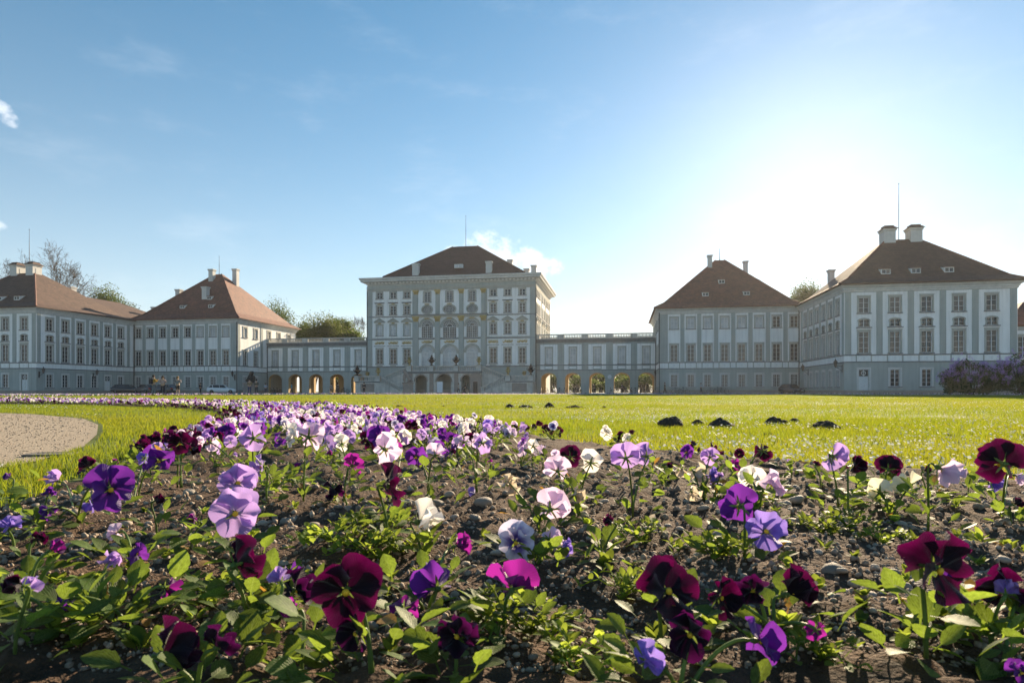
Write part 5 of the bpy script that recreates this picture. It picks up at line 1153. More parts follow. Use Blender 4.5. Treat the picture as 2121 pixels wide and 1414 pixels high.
P_('person in a pale pink coat with dark sleeves taking a picture', 337, 57, R(200), top=(.50, .36, .34), low=(.04, .04, .06), arms='phone', H=1.72, stride=.08)
P_('person with long fair hair in grey top and dark shorts holding up a phone', 368, 56, R(170), top=(.20, .21, .24), low=(.03, .03, .04), hair=(.32, .20, .09), arms='phone', legs_bare=True, H=1.66, stride=.05)
P_('person in a checked brown shirt and jeans standing with a companion in stripes', 517, 74, R(10), top=(.28, .20, .12), low=(.04, .06, .14), arms='bent', H=1.78, stride=.05, group='couple by the dark statue')
P_('person in a dark and pale striped pullover standing beside a checked shirt', 531, 74, R(-15), top=(.10, .09, .07), low=(.04, .045, .06), arms='bent', H=1.74, stride=.06, group='couple by the dark statue')
P_('person dressed in black walking behind the white car', 415, 103, R(70), top=(.02, .02, .02), low=(.02, .02, .025), stride=.2, H=1.7)
P_('person in a light blue shirt beside the first arch of the gallery', 550, 104, R(30), top=(.32, .42, .55), low=(.05, .06, .1), H=1.66, arms='bent', stride=.1)
P_('person in a turquoise top walking before the second arch', 604, 106, R(-60), top=(.05, .35, .42), low=(.04, .05, .07), stride=.22, H=1.72)
P_('person in a grey top standing at the arcade near parked bicycles', 686, 110, R(20), top=(.25, .24, .23), low=(.12, .1, .08), H=1.68)
P_('person in black walking toward the bicycles under the gallery', 700, 111, R(60), top=(.03, .03, .03), low=(.03, .03, .04), stride=.22, H=1.75)
P_('person in a dark suit standing before the stair landing', 754, 106, R(0), top=(.02, .021, .026), low=(.02, .02, .024), H=1.85, stride=.05)
P_('person with pale top walking in front of the staircase portal', 950, 106, R(-70), top=(.4, .36, .32), low=(.05, .05, .06), stride=.25, H=1.7)
P_('person in black walking past the pavilion with a companion', 1377, 103, R(70), top=(.02, .02, .02), low=(.02, .02, .02), stride=.25, H=1.78)
P_('person in dark grey walking past the pavilion next to a person in black', 1382, 103.6, R(70), top=(.07, .07, .08), low=(.05, .05, .06), stride=.25, H=1.7)
P_('person in a white shirt bending over the bicycles by the pavilion', 1452, 102, R(70), top=(.6, .62, .66), low=(.03, .04, .07), arms='bars', stride=.2, H=1.7)
def rider(label, px, Y, rz, top, low):
    p = at(px, HY, Y); b = copy_tree(bike0); b.location = (p.x, p.y, 0); b.rotation_euler = (0, 0, rz); b['label'] = 'bicycle being ridden by ' + label[1]; b['group'] = 'ridden bicycles'
    person(label[0], (p.x - .2 * math.cos(rz), p.y - .2 * math.sin(rz), .02), rz + R(90), top=top, low=low, arms='bars', sit=True, H=1.72, group='cyclists')
rider(('cyclist in black riding in front of the staircase arches', 'a cyclist in black before the staircase'), 962, 107, R(170), (.025, .025, .03), (.03, .03, .04))
rider(('cyclist in dark clothes riding through the middle arch of the arcade', 'a cyclist coming through the middle arch'), 1231, 114, R(-80), (.05, .04, .04), (.03, .03, .04))
rider(('cyclist in grey riding behind the parked bicycles at the arcade', 'a cyclist in grey behind the parked bicycles'), 1290, 113, R(10), (.09, .09, .10), (.04, .04, .05))

# ------------------------------------------------------------------ statues, sign, molehills, drain
def lion(label, base, rz, mat):
    T = thing('lion_statue', label, 'statue', base, rz)
    q = MB(); q.ring(-.85, .85, -.75, .75, [(.1, 0), (.1, .25), (0, .35), (0, 1.55), (.1, 1.68), (.14, 1.8)]); q.box(-.98, .98, -.88, .88, 1.795, 1.84); q.ob('pedestal', M['stone2'], T)
    V = [(-.45, 0, 2.25), (-.1, 0, 2.65), (.25, 0, 3.1), (.38, 0, 3.5), (.62, 0, 3.62), (.88, 0, 3.52)]; Rd = [.4, .38, .36, .38, .3, .16]; E_ = [(i, i + 1) for i in range(5)]
    for s in (-1, 1):
        b = len(V); V += [(.32, s * .25, 2.9), (.48, s * .27, 2.4), (.5, s * .27, 1.95), (.68, s * .27, 1.9)]; Rd += [.19, .14, .12, .1]; E_ += [(2, b), (b, b + 1), (b + 1, b + 2), (b + 2, b + 3)]
        b = len(V); V += [(-.3, s * .4, 2.2), (.08, s * .45, 2.22), (-.12, s * .43, 1.92), (.2, s * .43, 1.9)]; Rd += [.3, .17, .12, .1]; E_ += [(0, b), (b, b + 1), (b + 1, b + 2), (b + 2, b + 3)]
        b = len(V); V += [(.5, s * .22, 3.88), (.48, s * .24, 3.98)]; Rd += [.1, .06]; E_ += [(3, b), (b, b + 1)]
    b = len(V); V += [(-.75, .1, 2.0), (-.85, .4, 1.95), (-.6, .62, 1.95)]; Rd += [.1, .07, .09]; E_ += [(0, b), (b, b + 1), (b + 1, b + 2)]
    skin_mesh('lion', V, E_, Rd, mat, T)
    q = MB(); q.ring(-.08, .08, -.32, .32, [(0, 2.0), (.1, 2.2), (.12, 2.9), (0, 3.15)]); q.ob('shield', mat, T, (.66, 0, 0))
lion('dark weathered lion statue on a stone pedestal before the staircase', (*at(845, HY, 103)[:2], 0), -PA + R(200), M['stone2']); lion('dark lion statue on a pedestal in front of the sunlit pavilion side', (*at(518, HY, 112)[:2], 0), -PA + R(-20), M['iron'])
T = thing('sign_board', 'white standing information board before the middle stair arch', 'sign', (*at(911, HY, 108.5)[:2], 0), -PA)
q = MB(); q.box(-.5, .5, -.03, .03, .15, 2.0); q.ob('panel', M['plaque'], T); q = MB(); frame_ring(q, -.55, .55, .1, 2.05, .06, -.05, .05); q.ob('frame', M['rim'], T)
for s in (-1, 1): q = MB(); q.tube([(s * .45, 0, 0), (s * .45, 0, .2)], .04, 6); q.box(s * .45 - .06, s * .45 + .06, -.3, .3, 0, .04); q.ob('leg', M['rim'], T)
T = thing('sign_plate', 'small oval grey plate on the arcade pier beside the sky lit arch', 'sign', pw(27.35 + 2.6, 115.93, 3.0), -PA); q = MB(); q.lathe([(.34, 0), (.36, .03), (.3, .06)], 20); me = q.mesh('plate', M['plaque']); me.transform(Matrix.Rotation(R(90), 4, 'X')); new_ob('plate', me, T); q = MB(); q.lathe([(.3, .05), (.29, .075)], 20); me = q.mesh('face', M['frame']); me.transform(Matrix.Rotation(R(90), 4, 'X')); new_ob('face', me, T)

M['mole'] = surf('molehill_earth', (.085, .06, .042), (.035, .025, .018), 30, .95, .9, 90, detail=9)
def molehill(label, px, py, wpx, hk, seed, blobs=1):
    b = gp(px, py); w = wpx / F_PX * b.y; n, k = 40, 13; vs = []; fs = []; r_ = np.random.default_rng(seed); off = r_.random(2) * 50
    cen = [(0, 0, 1)] + [(r_.uniform(-.35, .35), r_.uniform(-.2, .2), r_.uniform(.5, .8)) for _ in range(blobs)]
    for i in range(k):
        f_ = i / (k - 1)
        for j in range(n):
            a = 2 * math.pi * j / n; rr = w / 2 * f_ * (1 + .25 * float(vnoise(math.cos(a) * 2 + off[0], math.sin(a) * 2 + off[1], 1.0)))
            x, y = rr * math.cos(a), rr * math.sin(a) * .8; z = 0
            for cx_, cy_, s_ in cen: z = max(z, s_ * max(0, 1 - ((x - cx_ * w) ** 2 + (y - cy_ * w) ** 2) / (w * .42) ** 2) ** .8)
            z = z * hk * w + (1 - f_ ** 4) * (.11 * w * float(fbm(x + off[0], y + off[1], 11 / w * .4 + 3, 3)) + .03 * w * abs(float(vnoise(x, y, 26 / w, 2)))) - (.012 if i == k - 1 else 0)
            vs.append((x, y, max(z, -.012)))
    for i in range(k - 1):
        for j in range(n): a, c = i * n + j, i * n + (j + 1) % n; fs.append((a, a + n, c + n, c)[::-1])
    q = MB(); q.add(vs, fs); q.add([vs[0][:2] + (vs[0][2],)], []); o = q.ob('molehill', M['mole'], None, b, smooth=False)
    crumbs = MB()
    tag(o, label, 'molehill', 'molehills on the lawn')
    cr = MB()
    for c in range(26):
        a = r_.uniform(0, 6.28); rr = w * r_.uniform(.3, .62); s_ = w * r_.uniform(.015, .05); x, y = rr * math.cos(a), rr * math.sin(a) * .8; z = max(0, .36 * hk * w * (1 - rr / (w * .5)))
        cr.add([(x + s_, y, z), (x - s_, y + s_ * .3, z + .1 * s_), (x, y + s_, z), (x, y - s_, z + s_ * .2), (x, y, z + s_), (x, y, z - s_)], [(0, 2, 4), (2, 1, 4), (1, 3, 4), (3, 0, 4), (2, 0, 5), (1, 2, 5), (3, 1, 5), (0, 3, 5)])
    cr.ob('clods', M['mole'], o)
for a in (('tall rounded molehill at the end of the row of three', 1390, 884, 62, .36, 1, 2), ('smallest molehill of the row of three, between two bigger ones', 1443, 881, 34, .36, 2, 1), ('long flat topped molehill at the end of the row of three', 1493, 885, 66, .25, 3, 2), ('low molehill joined to a smaller one', 1605, 880, 50, .32, 4, 2), ('small molehill touching a low wider one', 1645, 877, 34, .32, 5, 1), ('wide crumbly molehill apart from the two joined ones', 1710, 889, 68, .24, 6, 3), ('tiny scattered molehill of loose clods near the bed', 1592, 902, 32, .18, 7, 1), ('single small molehill out on the open lawn', 1966, 904, 17, .35, 8, 0),
          ('distant low molehill in the far row, lawn behind', 1056, 844.5, 24, .32, 9, 1), ('distant double topped molehill of the far row', 1089, 844.5, 28, .22, 10, 2), ('distant tall compact molehill of the far row', 1138, 843.5, 26, .38, 11, 0), ('distant longest molehill of the far row', 1190, 845, 40, .14, 12, 3), ('distant small dark molehill at the end of the far row', 1252, 844.5, 14, .28, 13, 0), ('lone distant molehill beyond the violet drift', 826, 842.5, 18, .2, 14, 1), ('tiny distant molehill near the lone one', 918, 842, 12, .2, 15, 0)): molehill(*a)
T = thing('drain_grate', 'flat metal drain grate set at the edge of the gravel path', 'drain', gp(105, 943), R(12)); T.scale = (.4, .4, .6)
q = MB(); q.box(-.24, .24, -.16, .16, .002, .012); q.ob('pit', M['iron'], T); q = MB(); frame_ring(q, -.26, .26, 0, 1, .03, -.01, .01); q = MB(); q.box(-.27, -.23, -.19, .19, .0, .022); q.box(.23, .27, -.19, .19, .0, .022); q.box(-.23, .23, -.19, -.15, .0, .022); q.box(-.23, .23, .15, .19, .0, .022); q.ob('frame', M['pipe'], T)
for k in range(7): q = MB(); q.box(-.012, .012, -.15, .15, .011, .02); q.ob('bar', M['pipe'], T, (-.18 + .06 * k, 0, 0))
# ------------------------------------------------------------------ pansies
def petal_arrays(L_, phm, seed, ruffle=.07, cup=.10, ns=8, nt=13, notch=.05):
    g_ = np.random.default_rng(seed); s = np.linspace(0.02, 1, ns)[:, None]; t = np.linspace(-1, 1, nt)[None]
    ph = R(phm) * t; out = L_ * (1 - .30 * np.abs(t) ** 3.2) * (1 - notch * np.exp(-(t / .16) ** 2)) * (1 + .03 * np.sin(7 * t + g_.uniform(0, 6)))
    rho = s * out; x = rho * np.sin(ph * (.55 + .45 * s ** .5)); y = rho * np.cos(ph * (.55 + .45 * s ** .5)); p1, p2 = g_.uniform(0, 6, 2)
    z = cup * L_ * s ** 2 * (1 + .3 * t) + ruffle * L_ * s ** 2 * np.sin(4.2 * t * 1.5 + p1) + ruffle * .6 * L_ * s ** 3 * np.sin(9 * t + p2) - .10 * L_ * (t ** 2) * s
    V = np.stack([x, y, np.broadcast_to(z, x.shape)], -1).reshape(-1, 3); UV = np.stack([np.broadcast_to(t * .5 + .5, x.shape), np.broadcast_to(s, x.shape)], -1).reshape(-1, 2)
    i = np.arange(ns * nt).reshape(ns, nt); Fc = np.stack([i[:-1, :-1], i[:-1, 1:], i[1:, 1:], i[1:, :-1]], -1).reshape(-1, 4); return V, Fc, UV
PET = {'upper': (1.05, 60), 'side': (.92, 52), 'lower': (.95, 66)}
_pm = {}
def petal_mesh(kind, var, colr):
    k = (kind, var, colr)
    if k not in _pm:
        L_, ph = PET[kind]; V, Fc, UV = petal_arrays(L_, ph, {'upper': 1, 'side': 20, 'lower': 40}[kind] + var, .17 if colr != 'wilted' else .28, .15); me = np_mesh('petal', V, Fc, PM[colr], True, UV); _pm[k] = me
    return _pm[k]
LAY = [('upper', 30, -.10, -6), ('upper', -32, -.06, -6), ('side', 84, .0, 4), ('side', -84, .02, 4), ('lower', 180, .05, 8)]   # kind, turn from up, layer, forward tilt
def petal_matrix(turn, layer, tilt, r_, jit=1.0):
    return Matrix.Rotation(R(turn + r_.uniform(-10, 10) * jit), 4, 'Z') @ Matrix.Translation((0, .04, layer)) @ Matrix.Rotation(R(tilt + r_.uniform(-18, 24) * jit), 4, 'X') @ Matrix.Rotation(R(r_.uniform(-16, 16) * jit), 4, 'Y')
def calyx_mesh():
    mb = MB(); n = 5
    for k in range(n):
        a = 2 * math.pi * k / n + .3; c, s = math.cos(a), math.sin(a)
        mb.add([(-.06 * s, .06 * c, -.14), (.06 * s, -.06 * c, -.14), (.42 * c + .05 * s, .42 * s - .05 * c, -.17), (.42 * c - .05 * s, .42 * s + .05 * c, -.17), (.6 * c, .6 * s, -.20)], [(0, 1, 2, 3), (3, 2, 4)], 0)
    mb.lathe([(.02, -.32), (.08, -.26), (.12, -.14), (.09, -.02), (.02, .05)], 8, m=0)
    mb.lathe([(.02, .04), (.10, .07), (.11, .11), (.05, .15), (.01, .155)], 10, (0, -.03), 1)
    return mb.mesh('flower', [M['stem'], M['eye']], True)
CAL = calyx_mesh()
def face_matrix(pos, yaw, pitch, roll, rad):
    n = Vector((math.sin(yaw) * math.cos(pitch), -math.cos(yaw) * math.cos(pitch), math.sin(pitch))); up = Vector((0, 0, 1)); x = up.cross(n)
    if x.length < .05: x = Vector((1, 0, 0))
    x.normalize(); y = n.cross(x); m = Matrix((x, y, n)).transposed().to_4x4(); return Matrix.Translation(pos) @ m @ Matrix.Rotation(roll, 4, 'Z') @ Matrix.Diagonal((rad, rad, rad, 1)), n
def leaf_arrays(seed, ns=17, w=.36, pet=.26):
    g_ = np.random.default_rng(seed); V = []; UV = []; bend = g_.uniform(.25, .6); tw = g_.uniform(-.25, .25)
    for i in range(ns):
        f = i / (ns - 1); y = f; q = max(0, (f - pet) / (1 - pet)); hw = .022 if q <= 0 else .022 + w * .5 * (math.sin(math.pi * min(1, q ** .8)) ** .8) * (1 + .09 * math.sin(q * 26))
        z = bend * (.28 * f - .42 * f * f)
        for t in (-1, -.5, 0, .5, 1): V.append((t * hw + .04 * math.sin(3 * f), y, z + .22 * abs(t) * hw * (1 - .3 * f) + tw * t * hw)); UV.append((t * .5 + .5, f))
    i = np.arange(ns * 5).reshape(ns, 5); Fc = np.stack([i[:-1, :-1], i[:-1, 1:], i[1:, 1:], i[1:, :-1]], -1).reshape(-1, 4); return np.array(V), Fc, np.array(UV)
LEAF = [np_mesh('leaf', *leaf_arrays(50 + k, w=.40 + .05 * (k % 4))[:2], M['leaf'], True, leaf_arrays(50 + k, w=.40 + .05 * (k % 4))[2]) for k in range(6)]
LEAF_OLD = np_mesh('leaf', *leaf_arrays(77)[:2], M['leaf_old'], True, leaf_arrays(77)[2])
def leaf_matrix(r_, base, spread, hmax, lmin, lmax):
    yaw = r_.uniform(0, 2 * math.pi); el = R(r_.uniform(-8, 62)); l_ = r_.uniform(lmin, lmax); off = Vector((math.cos(yaw + R(90)), math.sin(yaw + R(90)), 0)) * r_.uniform(0, spread)
    return Matrix.Translation(base + off + Vector((0, 0, r_.uniform(.002, hmax)))) @ Matrix.Rotation(yaw, 4, 'Z') @ Matrix.Rotation(el, 4, 'X') @ Matrix.Rotation(R(r_.uniform(-35, 35)), 4, 'Y') @ Matrix.Diagonal((l_, l_, l_, 1))
def bez(p0, p1, p2, p3, n=8):
    return [p0 * (1 - t) ** 3 + p1 * 3 * t * (1 - t) ** 2 + p2 * 3 * t * t * (1 - t) + p3 * t ** 3 for t in [i / n for i in range(n + 1)]]
soilz = lambda x, y: float(soil_z(np.array(x), np.array(y)))
# yaw: 0 faces the camera side, 180 faces the palace and the sun, +90 faces right; (x, y, width) are photo pixels
HERO = [
 ('pansy with a big deep violet bloom turned aside beside a pale withered leaf', [(228, 1012, 104, 'violet', 40, 10, 0), (118, 996, 44, 'lavender', -70, 10, 20), (100, 1056, 40, 'violet', -100, -20, 50), (190, 1042, 44, 'blue', -40, -30, 20)], 16),
 ('pansy with a violet bloom showing a yellow eye next to small dark maroon blooms', [(330, 955, 78, 'violet', 8, 5, 0), (182, 967, 52, 'burgundy', -10, 30, 0), (300, 948, 40, 'blue', -120, -10, 30)], 15),
 ('pansy with two large lavender blooms stacked above dark maroon petals', [(492, 1000, 92, 'lavender', 25, 20, 0), (487, 1062, 112, 'lavender', 30, 8, 0)], 14),
 ('pansy with a wide magenta maroon bloom seen from behind under the lavender pair', [(492, 1166, 128, 'burgundy', 170, 12, 0)], 12),
 ('pansy with a crumpled blue violet bloom at the edge of the bed', [(18, 1092, 54, 'blue', 30, 50, 50)], 4),
 ('leafy pansy with a tiny pale lilac bloom and round bright leaves', [(243, 1102, 44, 'pale', -60, 0, 45), (282, 1146, 46, 'violet', 100, 20, 70)], 18),
 ('pansy with a small drooping purple bloom above upright bright leaves', [(345, 1216, 72, 'purple', 160, -35, 40), (145, 1240, 56, 'violet', -60, -10, 60)], 20),
 ('pansy with a large ruffled magenta and maroon bloom low in the bed', [(345, 1352, 150, 'burgundy', 120, 25, 15), (452, 1338, 96, 'black', 150, 0, 0)], 12),
 ('pansy with an almost black folded bloom beside a small violet one', [(612, 1222, 104, 'black', 60, 0, 30), (602, 1184, 60, 'violet', 20, 40, 40)], 9),
 ('pansy with a broad maroon bloom and bright yellow eye, magenta rims', [(718, 1222, 158, 'burgundy', 10, 5, 0), (738, 1310, 90, 'black', -30, -10, 20)], 12),
 ('pansy with deep purple ruffled blooms leaning towards the yellow eyed maroon one', [(905, 1215, 120, 'violet', 200, 10, 20), (838, 1262, 76, 'purple', 150, -15, 30), (944, 1130, 62, 'purple', 100, 25, 30)], 10),
 ('pansy with a bright glowing purple bloom spread flat, backlit', [(1062, 1216, 132, 'purple', 165, 8, 0)], 7),
 ('pansy with a near black bloom with small yellow eye facing forward', [(947, 1316, 108, 'black', 0, 0, 0)], 10),
 ('pansy with a pinkish white bloom turned sideways among yellow green weeds', [(872, 1080, 86, 'white', 95, 10, 5)], 10),
 ('pansy with a white and deep violet bloom above clustered small leaves', [(1068, 1122, 92, 'bicolor', 10, -10, 15), (1140, 1116, 62, 'pale', 120, 0, 45), (1164, 1134, 44, 'blue', 80, 0, 70)], 16),
 ('pansy with a pale lilac white bloom between two wilted cream ones', [(1142, 1052, 90, 'pale', 170, 12, 10), (1192, 1022, 48, 'wilted', 20, -30, 55), (1055, 1002, 62, 'wilted', 60, -25, 50)], 18),
 ('pansy with a pale pink lilac bloom seen from behind and a white one', [(1154, 974, 66, 'pale', 178, 5, 0), (1222, 957, 64, 'white', 175, 5, 0)], 14),
 ('pansy with a dark maroon bloom half hidden behind pale ones', [(1182, 946, 52, 'burgundy', 150, 5, 0)], 8),
 ('pansy with two lavender violet blooms overlapping near the lawn edge', [(1296, 948, 70, 'lavender', 165, 5, 0), (1338, 944, 62, 'lavender', 200, 5, 10)], 13),
 ('pansy with a tall dark maroon bloom folded sideways', [(806, 1004, 84, 'burgundy', 105, 0, 10)], 9),
 ('pansy with a glowing magenta maroon bloom beside the mixed pale ones', [(732, 964, 54, 'purple', 160, 10, 10), (690, 1012, 56, 'black', 30, -40, 40)], 9),
 ('pansy with a very large pale pink lilac bloom rising above the drift', [(640, 905, 82, 'pale', 178, 10, 0)], 12),
 ('pansy with a rounded white bloom seen from behind near the large pale pink one', [(708, 918, 42, 'white', 185, 5, 0)], 9),
 ('pansy with a deep blue violet bloom facing forward', [(862, 946, 52, 'violet', -5, 0, 0), (902, 942, 58, 'pale', 160, 5, 10)], 12),
 ('pansy with a pale lilac bloom edged violet beside a deep purple one', [(800, 930, 74, 'pale', 150, 5, 0), (786, 905, 56, 'violet', 30, 10, 0), (824, 928, 40, 'purple', -60, 0, 20)], 14),
 ('pansy with ruffled lavender blooms over broad green leaves', [(526, 908, 64, 'lavender', 170, 5, 10), (570, 916, 40, 'violet', 80, 0, 30), (437, 916, 42, 'pale', 160, 0, 10)], 20),
 ('pansy with a blue lavender bloom leaning aside over bright leaves', [(542, 966, 56, 'lavender', -50, 0, 30)], 20),
 ('pansy with a clump of very dark maroon blooms at the grass edge', [(372, 918, 50, 'burgundy', 20, 5, 10), (392, 930, 44, 'burgundy', 100, 5, 20), (356, 908, 40, 'black', -30, 10, 10)], 10),
 ('pansy with small dark maroon blooms standing alone by the grass strip', [(292, 926, 38, 'burgundy', 60, 0, 20)], 8),
 ('pansy with a lavender violet bloom and pale neighbour by the dark fringe', [(1000, 918, 50, 'lavender', 160, 0, 5), (960, 916, 44, 'pale', 190, 0, 5)], 12),
 ('pansy with a small white bloom in front of the dark maroon fringe', [(1104, 924, 34, 'white', 185, 0, 0), (1150, 945, 30, 'pale', 170, 0, 0)], 10),
 ('pansy with a large white and lilac bloom with yellow throat', [(1598, 1002, 74, 'pale', -3, 0, 0), (1556, 992, 62, 'white', 160, -5, 15)], 16),
 ('pansy with a dark maroon bloom just behind the white and lilac one', [(1580, 934, 48, 'burgundy', 170, 0, 5), (1516, 968, 40, 'purple', 100, 0, 20)], 10),
 ('pansy with a violet bloom seen from behind and a blue violet one opening upward', [(1530, 1048, 92, 'violet', 178, 5, 0), (1586, 1100, 100, 'blue', 15, 48, 10)], 18),
 ('pansy with a thin lavender bloom seen edge on before the lawn', [(1726, 945, 54, 'lavender', 110, 0, 10)], 10),
 ('pansy with a round maroon bloom facing forward at the lawn edge', [(1768, 962, 60, 'burgundy', 5, 0, 0)], 10),
 ('pansy with a frilled burgundy bloom beside the cream white pair', [(1840, 970, 62, 'burgundy', 150, 10, 10)], 9),
 ('pansy with two cream white blooms glowing in the sun', [(1822, 1020, 64, 'cream', 150, 0, 10), (1880, 1005, 66, 'cream', 190, 5, 5)], 12),
 ('pansy with a nodding white and pale lilac bloom on a bent stem', [(1948, 970, 80, 'pale', 80, -20, 15)], 8),
 ('pansy with a wide burgundy bloom over large bright leaves', [(2074, 960, 104, 'burgundy', 172, 15, 0), (2052, 996, 54, 'blue', 120, -10, 60), (2104, 985, 46, 'pale', 60, 0, 30)], 14),
 ('pansy with a huge maroon bloom and yellow eye standing over pebbles', [(1942, 1178, 160, 'burgundy', 15, 5, 0)], 8),
 ('pansy with a maroon bloom cut by shade next to tall bright leaves', [(2092, 1228, 140, 'burgundy', -60, 10, 0), (2116, 1392, 60, 'violet', -30, 0, 40)], 14),
 ('pansy with a broad maroon bloom with yellow eye tilted upward', [(1382, 1222, 146, 'burgundy', 5, 35, 0)], 10),
 ('pansy with crowded dark maroon blooms and one glowing magenta petal', [(1492, 1236, 100, 'burgundy', 40, 5, 20), (1636, 1228, 104, 'burgundy', 70, 10, 10), (1560, 1222, 80, 'black', -20, 0, 20), (1690, 1304, 54, 'purple', 150, -20, 50)], 12),
 ('pansy with dark blue violet folded blooms low under the maroon cluster', [(1570, 1326, 96, 'violet', 90, -10, 45), (1430, 1312, 120, 'black', -20, 0, 15), (1336, 1366, 90, 'blue', 20, 45, 40)], 12),
 ('pansy with a small lilac bloom behind wilted white ones', [(1470, 946, 44, 'lavender', 170, 0, 5), (1440, 978, 48, 'wilted', 60, -30, 40), (1434, 1020, 44, 'wilted', 30, -50, 60), (1468, 985, 40, 'blue', 100, -10, 50)], 14),
 ('pansy with a small deep purple bloom above pale withered blooms', [(1422, 936, 34, 'violet', -20, 10, 0), (1412, 972, 38, 'wilted', -40, -30, 50)], 10),
]
LEAFY = [(60, 1275), (105, 1335), (205, 1300), (560, 1335), (625, 1385), (525, 1285), (395, 1150), (325, 1095), (60, 1205), (1250, 1150), (1985, 1330), (2055, 1350), (2095, 1070), (2005, 1005), (945, 962), (1015, 962), (605, 992), (565, 1012), (480, 952), (90, 1090), (20, 1010), (240, 960), (30, 1390), (680, 950), (1380, 985), (1480, 1010), (1640, 970), (1700, 990), (1350, 960), (1920, 1020)]
hero_base = []
def hero_plant(label, flowers, nl, seed):
    r_ = random.Random(seed); heads = []
    for (x, y, w, c, yaw, pit, close) in flowers:
        d = .074 if w > 60 else .066; Y = F_PX * d / w
        for _ in range(3):
            p = at(x, y, Y); sz = float(bed_z(np.array(p.x), np.array(p.y))); hz = p.z - max(sz, 0)
            if hz < .055: Y = (CAM_Z - max(sz, 0) - .06) * F_PX / (y - HY)
            elif hz > .185: Y = (CAM_Z - max(sz, 0) - .18) * F_PX / (y - HY)
        Y = min(Y, 3.6); p = at(x, y, Y); heads.append((p, min(w * Y / F_PX / 2 * (.93 if abs(math.cos(R(yaw))) > .45 else 1.15), .046), c, yaw + r_.uniform(-12, 12), pit + r_.uniform(-22, 16), close + r_.choice((0, 5, 12, 22, 32))))
    m = heads[0][0]; mx = sum(h[0].x for h in heads) / len(heads); my = sum(h[0].y for h in heads) / len(heads)
    bx, by = mx + r_.uniform(-.015, .015), my + r_.uniform(.0, .03); B = Vector((bx, by, soilz(bx, by) - .004)); T = thing('pansy_plant', label, 'pansy', B, 0, 'pansies in the foreground of the bed'); hero_base.append((bx, by))
    for p, rad, c, yaw, pit, close in heads:
        F_, n = face_matrix(p - B, R(yaw + r_.uniform(-6, 6)), R(pit), R(r_.uniform(-14, 14)), rad); fo = new_ob('flower', CAL, T); fo.matrix_local = F_
        for kind, turn, layer, tilt in LAY:
            o = new_ob('petal', petal_mesh(kind, r_.randint(0, 3), c), fo); o.matrix_local = petal_matrix(turn, layer, tilt + close * r_.uniform(.7, 1.3), r_, 1 + close / 25)
        H_ = p - B; s0 = Vector((r_.uniform(-.01, .01), r_.uniform(-.01, .01), 0)); bk = H_ - n * rad * .26
        pts = bez(s0, s0.lerp(H_, .2) + Vector((0, 0, H_.z * .55)), bk - n * rad * .6 + Vector((0, 0, rad * .25)), bk); q = MB(); q.tube(pts, [.0024 - .0008 * i / 8 for i in range(9)], 6); q.ob('stem', M['stem'], T, smooth=True)
    hmax = max(.03, max((h[0] - B).z for h in heads) * .72)
    for k in range(nl + 15):
        o = new_ob('leaf', LEAF_OLD if r_.random() < .04 else r_.choice(LEAF), T); o.matrix_local = leaf_matrix(r_, Vector((0, 0, 0)), .03 + .018 * len(heads), hmax, .024, .050)
for i, (lb, fl, nl) in enumerate(HERO): hero_plant(lb, fl, nl, 900 + i)
for i, (x, y) in enumerate(LEAFY):
    r_ = random.Random(2100 + i); p = gp(x, y + 22, .065); B = Vector((p.x, p.y, soilz(p.x, p.y) - .004)); T = thing('pansy_plant', 'leafy green pansy plant bearing only a bud', 'pansy', B, 0, 'pansies without open blooms'); hero_base.append((p.x, p.y))
    for k in range(r_.randint(16, 26)): o = new_ob('leaf', LEAF_OLD if r_.random() < .05 else r_.choice(LEAF), T); o.matrix_local = leaf_matrix(r_, Vector((0, 0, 0)), .05, .04, .025, .05)
    pos = Vector((r_.uniform(-.02, .02), r_.uniform(-.02, .02), r_.uniform(.05, .08))); F_, n = face_matrix(pos, r_.uniform(0, 6), R(20), 0, .017); fo = new_ob('bud', CAL, T); fo.matrix_local = F_; c = r_.choice(('violet', 'burgundy', 'lavender', 'purple'))
    for kind, turn, layer, tilt in LAY: o = new_ob('petal', petal_mesh(kind, r_.randint(0, 3), c), fo); o.matrix_local = petal_matrix(turn, layer, tilt + 68, r_, .6)
    q = MB(); bk = pos - n * .004; q.tube(bez(Vector((0, 0, 0)), Vector((0, 0, .05)), bk - n * .015, bk), .0018, 6); q.ob('stem', M['stem'], T, smooth=True)

# plants of the drift behind
def low_flower(seed, colr):
    r_ = random.Random(seed); Vs = []; Fs = []; Us = []; b = 0
    for kind, turn, layer, tilt in LAY:
        L_, ph = PET[kind]; V, Fc, UV = petal_arrays(L_, ph, seed * 7 + len(Vs), .11, .13, 4, 6); m = np.array(petal_matrix(turn, layer, tilt, r_, 1.6)); V = V @ m[:3, :3].T + m[:3, 3]; Vs.append(V); Fs.append(Fc + b); Us.append(UV); b += len(V)
    return np.concatenate(Vs), np.concatenate(Fs), np.concatenate(Us)
LOWF = {c: [np_mesh('flower', *low_flower(100 + k, c)[:2], PM[c], True, low_flower(100 + k, c)[2]) for k in range(3)] for c in PM}
def foliage_arrays(seed, n=18, ns=5):
    r_ = random.Random(seed); Vs = []; Fs = []; Us = []; b = 0
    for k in range(n):
        V, Fc, UV = leaf_arrays(seed + k, ns, .36); m = np.array(leaf_matrix(r_, Vector((0, 0, 0)), .05, .05, .035, .065)); Vs.append(V @ m[:3, :3].T + m[:3, 3]); Fs.append(Fc + b); Us.append(UV); b += len(V)
    return np.concatenate(Vs), np.concatenate(Fs), np.concatenate(Us)
FOL = [np_mesh('foliage', *foliage_arrays(300 + 20 * k)[:2], M['leaf'], True, foliage_arrays(300 + 20 * k)[2]) for k in range(5)]
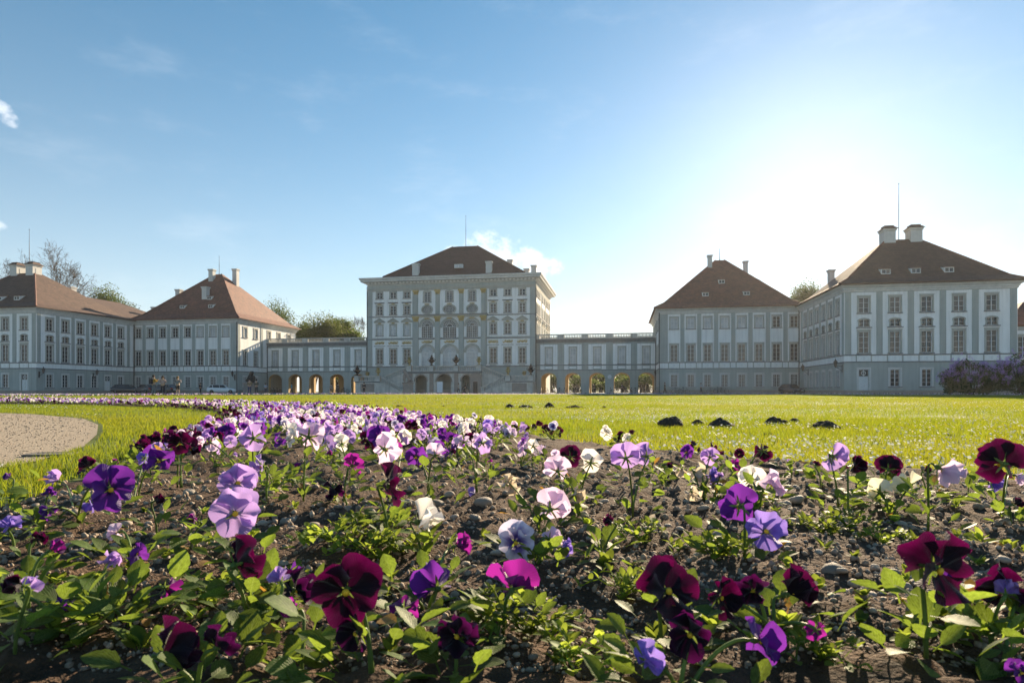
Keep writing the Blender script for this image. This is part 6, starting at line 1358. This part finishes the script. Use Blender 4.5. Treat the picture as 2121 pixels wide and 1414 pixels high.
def drift_colour(e, r_):
    if e < .38 and r_.random() < .9: return 'burgundy' if r_.random() < .8 else 'black'
    return r_.choices(['lavender', 'pale', 'violet', 'white', 'purple', 'bicolor', 'blue', 'burgundy'], [.25, .20, .19, .16, .06, .05, .05, .12])[0]
CN = {'burgundy': 'dark maroon', 'black': 'near black', 'lavender': 'lavender', 'pale': 'pale lilac', 'violet': 'deep violet', 'white': 'white', 'purple': 'bright purple', 'bicolor': 'white and violet', 'blue': 'blue violet'}
cand = []
for iy in range(110):
    yy = 2.35 + iy * .225
    for ix in range(-210, 12):
        x, y = ix * .225 + rnd.uniform(-.1, .1), yy + rnd.uniform(-.1, .1)
        if y > 27 or x < -36: continue
        e = float(bed_e(np.array(x), np.array(y)))
        if e < .16: continue
        if y < 4.2 and any((x - a) ** 2 + (y - b) ** 2 < .035 for a, b in hero_base): continue
        if y < 3.2 and rnd.random() < .6: continue
        if x > .12 - .02 * y and y < 6.5 and not (e < .5 and y > 3.0 and rnd.random() < .6): continue
        cand.append((math.hypot(x, y), x, y, e))
cand.sort(); N_IND = 250
def drift_plant(x, y, e, seed):
    r_ = random.Random(seed); B = Vector((x, y, soilz(x, y) - .004)); c = drift_colour(e, r_); nf = r_.choice((2, 2, 3, 3, 4))
    return r_, B, c, nf
def head_of(r_, k):
    pos = Vector((r_.gauss(0, .045), r_.gauss(0, .045), r_.uniform(.05, .105))); yaw = r_.gauss(180, 55) if r_.random() < .6 else r_.uniform(0, 360); return pos, R(yaw), R(r_.uniform(-15, 40)), r_.uniform(-.3, .3), r_.uniform(.026, .036)
far_acc = []
for i, (dd, x, y, e) in enumerate(cand):
    r_, B, c, nf = drift_plant(x, y, e, 5000 + i); cols = [c if r_.random() < .8 else drift_colour(e, r_) for _ in range(nf)]
    if i < N_IND:
        T = thing('pansy_plant', CN[c] + ' pansy in the dense drift of the bed', 'pansy', B, r_.uniform(0, 0.01), CN[c] + ' pansies in the drift'); new_ob('foliage', r_.choice(FOL), T, (0, 0, 0), (0, 0, r_.uniform(0, 6)), r_.uniform(.8, 1.15))
        for k in range(nf):
            pos, yaw, pit, roll, rad = head_of(r_, k); F_, n = face_matrix(pos, yaw, pit, roll, rad); o = new_ob('flower', r_.choice(LOWF[cols[k]]), T); o.matrix_local = F_
            q = MB(); bk = pos - n * rad * .1; q.tube(bez(Vector((0, 0, 0)), Vector((0, 0, .06)), bk - n * .02, bk, 4), .0016, 4, caps=False); q.ob('stem', M['stem'], T)
    else:
        for k in range(nf): far_acc.append((B, cols[k]) + head_of(r_, k))
def merge_stuff(name, label, cat, items, fol_pts, fol_scale=1.0, fsize=1.0, lowres=True, fol_n=8):
    Vs, Fs, Us, Ms = [], [], [], []; b = 0; names = list(PM); tmpl = [low_flower_small(k) for k in range(4)]; r_ = random.Random(5)
    for it in items:
        B, c, pos, yaw, pit, roll, rad = it; F_, n = face_matrix(B + pos, yaw, pit, roll, rad * fsize); m = np.array(F_); V, Fc, UV = r_.choice(tmpl); Vs.append(V @ m[:3, :3].T + m[:3, 3]); Fs.append(Fc + b); Us.append(UV); Ms.append(np.full(len(Fc), names.index(c))); b += len(V)
    ft = [foliage_arrays(700 + 9 * k, fol_n, 3) for k in range(4)]
    for (x, y, z) in fol_pts:
        V, Fc, UV = r_.choice(ft); a = r_.uniform(0, 6.28); s = fol_scale * r_.uniform(.85, 1.3); rot = np.array([[math.cos(a), -math.sin(a), 0], [math.sin(a), math.cos(a), 0], [0, 0, 1]]) * s; Vs.append(V @ rot.T + np.array([x, y, z])); Fs.append(Fc + b); Us.append(UV); Ms.append(np.full(len(Fc), len(names))); b += len(V)
    me = np_mesh(name, np.concatenate(Vs), np.concatenate(Fs), list(PM.values()) + [M['leaf']], True, np.concatenate(Us)); me.polygons.foreach_set('material_index', np.concatenate(Ms).astype(np.int32)); o = new_ob(name, me); tag(o, label, cat, kind='stuff'); return o
def low_flower_small(k):
    r_ = random.Random(k); Vs = []; Fs = []; Us = []; b = 0
    for kind, turn, layer, tilt in LAY:
        L_, ph = PET[kind]; V, Fc, UV = petal_arrays(L_, ph, 200 + k, .11, .13, 2, 3); m = np.array(petal_matrix(turn, layer, tilt, r_, 1.6)); Vs.append(V @ m[:3, :3].T + m[:3, 3]); Fs.append(Fc + b); Us.append(UV); b += len(V)
    return np.concatenate(Vs), np.concatenate(Fs), np.concatenate(Us)
merge_stuff('distant_pansies', 'far sweep of violet, lilac and maroon pansies curving along the lawn', 'pansies', far_acc, [(x, y, soilz(x, y)) for _, x, y, e in cand[N_IND:]], 1.45, 1.15, fol_n=4)
# flower border round the far edge of the lawn
def row_pts(poly, step, jit):
    pts = []
    for (xa, ya), (xb, yb) in zip(poly, poly[1:]):
        l_ = math.hypot(xb - xa, yb - ya); n = int(l_ / step); nx_, ny_ = -(yb - ya) / l_, (xb - xa) / l_
        for k in range(n): t = (k + rnd.random()) / n; o = rnd.uniform(-jit, jit); pts.append((xa + (xb - xa) * t + nx_ * o, ya + (yb - ya) * t + ny_ * o))
    return pts
rows = row_pts([(-46, 27.5), (-36, 29), (-29.5, 32.5), (-27.8, 38), (-26, 44.6), (-23.6, 52), (-20.3, 59.3), (-14.8, 65), (2.5, 65.4), (16.7, 64.4), (30.7, 62.4), (41, 54), (50, 41)], .11, .42) + row_pts([(-60, 47.5), (-40, 49), (-31, 51), (-26, 56)], .11, .35)
items = []
for x, y in rows:
    r_ = rnd; c = r_.choices(['white', 'pale', 'lavender', 'burgundy', 'violet'], [.25, .25, .2, .2, .1])[0]
    for k in range(2): items.append((Vector((x + r_.gauss(0, .05), y + r_.gauss(0, .05), .0)), c, Vector((0, 0, r_.uniform(.08, .17))), R(r_.uniform(0, 360)), R(r_.uniform(0, 50)), 0, r_.uniform(.035, .05)))
merge_stuff('border_flowers', 'thin far border of white, lilac and maroon flowers along the lawn edge', 'flower border', items, [(x, y, 0) for x, y in rows[::2]], 1.8, 1.0, fol_n=4)

# ------------------------------------------------------------------ pebbles, clods, weeds, fallen leaves
M['pebble'] = surf('pebble', (.40, .34, .27), (.25, .205, .16), 40, .75, .3, 200, spec=.35, rand=.35)
M['gravel_bits'] = surf('small_stones', (.42, .34, .26), (.15, .11, .08), 45, .85, .3, 300, spec=.3, contrast=(.35, .6))
def pebble_mesh(seed, sub=2):
    bm = bmesh.new(); bmesh.ops.create_icosphere(bm, subdivisions=sub, radius=1); r_ = random.Random(seed); sx, sy, sz = r_.uniform(.9, 1.35), r_.uniform(.75, 1.0), r_.uniform(.5, .75); ph = [r_.uniform(0, 6) for _ in range(4)]
    for v in bm.verts: k = 1 + .10 * math.sin(2.3 * v.co.x + ph[0]) + .08 * math.sin(3.1 * v.co.y + ph[1]) + .06 * math.sin(4 * v.co.z + ph[2]); v.co = Vector((v.co.x * sx * k, v.co.y * sy * k, v.co.z * sz * k))
    me = bpy.data.meshes.new('pebble'); bm.to_mesh(me); bm.free(); me.polygons.foreach_set('use_smooth', [True] * len(me.polygons)); me.materials.append(M['pebble']); return me
PB = [pebble_mesh(k) for k in range(7)]
def soil_pixel(y0, y1):
    while True:
        x, y = rnd.uniform(-60, 2180), rnd.uniform(y0, y1); p = gp(x, y, .06)
        if float(bed_e(np.array(p.x), np.array(p.y))) > .12: return p
BIG = [(1725, 1212, 48), (1490, 1122, 34), (1768, 1035, 44), (1650, 1043, 50), (1628, 1048, 30), (1000, 1046, 40), (905, 1040, 34), (1745, 1086, 44), (1770, 1235, 30), (1915, 1335, 30), (985, 1080, 30), (1210, 1065, 22), (850, 1055, 28), (930, 1020, 22), (1055, 1090, 22), (1880, 1240, 24), (700, 1080, 18), (420, 1110, 20), (1560, 1150, 24), (1340, 1100, 20)]
pl = []
for x, y, w in BIG: p = gp(x, y, .065); pl.append((p, w / F_PX * p.y / 2.2))
for k in range(275): p = soil_pixel(1010, 1414); pl.append((p, p.y * rnd.uniform(5.0, 12.0) / F_PX))
for k, (p, r_) in enumerate(pl):
    o = new_ob('pebble', PB[k % 7], None, (p.x, p.y, soilz(p.x, p.y) + r_ * .36), (rnd.uniform(-.3, .3), rnd.uniform(-.3, .3), rnd.uniform(0, 6)), min(r_, .022)); 
    if k < len(BIG): tag(o, 'largest smooth grey brown pebble resting on the soil', 'pebble', 'large pebbles')
    else: tag(o, 'small rounded brown pebble lying on the bed soil', 'pebble', 'pebbles on the soil')
bm = bmesh.new(); bmesh.ops.create_icosphere(bm, subdivisions=1, radius=1); iv = np.array([v.co[:] for v in bm.verts]); ifc = np.array([[v.index for v in f.verts] for f in bm.faces]); bm.free()
pts = [soil_pixel(940, 1414) for _ in range(12000)]; C = np.array([[p.x, p.y, 0] for p in pts]); C[:, 2] = soil_z(C[:, 0], C[:, 1]); g_ = np.random.default_rng(3)
rad = C[:, 1] * (1.2 + 6.5 * g_.random(len(C)) ** 2.0) / F_PX; rad = np.clip(rad, .0009, .009); sc = rad[:, None] * g_.uniform(.65, 1.3, (len(C), 3)); an = g_.uniform(0, 6.28, len(C)); ca, sa = np.cos(an), np.sin(an)
W = iv[None] * sc[:, None] * (1 + .28 * g_.normal(size=(len(C), len(iv), 1)) * .6); X = W[..., 0] * ca[:, None] - W[..., 1] * sa[:, None]; Y_ = W[..., 0] * sa[:, None] + W[..., 1] * ca[:, None]; V = np.stack([X, Y_, W[..., 2]], -1) + C[:, None]; V[..., 2] += (rad * .3)[:, None]
Fc = (ifc[None] + (np.arange(len(C)) * len(iv))[:, None, None]).reshape(-1, 3); o = new_ob('soil_crumbs', np_mesh('soil_crumbs', V.reshape(-1, 3), Fc, M['gravel_bits'], True)); tag(o, 'fine gravel and crumbs of earth covering the flower bed', 'gravel', kind='stuff')
def weed_mesh(seed, stems=0):
    """rosette of small leaves, or creeping stems with leaves along them"""
    r_ = random.Random(seed); Vs = []; Fs = []; b = 0
    def put(pos, yaw, el, l_):
        nonlocal b
        V, Fc, UV = leaf_arrays(seed + b % 97, 8, .52, .22); m = np.array(Matrix.Translation(pos) @ Matrix.Rotation(yaw, 4, 'Z') @ Matrix.Rotation(el, 4, 'X') @ Matrix.Diagonal((l_, l_, l_, 1))); Vs.append(V @ m[:3, :3].T + m[:3, 3]); Fs.append(Fc + b); b += len(V)
    for k in range(r_.randint(8, 13)): put((r_.gauss(0, .001), r_.gauss(0, .001), r_.uniform(0, .004)), r_.uniform(0, 6.28), R(r_.uniform(8, 72)), r_.uniform(.009, .02))
    for k in range(stems):
        a = r_.uniform(0, 6.28); l_ = r_.uniform(.03, .07); pts = [Vector((math.cos(a + .12 * q) * l_ * q / 5, math.sin(a + .12 * q) * l_ * q / 5, .004 + .022 * math.sin(q / 5 * 2.6) * r_.uniform(.6, 1.2))) for q in range(6)]
        t_ = MB(); t_.tube(pts, .0009, 4, caps=False); Vs.append(np.array(t_.v)); Fs.append(np.array(t_.f) + b); b += len(t_.v)
        for q in range(1, 6):
            for sd in (-1, 1): put(pts[q], a - R(90) + sd * R(r_.uniform(30, 75)), R(r_.uniform(5, 60)), r_.uniform(.009, .017))
    return np_mesh('weed_seedling', np.concatenate(Vs), np.concatenate(Fs), M['weed'], True)
CW = [weed_mesh(1200 + 40 * k, 9) for k in range(5)]
WD = [weed_mesh(800 + 30 * k) for k in range(6)]
for k in range(120):
    p = soil_pixel(1000, 1400); o = new_ob('weed_seedling', WD[k % 6], None, (p.x, p.y, soilz(p.x, p.y)), (0, 0, rnd.uniform(0, 6)), rnd.uniform(.8, 1.6)); tag(o, 'tiny bright green weed seedling sprouting from bare soil', 'weed', 'weed seedlings')
for k, (x, y) in enumerate([(740, 1110), (770, 1135), (800, 1100), (690, 1150), (760, 1165), (830, 1140), (1330, 1130), (1480, 1180), (1500, 1170), (1700, 1120), (1760, 1110), (1830, 1135), (560, 1240), (600, 1260), (430, 1250), (1040, 1290), (1100, 1320), (1290, 1240), (1180, 1370), (1700, 1395)]):
    p = gp(x, y, .07); o = new_ob('chickweed_clump', CW[k % 5], None, (p.x, p.y, soilz(p.x, p.y)), (0, 0, rnd.uniform(0, 6)), rnd.uniform(.8, 1.25)); tag(o, 'spreading yellow green chickweed clump on bare soil', 'weed', 'chickweed clumps')
for k in range(16):
    p = soil_pixel(1010, 1390); o = new_ob('withered_leaf', LEAF_OLD, None, (p.x, p.y, soilz(p.x, p.y) + .006), (R(rnd.uniform(-15, 15)), R(rnd.uniform(-25, 25)), rnd.uniform(0, 6)), rnd.uniform(.025, .05)); tag(o, 'dry brown withered leaf lying on the soil', 'leaf', 'fallen leaves')
for x, y, c, lb in ((985, 1014, 'blue', 'shrivelled blue violet petal lying between pebbles'), (1366, 1100, 'wilted', 'curled pale dead petal on the gravelly soil'), (40, 1092, 'blue', 'crumpled dark violet petal on the soil at the bed edge')):
    p = gp(x, y, .075); o = new_ob('fallen_petal', petal_mesh('lower', 1, c), None, (p.x, p.y, soilz(p.x, p.y) + .008), (R(25), R(-15), 1.2), .028); tag(o, lb, 'petal')

pts = []
for _ in range(5500):
    yy_ = 2.0 + 8.5 * rnd.random() ** 1.6; xe = float(path_x(np.array(yy_))); pts.append((xe - .02 - abs(rnd.gauss(0, 1)) * (.5 + yy_ * .35), yy_))
C = np.array([[a, b, .003] for a, b in pts]); rad = np.clip(C[:, 1] * g_.uniform(.5, 1.9, len(C)) / F_PX, .0015, .009); sc = rad[:, None] * g_.uniform(.65, 1.3, (len(C), 3)); W = iv[None] * sc[:, None]; V = W + C[:, None]; Fc = (ifc[None] + (np.arange(len(C)) * len(iv))[:, None, None]).reshape(-1, 3)
o = new_ob('path_stones', np_mesh('path_stones', V.reshape(-1, 3), Fc, M['gravel'], False)); tag(o, 'loose pale stones of the gravel path', 'gravel', kind='stuff')
# ------------------------------------------------------------------ grass and daisies
def in_lawn(x, y):
    ok = (bed_e(x, y) < .17 + .08 * vnoise(x, y, 3.0, 2)) & (y < court_y(x) - .1); ok &= ~((x < path_x(y) + .05) & (y < 13.6)); return ok
Vs, Fs, Cs = [], [], []; base = 0; g_ = np.random.default_rng(12)
for y0, y1, den, w, h in ((.3, 4, 5200, .0030, .036), (4, 8, 2600, .004, .036), (8, 16, 850, .0065, .036), (16, 32, 215, .0125, .037), (32, 67, 56, .025, .040)):
    hwid = lambda yy: .92 * yy + 1.8
    A = 2 * hwid(y1) * (y1 - y0); n = int(A * den); x = g_.uniform(-hwid(y1), hwid(y1), n); y = g_.uniform(y0, y1, n); k = (np.abs(x) < hwid(y)) & in_lawn(x, y); k &= (vnoise(x, y, 2.3, 4) + vnoise(x, y, .6, 8) * .6 + g_.uniform(-.5, .5, n) * .7 > -.42)
    x, y = x[k], y[k]; n = len(x); a = g_.uniform(0, 6.28, n); hh = h * g_.uniform(.55, 1.35, n) * (1 + .7 * fbm(x, y, .9, 3, 2)); ww = w * g_.uniform(.7, 1.3, n); la = g_.uniform(0, 6.28, n); lean = hh * g_.uniform(.1, .8, n)
    dx, dy = np.cos(a) * ww / 2, np.sin(a) * ww / 2; lx, ly = np.cos(la) * lean, np.sin(la) * lean; z0 = np.full(n, -.004)
    P0 = np.stack([x - dx, y - dy, z0], -1); P1 = np.stack([x + dx, y + dy, z0], -1); P4 = np.stack([x + lx, y + ly, hh], -1)
    pt = np.clip(.5 + .9 * fbm(x, y, .25, 4, 6) + .5 * fbm(x, y, 1.6, 3, 16), 0, 1); col = np.array([.92, 1.0, .9]) * (1 - pt[:, None]) + np.array([1.28, 1.1, .85]) * pt[:, None]; col *= g_.uniform(.8, 1.2, n)[:, None]; dry = g_.random(n) < .05; col[dry] = np.array([1.7, 1.2, 1.3]); col = np.concatenate([col, np.ones((n, 1))], 1)
    if y1 <= 8:
        P2 = np.stack([x + dx * .8 + lx * .35, y + dy * .8 + ly * .35, hh * .55], -1); P3 = np.stack([x - dx * .8 + lx * .35, y - dy * .8 + ly * .35, hh * .55], -1)
        Vs.append(np.stack([P0, P1, P2, P3, P4], 1).reshape(-1, 3)); i = base + np.arange(n)[:, None] * 5; Fs.append(np.concatenate([i + np.array([0, 1, 2]), i + np.array([0, 2, 3]), i + np.array([3, 2, 4])])); Cs.append(np.repeat(col, 5, 0)); base += n * 5
    else:
        Vs.append(np.stack([P0, P1, P4], 1).reshape(-1, 3)); Fs.append(base + np.arange(n * 3).reshape(-1, 3)); Cs.append(np.repeat(col, 3, 0)); base += n * 3
o = new_ob('lawn_grass', np_mesh('lawn_grass', np.concatenate(Vs), np.concatenate(Fs), M['grass'], col=np.concatenate(Cs))); tag(o, 'short sunlit green grass of the lawn', 'grass', kind='stuff')
print('grass tris', sum(len(f) for f in Fs))
n = 15000; yy = 2.6 * (30 / 2.6) ** g_.random(n); x = g_.uniform(-1, 1, n) * (.9 * yy + 1); k = in_lawn(x, yy) & (vnoise(x, yy, .8, 3) + .5 * vnoise(x, yy, .25, 7) + .3 * (x > 0) > .18); x, yy = x[k], yy[k]; n = len(x)
r_ = g_.uniform(.004, .0085, n) * (1 + yy / 60); c = np.stack([x, yy, g_.uniform(.03, .052, n)], -1); tl = g_.uniform(-.5, .5, (n, 2)); V = []
for q in range(6): a = 2 * math.pi * q / 6; V.append(c + np.stack([r_ * math.cos(a), r_ * math.sin(a), r_ * (tl[:, 0] * math.cos(a) + (tl[:, 1] + .5) * math.sin(a))], -1))
o = new_ob('daisies', np_mesh('daisies', np.stack(V, 1).reshape(-1, 3), np.arange(6 * n).reshape(-1, 6), M['daisy'])); tag(o, 'tiny white daisies dotted through the grass', 'daisies', kind='stuff')

# ------------------------------------------------------------------ the hazy evening air
mb = MB(); mb.box(-440, 440, -140, 540, -1.0, 44.0)
m = bpy.data.materials.new('haze'); m.use_nodes = True; nt = m.node_tree; nt.nodes.clear(); out = nt.nodes.new('ShaderNodeOutputMaterial'); pv = nt.nodes.new('ShaderNodeVolumePrincipled')
pv.inputs['Color'].default_value = (.95, .93, .9, 1); pv.inputs['Density'].default_value = HAZE; pv.inputs['Anisotropy'].default_value = .45; nt.links.new(pv.outputs[0], out.inputs['Volume'])
h = mb.ob('haze', m); tag(h, 'thin evening haze hanging over lawn and palace', 'haze', kind='stuff')
